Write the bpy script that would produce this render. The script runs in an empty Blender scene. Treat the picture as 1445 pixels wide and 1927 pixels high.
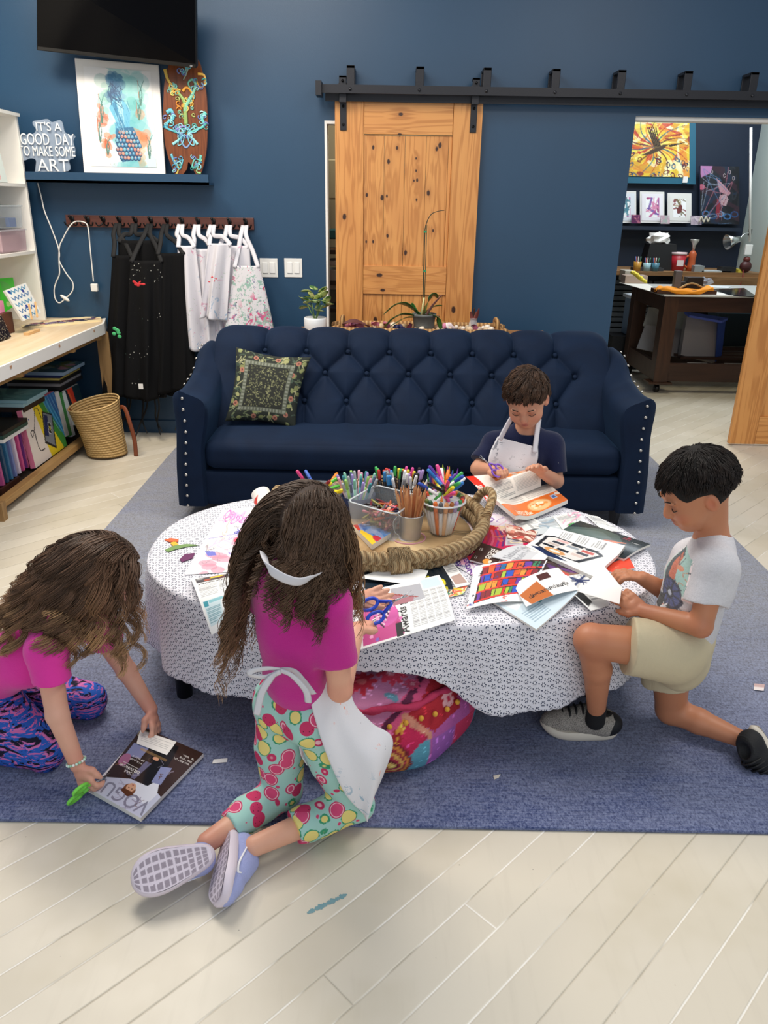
import bpy, math, random
import numpy as np
from mathutils import Vector, Matrix, Euler
random.seed(7); rng = np.random.default_rng(7)
scn = bpy.context.scene; COL = scn.collection
# ---------- camera, world, lights, exposure ----------
FPX, CAMH, TH, RO = 1447., 1.56, math.radians(21.9), .017
fw = np.array([0, math.cos(TH), -math.sin(TH)]); u0 = np.array([0, math.sin(TH), math.cos(TH)]); r0 = np.array([1., 0, 0])
rt = r0*math.cos(RO)+u0*math.sin(RO); up = u0*math.cos(RO)-r0*math.sin(RO)
cd = bpy.data.cameras.new('camera'); cam = bpy.data.objects.new('camera', cd); COL.objects.link(cam)
cam.matrix_world = Matrix(((rt[0], up[0], -fw[0], 0), (rt[1], up[1], -fw[1], 0), (rt[2], up[2], -fw[2], CAMH), (0, 0, 0, 1)))
cd.sensor_fit = 'VERTICAL'; cd.sensor_height = 36; cd.lens = FPX/1927*36; cd.clip_start = .05
scn.camera = cam
scn.view_settings.view_transform = 'Standard'; scn.view_settings.look = 'None'
scn.view_settings.gamma = 1; scn.view_settings.exposure = 0.0; scn.view_settings.use_curve_mapping = False
wd = bpy.data.worlds.new('world'); scn.world = wd; wd.use_nodes = True
wd.node_tree.nodes['Background'].inputs[0].default_value = (.80, .90, 1, 1)
wd.node_tree.nodes['Background'].inputs[1].default_value = .50
def area(name, loc, tgt, sx, sy, power, col=(1, 1, 1)):
    l = bpy.data.lights.new(name, 'AREA'); l.shape = 'RECTANGLE'; l.size = sx; l.size_y = sy; l.energy = power; l.color = col
    o = bpy.data.objects.new(name, l); COL.objects.link(o); o.location = loc
    o.rotation_euler = (Vector(tgt)-Vector(loc)).to_track_quat('-Z', 'Y').to_euler(); return o
area('ceiling_light_panel', (-.9, 3.2, 3.4), (-.6, 3.2, 0), 1.6, 1.2, 80, (1, .93, .84))
area('ceiling_light_panel', (1.7, 2.2, 3.4), (1.4, 2.2, 0), 1.2, 1.2, 46, (1, .92, .82))
area('ceiling_light_panel', (-2.1, 4.0, 3.2), (-2.1, 4.1, 0), .6, .6, 46, (1, .88, .72))
area('ceiling_light_panel', (2.4, 5.95, 3.0), (2.2, 5.9, 0), .5, .3, 20, (1, .88, .6))
area('ceiling_light_panel', (3.0, 7.6, 3.1), (3.0, 7.7, 0), 1.2, 1.0, 55, (.85, .93, 1))
area('window_daylight', (.6, -2.6, 2.3), (0, 3, .9), 4.5, 2.2, 40, (.95, .97, 1))
# pixel of the photograph (1445x1927) -> point of the place on the plane X=, Y= or Z=
def P(px, py, X=None, Y=None, Z=None):
    d = fw+rt*((px-722.5)/FPX)-up*((py-963.5)/FPX); c = np.array([0, 0, CAMH])
    t = (X-c[0])/d[0] if X is not None else (Y-c[1])/d[1] if Y is not None else (Z-c[2])/d[2]
    return c+d*t
# ---------- materials ----------
def lin(c):
    c = np.asarray(c, float); return np.where(c <= .04045, c/12.92, ((c+.055)/1.055)**2.4)
def hx(h):
    if isinstance(h, str): h = h.lstrip('#'); return np.array([int(h[i:i+2], 16)/255 for i in (0, 2, 4)])
    return np.asarray(h, float)
class E:  # a socket with arithmetic
    def __init__(s, g, k): s.g = g; s.k = k
    def _m(s, op, *o): return s.g.math(op, s, *o)
    def __add__(s, o): return s._m('ADD', o)
    __radd__ = __add__
    def __sub__(s, o): return s._m('SUBTRACT', o)
    def __rsub__(s, o): return s.g.math('SUBTRACT', o, s)
    def __mul__(s, o): return s._m('MULTIPLY', o)
    __rmul__ = __mul__
    def __truediv__(s, o): return s._m('DIVIDE', o)
    def __lt__(s, o): return s._m('LESS_THAN', o)
    def __gt__(s, o): return s._m('GREATER_THAN', o)
    def __mod__(s, o): return s._m('FLOORED_MODULO', o)
    def floor(s): return s._m('FLOOR')
    def abs(s): return s._m('ABSOLUTE')
    def sin(s): return s._m('SINE')
    def sqrt(s): return s._m('SQRT')
    def clamp(s):
        r = s._m('ADD', 0.); r.k.node.use_clamp = True; return r
class G:
    def __init__(s, name, rough=.6, metal=0., spec=.5, **kw):
        s.m = bpy.data.materials.new(name); s.m.use_nodes = True; s.t = s.m.node_tree
        s.b = s.t.nodes['Principled BSDF']; s.set('Roughness', rough); s.set('Metallic', metal); s.set('Specular IOR Level', spec)
        for k, v in kw.items(): s.set(k.replace('_', ' '), v)
    def set(s, k, v):
        i = s.b.inputs[k]
        if isinstance(v, E): s.t.links.new(v.k, i)
        elif k == 'Base Color' or k.endswith('Color') or k.endswith('Tint'): i.default_value = (*lin(hx(v)), 1)
        else: i.default_value = v
    def put(s, i, v):
        if isinstance(v, E): s.t.links.new(v.k, i)
        elif isinstance(v, (str, tuple, list, np.ndarray)): i.default_value = (*lin(hx(v)), 1)[:len(i.default_value)]
        else: i.default_value = v
    def node(s, t, **p):
        n = s.t.nodes.new(t)
        for k, v in p.items(): setattr(n, k, v)
        return n
    def math(s, op, *a):
        n = s.node('ShaderNodeMath', operation=op)
        for i, v in enumerate(a): s.put(n.inputs[i], v)
        return E(s, n.outputs[0])
    def obj(s, kind='Object'): return E(s, s.node('ShaderNodeTexCoord').outputs[kind])
    def uv(s): return s.obj('UV')
    def xyz(s, v):
        n = s.node('ShaderNodeSeparateXYZ'); s.t.links.new(v.k, n.inputs[0]); return [E(s, o) for o in n.outputs]
    def vec(s, *a):
        n = s.node('ShaderNodeCombineXYZ')
        for i, v in enumerate(a): s.put(n.inputs[i], v)
        return E(s, n.outputs[0])
    def scale(s, v, sc, loc=(0, 0, 0), rot=(0, 0, 0)):
        n = s.node('ShaderNodeMapping'); s.t.links.new(v.k, n.inputs[0]); n.inputs['Scale'].default_value = sc
        n.inputs['Location'].default_value = loc; n.inputs['Rotation'].default_value = rot; return E(s, n.outputs[0])
    def noise(s, v, sc=5., det=3., rough=.5, dist=0., out=0):
        n = s.node('ShaderNodeTexNoise'); s.t.links.new(v.k, n.inputs['Vector'])
        n.inputs['Scale'].default_value = sc; n.inputs['Detail'].default_value = det; n.inputs['Roughness'].default_value = rough
        n.inputs['Distortion'].default_value = dist; return E(s, n.outputs[out])
    def vor(s, v, sc=5., rnd=1., feat='F1', out='Distance', dist='EUCLIDEAN'):
        n = s.node('ShaderNodeTexVoronoi', feature=feat, distance=dist); s.t.links.new(v.k, n.inputs['Vector'])
        n.inputs['Scale'].default_value = sc; n.inputs['Randomness'].default_value = rnd
        return E(s, n.outputs[out]) if isinstance(out, str) else [E(s, n.outputs[o]) for o in out]
    def ramp(s, f, stops, interp='LINEAR'):
        n = s.node('ShaderNodeValToRGB'); s.t.links.new(f.k, n.inputs[0]); c = n.color_ramp; c.interpolation = interp
        while len(c.elements) < len(stops): c.elements.new(.5)
        for e, (p, col) in zip(c.elements, stops): e.position = p; e.color = (*lin(hx(col)), 1)
        return E(s, n.outputs[0])
    def mix(s, f, a, b):
        n = s.node('ShaderNodeMix', data_type='RGBA'); s.put(n.inputs[0], f); s.put(n.inputs[6], a); s.put(n.inputs[7], b); return E(s, n.outputs[2])
    def step(s, v, lo, hi):
        n = s.node('ShaderNodeMapRange'); s.put(n.inputs[0], v); n.inputs[1].default_value = lo; n.inputs[2].default_value = hi; return E(s, n.outputs[0])
    def bump(s, h, st=.3, d=.01):
        n = s.node('ShaderNodeBump'); n.inputs['Strength'].default_value = st; n.inputs['Distance'].default_value = d
        s.t.links.new(h.k, n.inputs['Height']); s.set('Normal', E(s, n.outputs[0])); return s
    def attr(s, name='col'):
        n = s.node('ShaderNodeVertexColor', layer_name=name); return E(s, n.outputs[0])
    def color(s, c): s.set('Base Color', c); return s
_mc = {}
def mat(col, rough=.6, metal=0., name=None, bump=0, bs=60., spec=.5, **kw):
    key = (str(col), rough, metal, bump, bs, spec, name, str(kw))
    if key not in _mc:
        g = G(name or 'plain_paint', rough, metal, spec, **kw).color(col)
        if bump: g.bump(g.noise(g.obj(), bs, 4), bump, .004)
        _mc[key] = g.m
    return _mc[key]
def vmat(name='printed', rough=.5, bump=0, bs=80., spec=.5, **kw):
    key = ('v', name, rough, bump, bs, spec, str(kw))
    if key not in _mc:
        g = G(name, rough, 0, spec, **kw); g.color(g.attr())
        if bump: g.bump(g.noise(g.obj(), bs, 4), bump, .004)
        _mc[key] = g.m
    return _mc[key]
# ---------- mesh builder ----------
def nrm(v): v = np.asarray(v, float); return v/max(np.linalg.norm(v), 1e-9)
def frame_to(d, ref=None):
    d = nrm(d); a = np.array([0, 0, 1.]) if ref is None else np.asarray(ref, float)
    if abs(a@d) > .98: a = np.array([1., 0, 0])
    x = nrm(np.cross(a, d)); return np.stack([x, np.cross(d, x), d], 1)
def RZ(a): c, s = math.cos(a), math.sin(a); return np.array([[c, -s, 0], [s, c, 0], [0, 0, 1.]])
def RX(a): c, s = math.cos(a), math.sin(a); return np.array([[1., 0, 0], [0, c, -s], [0, s, c]])
def RY(a): c, s = math.cos(a), math.sin(a); return np.array([[c, 0, s], [0, 1., 0], [-s, 0, c]])
def spline(pts, n=8, closed=False):
    p = np.asarray(pts, float); m = len(p); out = []
    for i in range(m if closed else m-1):
        a, b, c, d = (p[(i+k) % m] if closed else p[min(max(i+k, 0), m-1)] for k in (-1, 0, 1, 2))
        for t in np.linspace(0, 1, n, endpoint=False):
            out.append(.5*(2*b+(c-a)*t+(2*a-5*b+4*c-d)*t*t+(3*b-a-3*c+d)*t**3))
    if not closed: out.append(p[-1])
    return np.array(out)
class MB:
    def __init__(s): s.v = []; s.f = []; s.mi = []; s.sm = []; s.uv = []; s.c = []; s.n = 0; s.R = np.eye(3); s.T = np.zeros(3)
    def at(s, T=(0, 0, 0), R=None): s.T = np.asarray(T, float); s.R = np.eye(3) if R is None else R; return s
    def add(s, v, f, mi=0, sm=True, uv=None, c=None):
        v = np.asarray(v, float).reshape(-1, 3); s.v.append(v@s.R.T+s.T)
        s.uv.append(np.zeros((len(v), 2)) if uv is None else np.asarray(uv, float).reshape(-1, 2))
        c = np.ones(3) if c is None else np.asarray(c, float)
        s.c.append(np.broadcast_to(c, (len(v), 3)) if c.ndim == 1 else c)
        k = s.n; s.f += [tuple(int(i)+k for i in q) for q in f]; s.mi += [mi]*len(f); s.sm += [sm]*len(f); s.n += len(v); return s
    def box(s, c, d, R=None, mi=0, col=None, top=1.):
        x, y, z = np.asarray(d, float)/2
        v = np.array([[-x, -y, -z], [x, -y, -z], [x, y, -z], [-x, y, -z], [-x*top, -y*top, z], [x*top, -y*top, z], [x*top, y*top, z], [-x*top, y*top, z]])
        if R is not None: v = v@R.T
        return s.add(v+np.asarray(c, float), [(3, 2, 1, 0), (4, 5, 6, 7), (0, 1, 5, 4), (1, 2, 6, 5), (2, 3, 7, 6), (3, 0, 4, 7)], mi, False, c=col)
    def bb(s, lo, hi, mi=0, col=None): lo, hi = np.asarray(lo, float), np.asarray(hi, float); return s.box((lo+hi)/2, np.abs(hi-lo), mi=mi, col=col)
    def tube(s, pts, r, seg=8, mi=0, closed=False, flat=1., ref=None, col=None, cap=True):
        p = np.asarray(pts, float); n = len(p); r = np.broadcast_to(np.asarray(r, float), (n,)); vs = []; uvs = []
        tg = np.roll(p, -1, 0)-np.roll(p, 1, 0)
        if not closed: tg[0] = p[1]-p[0]; tg[-1] = p[-1]-p[-2]
        tg = tg/np.maximum(np.linalg.norm(tg, axis=1), 1e-9)[:, None]
        M = frame_to(tg[0], ref); x = M[:, 0]; L = 0
        a = np.arange(seg)/seg*2*math.pi
        for i in range(n):
            if ref is not None:
                x = nrm(np.cross(ref, tg[i])) if abs(nrm(ref)@tg[i]) < .995 else x
            x = nrm(x-tg[i]*(x@tg[i])); y = np.cross(tg[i], x)
            if i: L += np.linalg.norm(p[i]-p[i-1])
            vs.append(p[i]+r[i]*(np.cos(a)[:, None]*x+np.sin(a)[:, None]*y*flat)); uvs.append(np.stack([a/6.2832, np.full(seg, L)], 1))
        f = []
        for i in range(n if closed else n-1):
            b = (i+1) % n
            for j in range(seg): k = (j+1) % seg; f.append((i*seg+j, i*seg+k, b*seg+k, b*seg+j))
        if cap and not closed: f.append(tuple(range(seg))[::-1]); f.append(tuple((n-1)*seg+j for j in range(seg)))
        return s.add(np.concatenate(vs), f, mi, seg > 4, np.concatenate(uvs), col)
    def cyl(s, a, b, r, r2=None, seg=16, mi=0, col=None):
        return s.tube([a, b], [r, r if r2 is None else r2], seg, mi, col=col)
    def lathe(s, prof, seg=24, c=(0, 0, 0), R=None, mi=0, col=None, sx=1., sy=1., sm=True):
        pr = np.asarray(prof, float); a = np.arange(seg)/seg*2*math.pi
        v = np.stack([pr[:, 0, None]*np.cos(a)*sx, pr[:, 0, None]*np.sin(a)*sy, np.broadcast_to(pr[:, 1, None], (len(pr), seg))], -1).reshape(-1, 3)
        if R is not None: v = v@R.T
        f = [(i*seg+j, i*seg+(j+1) % seg, (i+1)*seg+(j+1) % seg, (i+1)*seg+j) for i in range(len(pr)-1) for j in range(seg)]
        if pr[0, 0] > 1e-5: f.append(tuple(range(seg))[::-1])
        if pr[-1, 0] > 1e-5: f.append(tuple((len(pr)-1)*seg+j for j in range(seg)))
        uv = np.stack([np.broadcast_to(a/6.2832, (len(pr), seg)), np.broadcast_to(pr[:, 1, None], (len(pr), seg))], -1)
        return s.add(v+np.asarray(c, float), f, mi, sm, uv, col)
    def ell(s, c, r, R=None, seg=16, mi=0, col=None):
        r = np.broadcast_to(np.asarray(r, float), (3,)); t = np.linspace(0, math.pi, seg//2+1)
        pr = np.stack([np.maximum(np.sin(t), 1e-6), -np.cos(t)], 1); a = np.arange(seg)/seg*2*math.pi
        v = np.stack([pr[:, 0, None]*np.cos(a), pr[:, 0, None]*np.sin(a), np.broadcast_to(pr[:, 1, None], (len(pr), seg))], -1).reshape(-1, 3)*r
        if R is not None: v = v@R.T
        f = [(i*seg+j, i*seg+(j+1) % seg, (i+1)*seg+(j+1) % seg, (i+1)*seg+j) for i in range(len(pr)-1) for j in range(seg)]
        return s.add(v+np.asarray(c, float), f, mi, True, c=col)
    def grid(s, A, mi=0, cu=False, cv=False, uv=None, col=None, sm=True, flip=False):
        A = np.asarray(A, float); n, m = A.shape[:2]; I = np.arange(n*m).reshape(n, m)
        I2 = np.concatenate([I, I[:1]], 0) if cu else I
        I2 = np.concatenate([I2, I2[:, :1]], 1) if cv else I2
        q = np.stack([I2[:-1, :-1], I2[:-1, 1:], I2[1:, 1:], I2[1:, :-1]], -1).reshape(-1, 4)
        if flip: q = q[:, ::-1]
        if uv is None: uv = np.stack(np.meshgrid(np.linspace(0, 1, n), np.linspace(0, 1, m), indexing='ij'), -1)
        if col is not None and np.ndim(col) == 3: col = np.asarray(col).reshape(-1, 3)
        return s.add(A.reshape(-1, 3), q.tolist(), mi, sm, uv, col)
    def prism(s, poly, z0, z1, R=None, c=(0, 0, 0), mi=0, col=None):  # outline in XY, thickness along Z, then R and c
        p = np.asarray(poly, float); n = len(p)
        v = np.concatenate([np.c_[p, np.full(n, z0)], np.c_[p, np.full(n, z1)]])
        if R is not None: v = v@R.T
        f = [tuple(range(n))[::-1], tuple(range(n, 2*n))]+[(i, (i+1) % n, n+(i+1) % n, n+i) for i in range(n)]
        return s.add(v+np.asarray(c, float), f, mi, False, c=col)
    def build(s, name, mats, parent=None, bev=0, sub=0, origin=None, solid=0):
        v = np.concatenate(s.v) if s.v else np.zeros((0, 3))
        if parent is not None: o0 = np.array(parent.get('_w', (0, 0, 0)))
        else: o0 = np.array(origin) if origin is not None else np.array([(v[:, 0].min()+v[:, 0].max())/2, (v[:, 1].min()+v[:, 1].max())/2, v[:, 2].min()])
        me = bpy.data.meshes.new(name); me.from_pydata((v-o0).tolist(), [], s.f)
        mats = mats if isinstance(mats, (list, tuple)) else [mats]
        for m in mats: me.materials.append(m)
        me.polygons.foreach_set('material_index', s.mi); me.polygons.foreach_set('use_smooth', s.sm)
        li = np.empty(len(me.loops), 'i'); me.loops.foreach_get('vertex_index', li)
        uv = np.concatenate(s.uv); me.uv_layers.new(name='uv').data.foreach_set('uv', uv[li].astype('f').ravel())
        c = np.concatenate(s.c)
        if np.abs(c-1).max() > 0:
            at = me.color_attributes.new('col', 'FLOAT_COLOR', 'POINT')
            at.data.foreach_set('color', np.c_[lin(c), np.ones(len(c))].astype('f').ravel())
        me.update(); o = bpy.data.objects.new(name, me); COL.objects.link(o)
        if parent is not None: o.parent = parent
        else: o.location = o0
        o['_w'] = tuple(float(x) for x in o0)
        if solid: k = o.modifiers.new('s', 'SOLIDIFY'); k.thickness = solid; k.offset = 0
        if bev: k = o.modifiers.new('b', 'BEVEL'); k.width = bev; k.segments = 2; k.limit_method = 'ANGLE'; k.angle_limit = .6
        if sub: k = o.modifiers.new('u', 'SUBSURF'); k.levels = sub; k.render_levels = sub
        return o
def tag(o, label, cat, group=None):
    o['label'] = label; o['category'] = cat
    if group: o['group'] = group
    return o
def thing(name, label, cat, loc=(0, 0, 0), group=None):
    o = bpy.data.objects.new(name, None); COL.objects.link(o); o.location = [float(x) for x in loc]; o['_w'] = tuple(float(x) for x in loc)
    o.empty_display_size = .05; return tag(o, label, cat, group)
def struct(o): o['kind'] = 'structure'; return o
def copy_tree(o, loc=None, R=None, parent=None, label=None, group=None):
    c = o.copy(); COL.objects.link(c); c.parent = parent
    if loc is not None:
        c.location = [float(x) for x in loc]
    if R is not None: c.rotation_euler = Matrix(R.tolist()).to_euler()
    if label: c['label'] = label
    if group: c['group'] = group
    for ch in list(o.children): copy_tree(ch, parent=c)
    return c
# ---------- lettering and painted canvases ----------
_tc = {}
def text_tris(s, bold=0.):
    if (s, bold) in _tc: return _tc[s, bold]
    cu = bpy.data.curves.new('t', 'FONT'); cu.body = s; cu.size = 1; cu.offset = bold; cu.resolution_u = 3
    o = bpy.data.objects.new('t', cu); COL.objects.link(o); dg = bpy.context.evaluated_depsgraph_get()
    me = o.evaluated_get(dg).to_mesh(); me.calc_loop_triangles()
    v = np.array([x.co[:2] for x in me.vertices]).reshape(-1, 2); t = [tuple(q.vertices) for q in me.loop_triangles]
    o.evaluated_get(dg).to_mesh_clear(); bpy.data.objects.remove(o); bpy.data.curves.remove(cu)
    _tc[s, bold] = (v, t); return v, t
class CV:  # a small painted picture; x to the right, y down, both 0..1
    def __init__(s, w, h, bg='ffffff'):
        s.w, s.h = w, h; s.a = np.ones((h, w, 3))*hx(bg); s.X, s.Y = np.meshgrid((np.arange(w)+.5)/w, (np.arange(h)+.5)/h); s.asp = w/h
    def _put(s, m, c, al=1.): s.a[m] = s.a[m]*(1-al)+hx(c)*al; return s
    def rect(s, x0, y0, x1, y1, c, al=1.): return s._put((s.X >= x0) & (s.X < x1) & (s.Y >= y0) & (s.Y < y1), c, al)
    def ell(s, x, y, rx, ry, c, rot=0., al=1., ring=None):
        dx, dy = s.X-x, (s.Y-y)/s.asp; co, si = math.cos(rot), math.sin(rot)
        q = ((dx*co+dy*si)/rx)**2+((dy*co-dx*si)/ry)**2
        m = q < 1
        if ring: m &= q > (1-ring)**2
        return s._put(m, c, al)
    def poly(s, pts, c, al=1.):
        m = np.zeros(s.X.shape, bool); n = len(pts)
        for i in range(n):
            (x0, y0), (x1, y1) = pts[i], pts[(i+1) % n]
            if y0 == y1: continue
            m ^= ((s.Y < y0) != (s.Y < y1)) & (s.X < (x1-x0)*(s.Y-y0)/(y1-y0)+x0)
        return s._put(m, c, al)
    def line(s, pts, w, c, al=1., taper=False):
        m = np.zeros(s.X.shape, bool); n = len(pts)-1
        for i in range(n):
            (x0, y0), (x1, y1) = pts[i], pts[i+1]; ax, ay = x1-x0, (y1-y0)/s.asp; L = ax*ax+ay*ay+1e-12
            t = np.clip(((s.X-x0)*ax+(s.Y-y0)/s.asp*ay)/L, 0, 1)
            ww = w*(1-(i+t)/n*.9) if taper else w
            m |= np.hypot(s.X-x0-ax*t, (s.Y-y0)/s.asp-ay*t) < ww
        return s._put(m, c, al)
    def curve(s, pts, w, c, al=1., taper=False, n=6):
        q = spline([(*p, 0) for p in pts], n)[:, :2]; return s.line([tuple(x) for x in q], w, c, al, taper)
    def text(s, x, y, size, t, c, rot=0., bold=0., sx=1., al=1.):  # size: cap height / picture width
        v, tr = text_tris(t, bold); v = v*[sx, 1]*size*1.4; co, si = math.cos(rot), math.sin(rot)
        X = x+v[:, 0]*co+v[:, 1]*si; Y = y+(v[:, 0]*si-v[:, 1]*co)*s.asp; m = np.zeros(s.X.shape, bool)
        for a, b, d in tr:
            x0, x1 = min(X[a], X[b], X[d]), max(X[a], X[b], X[d]); y0, y1 = min(Y[a], Y[b], Y[d]), max(Y[a], Y[b], Y[d])
            i0, i1 = max(int(y0*s.h-.5), 0), min(int(y1*s.h+1.5), s.h); j0, j1 = max(int(x0*s.w-.5), 0), min(int(x1*s.w+1.5), s.w)
            if i1 <= i0 or j1 <= j0: continue
            px, py = s.X[i0:i1, j0:j1], s.Y[i0:i1, j0:j1]
            e = [(X[q]-X[p])*(py-Y[p])-(Y[q]-Y[p])*(px-X[p]) for p, q in ((a, b), (b, d), (d, a))]
            m[i0:i1, j0:j1] |= ((e[0] >= 0) & (e[1] >= 0) & (e[2] >= 0)) | ((e[0] <= 0) & (e[1] <= 0) & (e[2] <= 0))
        return s._put(m, c, al)
    def lines(s, x0, y0, x1, y1, n, c='8a8a8e', fill=.45):  # rows of small print
        for i in range(n):
            y = y0+(y1-y0)*i/n; s.rect(x0, y, x1-(x1-x0)*.35*(random.random() < .15), y+(y1-y0)/n*fill, c, .8)
        return s
    def noise(s, amp=.04, sc=6):
        f = np.zeros(s.X.shape)
        for _ in range(8):
            a, b, p = rng.normal(0, sc, 3); f += np.sin(a*s.X*3+b*s.Y*3+p)
        s.a = np.clip(s.a+(f/8*amp)[..., None], 0, 1); return s
def quad(c4, n, m):  # corners TL TR BR BL -> (n rows, m columns)
    a, b, c, d = (np.asarray(x, float) for x in c4); v = np.linspace(0, 1, n)[:, None, None]; u = np.linspace(0, 1, m)[None, :, None]
    return (a*(1-u)+b*u)*(1-v)+(d*(1-u)+c*u)*v
def picture(mb, cv, c4, bend=None, mi=0, lift=0.):  # the canvas as a coloured grid on the quad c4
    A = quad(c4, cv.h, cv.w)
    if bend is not None: A = A+bend(*np.meshgrid(np.linspace(0, 1, cv.w), np.linspace(0, 1, cv.h)))
    nn = nrm(np.cross(np.asarray(c4[3])-np.asarray(c4[0]), np.asarray(c4[1])-np.asarray(c4[0])))
    return mb.grid(A+nn*lift, mi, col=np.clip(cv.a, 0, .999), sm=bend is not None)
# ---------- smooth bodies: union of rounded shapes -> one continuous skin ----------
class Body:
    def __init__(s): s.ops = []
    def chain(s, pts, rs, k=.02, flat=None, clip=None, sub=False, kind='cone'):
        pts = [np.asarray(p, float) for p in pts]; s.ops.append(('c', pts, list(rs), k, flat, clip, sub)); return s
    def ell(s, c, r, R=None, k=.02, sub=False): s.ops.append(('e', np.asarray(c, float), np.broadcast_to(np.asarray(r, float), (3,)), k, R, None, sub)); return s
    def cut(s, p, n): s.ops.append(('p', np.asarray(p, float), nrm(n))); return s
    def mesh(s, vox, noise=None):
        lo = np.full(3, 1e9); hi = -lo; pad = .03
        for o in s.ops:
            if o[0] == 'c' and not o[6]:
                for p, r in zip(o[1], o[2]): lo = np.minimum(lo, p-r-pad); hi = np.maximum(hi, p+r+pad)
            elif o[0] == 'e' and not o[6]: r = max(o[2]); lo = np.minimum(lo, o[1]-r-pad); hi = np.maximum(hi, o[1]+r+pad)
        n = np.ceil((hi-lo)/vox).astype(int)+1; D = np.full(n, .5, np.float32)
        ax = [lo[i]+np.arange(n[i])*vox for i in range(3)]
        def sub(a, b):
            i0 = np.maximum(((a-lo)/vox).astype(int), 0); i1 = np.minimum(((b-lo)/vox).astype(int)+2, n)
            sl = tuple(slice(i0[i], max(i1[i], i0[i])) for i in range(3))
            g = np.stack(np.meshgrid(*[ax[i][sl[i]] for i in range(3)], indexing='ij'), -1); return sl, g
        def comb(sl, d, k, neg):
            c = D[sl]
            if neg:
                h = np.clip(.5-.5*(c+d)/k, 0, 1); D[sl] = c*(1-h)-d*h+k*h*(1-h); return
            h = np.clip(.5+.5*(c-d)/k, 0, 1); D[sl] = c*(1-h)+d*h-k*h*(1-h)
        for o in s.ops:
            if o[0] == 'p':
                g = sum((ax[i].reshape([-1 if j == i else 1 for j in range(3)])-o[1][i])*o[2][i] for i in range(3)); D[:] = np.maximum(D, g); continue
            k = o[3]; m = pad+k
            if o[0] == 'e':
                sl, g = sub(o[1]-o[2].max()-m, o[1]+o[2].max()+m); q = g-o[1]
                if o[4] is not None: q = q@o[4]
                k0 = np.linalg.norm(q/o[2], axis=-1); k1 = np.linalg.norm(q/o[2]**2, axis=-1)+1e-9
                comb(sl, (k0*(k0-1)/k1), k, o[6]); continue
            pts, rs, flat, clip = o[1], o[2], o[4], o[5]
            R = max(rs); a = np.min(pts, 0)-R-m; b = np.max(pts, 0)+R+m; sl, g = sub(a, b)
            d = np.full(g.shape[:3], 9.)
            for i in range(max(len(pts)-1, 1)):
                p0 = pts[i]; p1 = pts[min(i+1, len(pts)-1)]; r0_, r1_ = rs[i], rs[min(i+1, len(rs)-1)]
                ab = p1-p0; L = ab@ab+1e-12; q = g-p0; t = np.clip((q@ab)/L, 0, 1); q = q-t[..., None]*ab
                if flat is not None:
                    w = nrm(flat[0]); q = q+w*((q@w)*(1/flat[1]-1))[..., None]; e = np.linalg.norm(q, axis=-1)-(r0_+(r1_-r0_)*t); e = e*.85
                else: e = np.linalg.norm(q, axis=-1)-(r0_+(r1_-r0_)*t)
                h = np.clip(.5+.5*(d-e)/.01, 0, 1); d = d*(1-h)+e*h-.01*h*(1-h)
            if clip is not None:
                for cp, cn in clip: d = np.maximum(d, (g-np.asarray(cp))@nrm(cn))
            comb(sl, d, k, o[6])
        if noise is not None:
            g = np.stack(np.meshgrid(*ax, indexing='ij'), -1); near = np.abs(D) < .05; D[near] += noise(g[near])
        return surface(D, lo, vox)
def surface(D, lo, vox):
    S = D < 0; n = np.array(D.shape)-1
    cs = [S[i:i+n[0], j:j+n[1], k:k+n[2]] for i in (0, 1) for j in (0, 1) for k in (0, 1)]
    cnt = sum(c.astype(np.int8) for c in cs); act = (cnt > 0) & (cnt < 8); idx = np.full(n, -1); ii = np.argwhere(act); idx[act] = np.arange(len(ii))
    acc = np.zeros((len(ii), 3)); num = np.zeros(len(ii))
    cor = [(i, j, k) for i in (0, 1) for j in (0, 1) for k in (0, 1)]
    for a in cor:
        for e in range(3):
            if a[e]: continue
            b = list(a); b[e] = 1
            da = D[ii[:, 0]+a[0], ii[:, 1]+a[1], ii[:, 2]+a[2]]; db = D[ii[:, 0]+b[0], ii[:, 1]+b[1], ii[:, 2]+b[2]]
            m = (da < 0) != (db < 0); t = np.where(m, da/(da-db+1e-12), 0)
            p = np.array(a, float)[None]+t[:, None]*np.eye(3)[e]; acc[m] += p[m]; num[m] += 1
    V = (ii+acc/np.maximum(num, 1)[:, None])*vox+lo; F = []
    for e in range(3):
        u, w = (e+1) % 3, (e+2) % 3
        sl0 = [slice(1, n[i]) for i in range(3)]; sl0[e] = slice(0, n[e]); sl1 = list(sl0); sl1[e] = slice(1, n[e]+1)
        A = S[tuple(sl0)]; B = S[tuple(sl1)]; q = np.argwhere(A != B)
        if not len(q): continue
        off = np.ones(3, int); off[e] = 0; q = q+off; fl = S[q[:, 0], q[:, 1], q[:, 2]]
        du = np.eye(3, dtype=int)[u]; dw = np.eye(3, dtype=int)[w]
        c = [idx[tuple((q-x).T)] for x in (du+dw, dw, du*0, du)]
        f = np.stack(c, 1); f[~fl] = f[~fl][:, ::-1]; F.append(f)
    return V, np.concatenate(F)
def relax(V, F, it=1, lam=.5):
    for _ in range(it):
        A = np.zeros_like(V); N = np.zeros(len(V))
        for i in range(4):
            np.add.at(A, F[:, i], V[F[:, (i+1) % 4]]+V[F[:, (i+3) % 4]]); np.add.at(N, F[:, i], 2)
        V = V*(1-lam)+A/np.maximum(N, 1)[:, None]*lam
    return V
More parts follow.
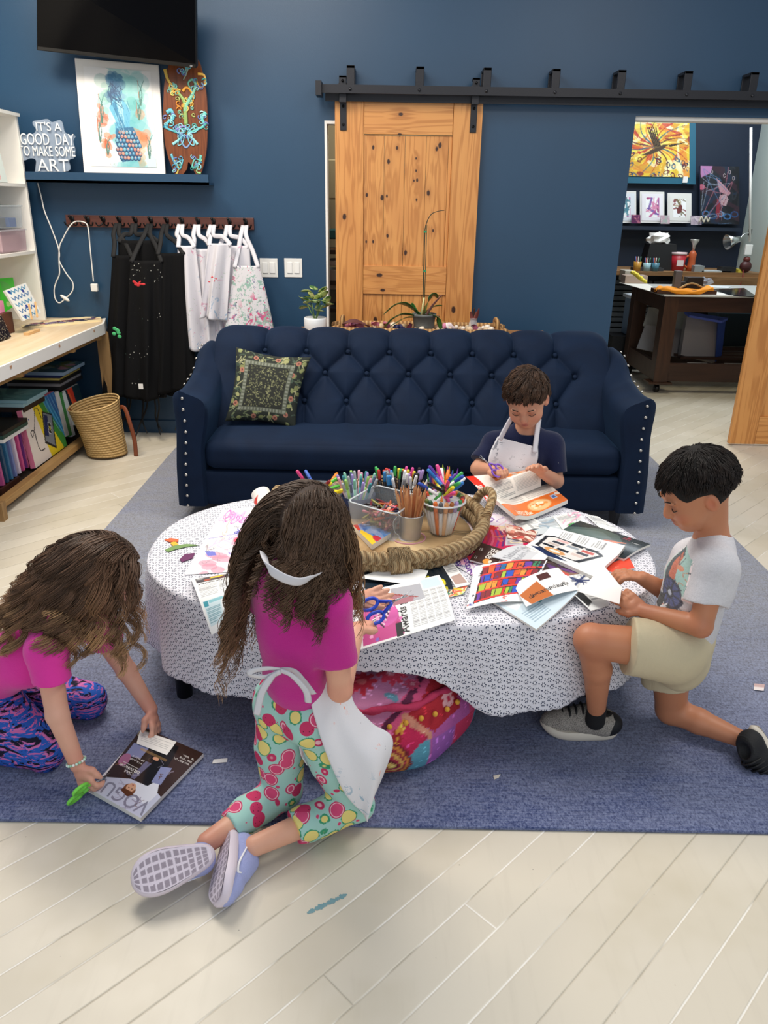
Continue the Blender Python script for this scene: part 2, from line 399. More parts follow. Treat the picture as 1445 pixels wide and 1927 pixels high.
def fbm(sc, amp, seed=1, oct=6, stretch=(1, 1, 1)):
    r = np.random.default_rng(seed); K = r.normal(0, 1, (oct*3, 3)); K = K/np.linalg.norm(K, axis=1)[:, None]*sc*r.uniform(.6, 1.6, (oct*3, 1))*np.array(stretch); ph = r.uniform(0, 6.28, oct*3)
    def f(g):
        o = 0
        for k, p in zip(K, ph): o = o+np.sin(g@k+p)
        return (o/math.sqrt(oct*3)*amp).astype(np.float32)
    return f
def body_obj(B, name, mats, parent, vox=.005, noise=None, it=1, paint=None, base=None, origin=None):
    V, F = B.mesh(vox, noise); V = relax(V, F, it) if it else V
    mb = MB(); c = None
    if paint is not None:
        c = np.ones((len(V), 3))*hx(base)
        for p, r, cc, al in paint:
            d = np.linalg.norm((V-np.asarray(p, float))/np.broadcast_to(np.asarray(r, float), (3,)), axis=1); w = np.clip(1.5-1.5*d, 0, 1)*al
            c = c*(1-w[:, None])+hx(cc)*w[:, None]
        c = np.clip(c, 0, .999)
    mb.add(V, F.tolist(), 0, True, c=c); return mb.build(name, mats, parent, origin=origin)
# ---------- the setting ----------
WY = 5.35
def wood(name, c1, c2, axis=2, sc=1., knots=0, rough=.5, dark='5a2f12', ring=34):
    g = G(name, rough); o = g.obj(); s = [9*sc]*3; s[axis] = .7*sc; p = g.scale(o, s)
    n = g.noise(p, 1., 3, .55, .4); f = (n*ring).sin()*.5+.5
    f = f*g.noise(g.scale(o, [x*5 for x in s]), 2., 2)*1.2
    c = g.mix(f.clamp(), c1, c2); c = g.mix(g.noise(o, 2.2*sc, 2).clamp()*.25, c, dark)
    if knots:
        ks = [4.2, 4.2, 4.2]; ks[axis] = 2.6; d, col = g.vor(g.scale(o, ks, rot=(.0, .0, .0)), 1., 1., out=('Distance', 'Color'))
        kk = g.xyz(col)[0]; r = (kk > 1-knots)*.045+.012; d2 = d+g.noise(o, 30)*.02
        c = g.mix(g.step(d2-r, .035, 0.), c, '7a4319'); c = g.mix(g.step(d2-r, .0, -.012), c, '2f170a')
    g.color(c); g.bump(f, .12, .002); return g.m
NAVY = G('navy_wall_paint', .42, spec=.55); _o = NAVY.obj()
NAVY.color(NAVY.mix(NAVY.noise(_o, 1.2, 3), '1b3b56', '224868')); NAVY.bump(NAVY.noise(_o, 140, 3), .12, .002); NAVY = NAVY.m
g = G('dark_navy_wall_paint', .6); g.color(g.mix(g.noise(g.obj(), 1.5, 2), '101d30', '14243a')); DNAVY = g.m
WHITE = mat('ece9e4', .45, bump=.05, bs=30); BLACK = mat('121214', .45); IRON = mat('25252a', .42, .35, bump=.12, bs=220)
# floor: white painted boards laid diagonally
g = G('white_painted_boards', .38, spec=.5); o = g.obj(); x, y, z = g.xyz(o)
s2 = .70711; a = (x+y)*s2; b = (y-x)*s2; W = .0965
bi = (b/W+.54).floor(); fb = ((b/W+.54)-bi); edge = g.math('MINIMUM', fb, 1-fb)*W
rnd = g.math('FRACT', (bi*12.9898).sin()*437.58)
la = a/3.4+rnd*7.3; li = la.floor(); fl = la-li; eg2 = g.math('MINIMUM', fl, 1-fl)*3.4; e2 = g.math('MINIMUM', edge, eg2)
tone = g.math('FRACT', ((bi*3.7+li*9.1).sin())*91.7)
col = g.mix(tone, 'cdc4b2', 'd8d0c0'); gr = g.noise(g.scale(o, (30, 3, 1), rot=(0, 0, math.radians(-45))), 1., 5, .6)
col = g.mix(g.step(g.noise(o, 1.7, 4, .6), .5, .75)*.55, col, 'b6ab8e'); col = g.mix(g.step(gr, .55, .8)*.3, col, 'bdb4a4')
seam = g.step(e2+g.noise(o, 40, 2)*.0016, .0034, .0012); pick = g.step(g.noise(o, 3.1, 2), .46, .54)
col = g.mix(seam*(pick*.5), col, '8d8574'); col = g.mix(seam*(1-pick), col, 'f4f0e8')
spk = g.step(g.vor(o, 16), .035, .02); col = g.mix(spk*.6, col, '6e665a')
# a long smear of blue-grey paint
sa = a-.966; sb = b-.993+.0; q = g.math('MAXIMUM', (sa.abs()-.052)/.01, (sb.abs()-.0075)/.004)+g.noise(g.scale(o, (60, 60, 1)), 1., 3)*2.2
g.color(col); g.set('Roughness', g.noise(o, 6, 3)*.3+.28)
g.bump(g.math('MAXIMUM', 1-g.step(e2, 0., .004), 0.)*-1.+gr*.12+g.noise(o, 25, 4)*.1, .35, .004); FLOORM = g.m
struct(MB().bb((-2.75, -2.2, -.08), (4.3, 9.0, 0)).build('floor', FLOORM, origin=(0, 0, 0)))
sm = G('floor_paint_smear', .5); sm.color(sm.mix(sm.noise(sm.obj(), 90, 3), '5f8f9c', '86a7ab'))
p0 = P(578, 1719, Z=0); p1 = P(653, 1683, Z=0); A = []
for t in np.linspace(0, 1, 90): c = p0*(1-t)+p1*t; w = (.0055+.0012*math.sin(t*23)+.001*math.sin(t*61)+random.gauss(0, .0009))*min(1, .3+5*t, .3+5*(1-t)); nn = np.array([-.55, .83, 0]); A.append([c-nn*w+[0, 0, .0006], c+nn*w*1.2+[0, 0, .0006]])
tag(MB().grid(np.array(A)).build('paint_smear', sm.m), 'short streak of dried blue-grey paint on the white floorboards in the foreground', 'paint mark')
m = MB()
for lo, hi in (((-2.75, -.0), (-.41, 3.5)), ((-.41, 2.02), (.45, 3.5)), ((.45, 0), (1.52, 3.5)), ((1.52, 2.085), (3.25, 3.5)), ((3.25, 0), (4.3, 3.5))):
    m.bb((lo[0], WY, lo[1]), (hi[0], WY+.12, hi[1]))
struct(m.build('wall_back', NAVY))
struct(MB().bb((-2.85, 2.6, 0), (-2.75, 9, 3.5)).build('wall_left', NAVY))
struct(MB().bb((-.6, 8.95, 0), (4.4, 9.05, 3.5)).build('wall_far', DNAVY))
g = G('pale_green_wall', .6).color('b9c4bd'); PALE = g.m
struct(MB().bb((4.18, 5.47, 0), (4.3, 8.95, 3.5)).build('wall_right', PALE))
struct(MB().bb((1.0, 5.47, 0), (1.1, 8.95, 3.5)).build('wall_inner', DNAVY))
m = MB().bb((-.412, WY-.004, 0), (-.398, WY+.13, 2.03)); m.bb((-.41, WY-.002, 2.012), (.45, WY+.12, 2.03)); struct(m.build('trim_1', WHITE))
m = MB().bb((1.515, WY+.02, 2.062), (3.25, WY+.125, 2.09)); struct(m.build('trim_2', WHITE))
struct(MB().bb((.45, WY-.006, 0), (1.52, WY, .0)).build('trim_3', NAVY)) if False else None
struct(MB().bb((-2.3, WY-.015, 0), (-.41, WY, .09)).build('baseboard_back', NAVY))
# storeroom seen through the gap beside the barn door
m = MB(); m.bb((-.5, 6.5, 0), (.6, 6.55, 2.6)); struct(m.build('wall_storeroom', mat('b9a886', .7)))
sh = thing('storage_rack', 'dark storage rack seen through the narrow gap left of the pine sliding door', 'rack', (-.1, 6.2, 0))
m = MB()
for z in (.35, .78, .98, 1.2): m.bb((-.5, 6.0, z), (.4, 6.4, z+.03))
m.build('shelf', mat('3a2a1c', .6), sh)
m = MB(); [m.bb((x, y, 0), (x+.03, y+.03, 1.72)) for x in (-.5, .37) for y in (6.0, 6.37)]; m.build('frame', BLACK, sh)
def pbox(x0, y0, x1, y1, Y, dep=.02): a = P(x0, y0, Y=Y); b = P(x1, y1, Y=Y); return (min(a[0], b[0]), Y, min(a[2], b[2])), (max(a[0], b[0]), Y+dep, max(a[2], b[2]))
for i, (y0, y1, c, n, l) in enumerate(((300, 375, 'c8b890', 'cardboard_box', 'tan cardboard box high in the storeroom gap'), (432, 450, '2b5c58', 'storage_box', 'teal box in the storeroom gap'), (470, 476, 'c08a50', 'wooden_board', 'thin wooden board in the storeroom gap'), (490, 500, 'ddd3c4', 'paper_stack', 'pale stack of paper in the storeroom gap'), (508, 545, 'cfc6b4', 'canvas_bag', 'cream cloth bag in the storeroom gap'))):
    lo, hi = pbox(617, y1, 645, y0, 6.05, .25); tag(MB().bb(lo, hi).build(n, mat(c, .7, bump=.3), bev=.01), l, n.split('_')[-1])
area('storeroom_fill', (.0, 5.8, 2.5), (-.1, 6.2, 1.), .4, .3, 7, (1, .93, .8))  # unseen fill, added to brighten the dark gap beside the door
# rug
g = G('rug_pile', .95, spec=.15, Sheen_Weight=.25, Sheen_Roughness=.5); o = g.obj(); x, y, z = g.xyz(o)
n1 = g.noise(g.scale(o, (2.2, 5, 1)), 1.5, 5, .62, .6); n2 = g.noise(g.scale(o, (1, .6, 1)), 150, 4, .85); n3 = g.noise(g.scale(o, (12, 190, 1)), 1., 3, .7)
t = g.step(y+n1*1.4-.7, 1.55, 2.9)  # greyer towards the back: ombre pile, with some glancing sheen painted into it
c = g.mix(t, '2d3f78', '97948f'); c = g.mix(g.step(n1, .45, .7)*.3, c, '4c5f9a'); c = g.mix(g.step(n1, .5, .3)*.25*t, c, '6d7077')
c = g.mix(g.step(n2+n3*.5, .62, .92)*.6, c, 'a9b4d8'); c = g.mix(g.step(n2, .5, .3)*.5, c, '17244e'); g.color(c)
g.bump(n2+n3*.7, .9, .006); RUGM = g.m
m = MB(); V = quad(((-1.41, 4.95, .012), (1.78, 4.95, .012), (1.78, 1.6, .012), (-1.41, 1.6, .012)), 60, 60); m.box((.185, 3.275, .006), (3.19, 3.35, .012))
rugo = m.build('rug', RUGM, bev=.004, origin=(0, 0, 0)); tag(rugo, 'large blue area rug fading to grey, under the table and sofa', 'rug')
# ---------- barn track and doors ----------
t = thing('barn_door_track', 'black steel sliding door track across the navy wall', 'track', (1, WY, 2.2))
zt = P(1000, 178, Y=5.22)[2]; zb = zt-.036
m = MB().bb((-.43, 5.205, 2.166), (3.3, 5.217, 2.212)); m.build('rail', IRON, t)
m = MB().bb((-.40, 5.275, 2.13), (3.3, 5.287, 2.175)); m.build('rear_rail', IRON, t)
MB().bb((-.45, 5.17, 2.15), (-.415, 5.3, 2.226)).build('end_stop', IRON, t)
for px in (660, 790, 916, 1045, 1168, 1293, 1417):
    X = P(px, 150, Y=5.24)[0]; m = MB().bb((X-.024, 5.22, 2.17), (X+.024, 5.236, 2.315)); m.bb((X-.024, 5.22, 2.298), (X+.024, WY, 2.315)); m.bb((X-.024, WY-.012, 2.2), (X+.024, WY, 2.31))
    b = m.build('bracket', IRON, t, bev=.003); mm = MB()
    mm.cyl((X-.002, 5.199, 2.189), (X-.002, 5.206, 2.189), .009, seg=8); mm.build('bolt', mat('3c3c40', .3, .8), b)
KN = [P(a, b, Y=5.3) for a, b in ((702, 277), (731, 304), (747, 278), (752, 253), (690, 367), (719, 372), (728, 369), (689, 455), (702, 455), (729, 444), (785, 339), (779, 340), (783, 321), (783, 298), (784, 376), (763, 476), (828, 273), (822, 280), (806, 363), (815, 434), (754, 215), (648, 408), (714, 518), (720, 546), (853, 583), (706, 602))]; KR = [1, 1.2, .9, 1, 1, 1.4, .8, .8, .9, 1, .9, .6, .7, .6, .7, 1.3, 1.4, 1.1, 1.3, .8, 1.2, 1.6, 1.6, 1.3, 1.8, 1.6]
def pine(name, axis):
    g = G(name, .42); o = g.obj(); x, y, z = g.xyz(o); s = [13, 9, 13]; s[axis] = .8; dk = None; wr = None
    for k, r in zip(KN, KR):
        dx, dz = (x-float(k[0]-.1105))*(1/(.0085*r)), (z-float(k[2]-.012))*(1/(.0085*r)); dx, dz = (dx*.62, dz) if axis == 0 else (dx, dz*.62); q = (dx*dx+dz*dz).sqrt(); dk = q if dk is None else g.math('MINIMUM', dk, q)
    near = g.step(dk, 7., 0.); p = g.scale(o, s); n = g.noise(p, 1., 3, .5, .5)+near*.10; f = (n*46).sin()*.5+.5; f2 = g.step(f, .35, 1.); c = g.mix(g.noise(p, .6, 2), 'e2a45f', 'cf8a48'); c = g.mix(f2*.55, c, 'a9672c'); c = g.mix(g.step(g.noise(o, 2.4, 2), .5, .75)*.35, c, 'b87440'); c = g.mix(near*near*.5, c, '9a5c2c')
    c = g.mix(g.step(dk+g.noise(o, 60)*.5, 1.35, .95), c, '3a1e10'); g.color(c); g.bump(f, .15, .002); return g.m
PINE = pine('knotty_pine', 2); PINEX = pine('pine_rail_grain', 0)
def barn_door(X0, X1, Z0, Z1, Y, label, straps):
    w = (X1-X0); t = thing('barn_door', label, 'door', ((X0+X1)/2, Y, Z0), )
    sw = .178; MB().bb((X0, Y, Z0), (X0+sw, Y+.038, Z1)).build('stile', PINE, t, bev=.002); MB().bb((X1-sw, Y, Z0), (X1, Y+.038, Z1)).build('stile', PINE, t, bev=.002)
    for a, b in ((Z1-.195, Z1), (.995, 1.175), (Z0, Z0+.2)): MB().bb((X0+sw+.002, Y+.002, a), (X1-sw-.002, Y+.036, b)).build('cross_rail', PINEX, t, bev=.002)
    m = MB(); n = 4; iw = w-2*sw; e = [0, .235, .47, .71, .96, 1.0]
    for i in range(5): m.bb((X0+sw+iw*e[i]+.001, Y+.014, Z0+.2), (X0+sw+iw*e[i+1]-.001, Y+.03, Z1-.2))
    m.build('plank_panel', PINE, t, bev=.002)
    for sx in straps:
        m = MB().bb((sx-.02, Y-.008, Z1-.178), (sx+.02, Y, Z1+.05)); m.bb((sx-.022, 5.235, 2.12), (sx+.022, 5.247, 2.262)); m.bb((sx-.022, 5.235, 2.25), (sx+.022, 5.3, 2.262)); m.cyl((sx, 5.25, 2.2), (sx, 5.27, 2.2), .035, seg=16)
        s = m.build('hanger_strap', IRON, t, bev=.002); mm = MB()
        for z in (Z1-.045, Z1-.145, 2.235): mm.cyl((sx, Y-.016 if z < Z1 else 5.226, z), (sx, Y if z < Z1 else 5.236, z), .008, seg=8)
        mm.build('bolt', mat('0c0c0e', .35, .6), s)
    return t
barn_door(-.344, .565, .012, 2.15, 5.3, 'knotty pine sliding barn door hanging behind the sofa', (P(646, 220, Y=5.3)[0], P(891, 220, Y=5.3)[0]))
barn_door(2.44, 3.36, .012, 2.15, 5.26, 'pine sliding barn door at the right edge, only its left edge in view', ())
# ---------- things on the back wall ----------
t = thing('television', 'large black flat television hung tilted high on the navy wall', 'television', (-1.55, 5.1, 2.3))
c4 = [P(68, -60, Y=5.0), P(368, -30, Y=5.0), P(370, 129, Y=5.12), P(69, 95, Y=5.16)]; nn = nrm(np.cross(c4[3]-c4[0], c4[1]-c4[0]))
if nn[1] > 0: nn = -nn
def slab(c4, d, name, mt, par, bev=0, ins=0.):
    c4 = [np.asarray(c) for c in c4]; ctr = sum(c4)/4; c4 = [c+(ctr-c)*ins for c in c4]; m = MB(); n = nrm(np.cross(c4[3]-c4[0], c4[1]-c4[0])); n = n if n[1] < 0 else -n
    m.add(np.array(c4+[c-n*d for c in c4]), [(0, 1, 2, 3), (7, 6, 5, 4), (0, 4, 5, 1), (1, 5, 6, 2), (2, 6, 7, 3), (3, 7, 4, 0)], sm=False); return m.build(name, mt, par, bev=bev)
slab(c4, .045, 'casing', mat('08080a', .4), t, .006)
c5 = [c+nn*.002 for c in c4]; c5[2] = c5[2]+(c5[1]-c5[2])*.05; c5[3] = c5[3]+(c5[0]-c5[3])*.05
slab(c5, .003, 'screen', mat('030305', .18, spec=.08), t, 0, .012)
cv = CV(60, 14, '0a0a0c'); cv.text(.05, .8, .12, 'VIZIO', 'c8c8cc', bold=.02); q = [c4[3]*(1-a)+c4[2]*a+(c4[0]-c4[3])*b for a, b in ((.955, .045), (.99, .045), (.99, .012), (.955, .012))]
m = MB(); picture(m, cv, [x+nn*.003 for x in q]); m.build('badge', vmat('badge_print', .3), t)
MB().bb((-1.8, 5.15, 2.4), (-1.35, WY, 2.7)).build('wall_mount', BLACK, t)
# ledge with the framed picture, the board and the sign
g = thing('wall_ledge', 'navy picture ledge shelf under the framed artwork', 'shelf', (-1.7, 5.25, 1.63))
lo = P(52, 343, Y=5.2); hi = P(392, 331, Y=5.2); LZ = 1.70
MB().bb((-2.26, 5.19, 1.645), (-1.125, WY, 1.66)).build('ledge_board', NAVY, g); MB().bb((-2.26, 5.19, 1.645), (-1.125, 5.205, 1.705)).build('front_lip', NAVY, g)
t = thing('framed_artwork', 'white framed watercolour of a blue figure with fish scales leaning on the ledge', 'picture', (-1.62, 5.27, 1.66))
F4 = [P(140, 109, Y=5.33), P(298, 122, Y=5.33), P(311, 328, Y=5.24), P(158, 325, Y=5.24)]
slab(F4, .018, 'frame', WHITE, t, .003)
cv = CV(150, 200, 'f1efec'); R_ = random.Random(3)
def wc(x, y, r, c, n=7, al=.35):
    for _ in range(n): cv.ell(x+R_.gauss(0, r*.45), y+R_.gauss(0, r*.6), r*R_.uniform(.3, .8), r*R_.uniform(.3, .9), c, R_.random()*3, al)
wc(.55, .22, .28, '7fc4c2', 20, .3); wc(.35, .45, .2, 'a9d8d6', 14, .3); wc(.3, .3, .13, '6fa79a', 8, .3); wc(.75, .35, .12, '4f9f98', 8, .3); wc(.55, .85, .3, '5fb0b8', 16, .3); wc(.8, .62, .13, 'e07a4c', 8, .4); wc(.25, .5, .08, 'e0664a', 8, .5); wc(.28, .77, .09, 'e8663f', 7, .5); wc(.75, .85, .1, 'dd9a6a', 8, .4)
for x0, y0, h in ((.22, .55, .3), (.17, .75, .28), (.82, .35, .25), (.78, .5, .2), (.27, .88, .2), (.9, .9, .25)):
    for k in range(4): cv.curve([(x0, y0), (x0+.03*math.sin(k*2), y0-h*.5), (x0+.07*math.cos(k*2.2), y0-h)], .012, ('2f6d6a', '2e5f58', 'c65a34', '3e857c')[k], .75, True)
cv.ell(.47, .22, .085, .1, '4a93b4'); cv.ell(.49, .21, .05, .07, '8fc5d8'); wc(.45, .14, .1, '3c6f96', 16, .45); wc(.37, .27, .07, '35618a', 12, .45); wc(.55, .25, .05, '7aa6c0', 8, .4)
cv.poly([(.42, .3), (.55, .3), (.66, .42), (.63, .56), (.68, .66), (.4, .66), (.42, .52), (.34, .4)], '6bb3cf'); cv.poly([(.46, .32), (.54, .33), (.56, .6), (.5, .62)], '9fd2e2'); cv.curve([(.42, .36), (.5, .52), (.6, .72), (.66, .8)], .03, '3f86ad', .9)
cv.poly([(.42, .6), (.68, .58), (.78, .75), (.7, .92), (.48, .95), (.4, .75)], '386f94')
for j in range(8):
    for i in range(8):
        x, y = .40+i*.052+(j % 2)*.026, .60+j*.044
        if ((x-.59)/.19)**2+((y-.79)/.19)**2 < 1: cv.ell(x, y, .030, .034, '1f4468'); cv.ell(x, y-.006, .022, .025, ('b6786a', '5f93b8', 'c98f78', '4a86a8', '6fa8b8')[(i*2+j*3) % 5]); cv.ell(x, y-.012, .010, .012, ('d8a898', '8fc0d4')[(i+j) % 2])
for k in range(40): x, y = R_.uniform(.4, .62), R_.uniform(.32, .62); cv.curve([(x, y), (x+.02, y+.05), (x+R_.gauss(.03, .02), y+.1)], .006, R_.choice(['2f6f98', '9fd6e4', '4a98bc', 'c4e8ee', '2a5f88']), .6, True)
for k in range(14): cv.curve([(R_.uniform(.35, .5), R_.uniform(.1, .3)), (R_.uniform(.35, .55), R_.uniform(.15, .35)), (R_.uniform(.33, .58), R_.uniform(.2, .42))], .005, '254a70', .8)
cv.line([(.53, .2), (.56, .205)], .006, '1d3350'); cv.text(.3, .985, .03, 'LYK', '9a9a98')
m = MB(); picture(m, cv, [F4[0]*(1-a)*(1-b)+F4[1]*a*(1-b)+F4[2]*a*b+F4[3]*(1-a)*b for a, b in ((.1, .065), (.9, .065), (.9, .94), (.1, .94))], lift=.003)
m.build('print', vmat('watercolour_print', .35), t)
# painted wooden fish-tail board
t = thing('painted_surfboard', 'small walnut fish-tail surfboard painted with blue and gold scrolls on the ledge', 'surfboard', (-1.24, 5.27, 1.66))
cx, xs = 349, None; prof = [(372, 112), (381, 135), (389, 180), (391, 225), (390, 270), (386, 300), (378, 328), (370, 329), (356, 305), (352, 318), (343, 329), (331, 329), (320, 305), (311, 270), (308, 225), (309, 170), (314, 135), (325, 112), (350, 98)]
pts = [P(a, b, Y=5.3+(329-b)/217*.04-.06) for a, b in prof]; Q = spline(pts, 4, True)
WALN = wood('walnut_veneer', '7d4424', '5c2f18', 2, 1.3, 0, .3, ring=60)
def painted_board():
    m = MB(); n = len(Q); c = Q.mean(0); f = [tuple(range(n))]; m.add(Q+[0, -.008, 0], f, sm=False); m.add(np.concatenate([Q+[0, -.008, 0], Q+[0, .012, 0]]), [(i, (i+1) % n, n+(i+1) % n, n+i) for i in range(n)]); m.add(Q+[0, .012, 0], [tuple(range(n))[::-1]]); m.build('board', WALN, t)
    def sw(pl, w, c, name): mm = MB(); q = spline([P(a, b, Y=5.3+(329-b)/217*.04-.071) for a, b in pl], 6); mm.tube(q, np.linspace(w, w*.35, len(q))*1.05, 6, flat=.35, ref=(0, 1, 0)); return mm, c
    S = [([(372, 139), (384, 142), (386, 158), (376, 164), (370, 152)], .008, 'e5b04a'), ([(310, 130), (316, 150), (328, 165), (340, 170)], .01, 'd9b24a'), ([(350, 235), (348, 205), (346, 190), (338, 178), (330, 168), (322, 170), (326, 180)], .013, '8fae62'),
         ([(348, 210), (352, 195), (362, 178), (368, 160), (362, 150), (354, 156), (358, 166)], .012, '7ec2a4'), ([(344, 172), (350, 165), (358, 170), (364, 185), (358, 200)], .009, 'e59a2e'), ([(344, 120), (350, 128), (345, 138), (338, 130)], .007, '86b6b4'), ([(356, 119), (350, 140), (345, 150)], .006, '9fb49c'),
         ([(314, 212), (322, 208), (326, 222), (316, 230), (312, 240), (330, 248), (345, 255)], .012, '5fb6c6'), ([(388, 212), (380, 222), (384, 236), (370, 244), (352, 250)], .012, '64c4bc'), ([(351, 240), (340, 258), (350, 278), (362, 258), (351, 240)], .008, '7e9ac2'), ([(325, 272), (338, 262), (348, 254)], .009, '8fd0d4'), ([(372, 272), (364, 262), (354, 254)], .009, '8fd0d4'),
         ([(330, 245), (345, 238), (358, 246), (350, 256)], .009, '8a7cba'), ([(322, 290), (328, 305), (338, 318), (344, 300), (336, 306)], .008, '63b0c0'), ([(378, 292), (374, 310), (362, 316), (366, 300), (376, 302)], .008, '6cc4b4'), ([(332, 328), (336, 316), (328, 300)], .006, 'c6b15a'), ([(378, 326), (370, 322), (380, 300)], .006, '9fcf8a')]
    for pl, w, c in S: mm, c = sw(pl, w, c, ''); mm.build('painted_scroll', mat(c, .35, bump=.2), t)
    R_ = random.Random(21); mm = MB(); warm = ['e5b04a', 'd98a2e', 'a8b868', '7eb89a', 'f0cc6a', '6aa8a0']; cool = ['5fb6c6', '3f8fb0', '8fd0d4', '6a7cb8', 'a8e0d8', '4aa8a0']
    def curl(px, py, r, a0, c, dr):
        q = [P(px+r*(1-k/22)*math.cos(a0+dr*k*.36), py+r*(1-k/22)*math.sin(a0+dr*k*.36), Y=5.3+(329-py)/217*.04-.073) for k in range(18)]; mm.tube(q, np.linspace(.0042, .0015, 18), 5, flat=.4, ref=(0, 1, 0), col=hx(c))
    for cx_, cy_, n_, rx, ry, pal in ((349, 195, 22, 17, 26, warm), (325, 168, 9, 11, 9, warm), (375, 160, 9, 11, 10, cool), (349, 248, 20, 20, 12, cool), (318, 225, 8, 8, 14, cool), (382, 228, 8, 7, 14, cool), (335, 310, 8, 7, 14, cool), (368, 308, 8, 8, 13, cool), (349, 130, 7, 12, 8, cool)):
        for k in range(n_): curl(cx_+R_.uniform(-rx, rx), cy_+R_.uniform(-ry, ry), R_.uniform(3, 6.5), R_.random()*6.3, R_.choice(pal), R_.choice((-1, 1)))
    for k in range(5): a = k*1.256-1.57; q = [(350+4*math.cos(a), 250+3*math.sin(a)), (350+17*math.cos(a+.25), 250+20*math.sin(a+.25)), (350+25*math.cos(a), 250+29*math.sin(a)), (350+17*math.cos(a-.25), 250+20*math.sin(a-.25)), (350+4*math.cos(a), 250+3*math.sin(a))]; q = spline([P(min(max(x, 312), 388), y, Y=5.3+(329-y)/217*.04-.073) for x, y in q], 6) if math.sin(a) > -.4 else None; (mm.tube(q, .0036, 5, flat=.4, ref=(0, 1, 0), col=hx('7cc4d0')) if q is not None else None)
    mm.build('painted_curls', vmat('enamel_paint', .35), t)
painted_board()
# unlit acrylic sign
t = thing('neon_sign', 'unlit clear acrylic sign with white tube lettering standing on the ledge', 'sign', (-2.08, 5.25, 1.66))
SY = 5.235; out = [(63, 228), (75, 226), (90, 224), (98, 230), (112, 226), (118, 232), (122, 248), (132, 254), (142, 256), (138, 266), (142, 282), (140, 297), (130, 302), (129, 322), (72, 324), (67, 318), (68, 302), (58, 298), (46, 302), (38, 298), (32, 287), (42, 280), (36, 272), (37, 262), (44, 254), (62, 252), (68, 244), (62, 234)]
pts = np.array([P(a, b, Y=SY) for a, b in out]); q = spline(pts, 4, True)
m = MB(); m.prism(np.c_[q[:, 0], q[:, 2]], -.003, .003, R=np.array([[1, 0, 0], [0, 0, -1], [0, 1, 0.]]), c=(0, SY, 0)); m.build('acrylic_backing', mat('a4b4c8', .2, name='frosted_acrylic', Transmission_Weight=.25, Alpha=.82), t)
def sign_text(s, x0, x1, y0, y1):
    v, tr = text_tris(s, -.005); mn, mx = v.min(0), v.max(0); a = P(x0, y1, Y=SY-.012); b = P(x1, y0, Y=SY-.012); v = (v-mn)/(mx-mn)
    mm = MB(); X = a[0]+(b[0]-a[0])*v[:, 0]; Z = a[2]+(b[2]-a[2])*v[:, 1]; mm.add(np.c_[X, np.full(len(X), SY-.012), Z], tr, sm=False); mm.build('tube_lettering', mat('eef0ee', .35), t, solid=.006)
for a in (("IT'S A", 69, 114, 230, 246), ('GOOD  DAY', 40, 138, 252, 272), ('TO MAKE SOME', 37, 140, 276, 293), ('ART', 72, 128, 300, 322)): sign_text(*a)
# its cord
WC = mat('e8e6e2', .4); cp = [(71, 344), (78, 372), (84, 398), (95, 425), (108, 460), (112, 478), (112, 492), (125, 515), (137, 532), (136, 548), (125, 560), (112, 570), (104, 562), (102, 545), (106, 530), (112, 515), (111, 490), (112, 465), (118, 450), (130, 428), (142, 417), (160, 419), (166, 430), (169, 460), (173, 500), (176, 530)]
q = spline([P(a, b, Y=5.3) for a, b in cp], 6); t = thing('power_cord', 'thin white power cord of the sign looped over the first coat hook', 'cord', (-2.1, 5.3, 1.0))
MB().tube(q, .0042, 6).build('cable', WC, t); a = P(178, 541, Y=5.3); MB().box(a, (.045, .03, .05)).build('plug', WC, t, bev=.006); MB().ell(P(122, 561, Y=5.3), (.035, .012, .012), RY(.6)).build('inline_switch', WC, t)
# coat rail with hooks
t = thing('coat_rail', 'reddish brown wooden coat rail with black double hooks under the ledge', 'coat rail', (-1.5, WY, 1.4))
r0z, r1z = 1.383, 1.456; MB().bb((-2.1, WY-.018, r0z), (-.878, WY, r1z)).build('rail_board', wood('mahogany_board', '5b332c', '4a2621', 0, 1., 0, .45), t, bev=.002)
HX = [P(p, 415, Y=WY)[0] for p in (139, 168, 197, 227, 257, 286, 316, 344, 374, 403, 433, 463)]
for x in HX:
    m = MB(); m.ell((x, WY-.022, 1.43), (.013, .006, .02)); m.tube(spline([(x, WY-.02, 1.43), (x, WY-.05, 1.425), (x, WY-.07, 1.445)], 5), .006, 6); m.ell((x, WY-.07, 1.447), .009)
    for s in (-1, 1): m.tube(spline([(x, WY-.025, 1.415), (x+s*.015, WY-.04, 1.397), (x+s*.033, WY-.05, 1.395), (x+s*.042, WY-.055, 1.415)], 5), .005, 6)
    m.build('hook', mat('141416', .35, .5), t)
# switches
for i, (px, lb, n) in enumerate(((506, 'white switch plate nearest the hanging aprons, two rocker switches', 2), (552, 'white double rocker switch plate nearer the sliding door', 2))):
    c = P(px, 504, Y=WY); t = thing('light_switch', lb, 'switch', c); MB().box(c-[0, .003, 0], (.118, .008, .12)).build('face_plate', mat('e9e7e2', .35), t, bev=.002)
    for s in (-1, 1): MB().box(c+[s*.024, -.009, 0], (.034, .008, .068)).build('rocker', mat('f3f1ed', .3), t, bev=.002)
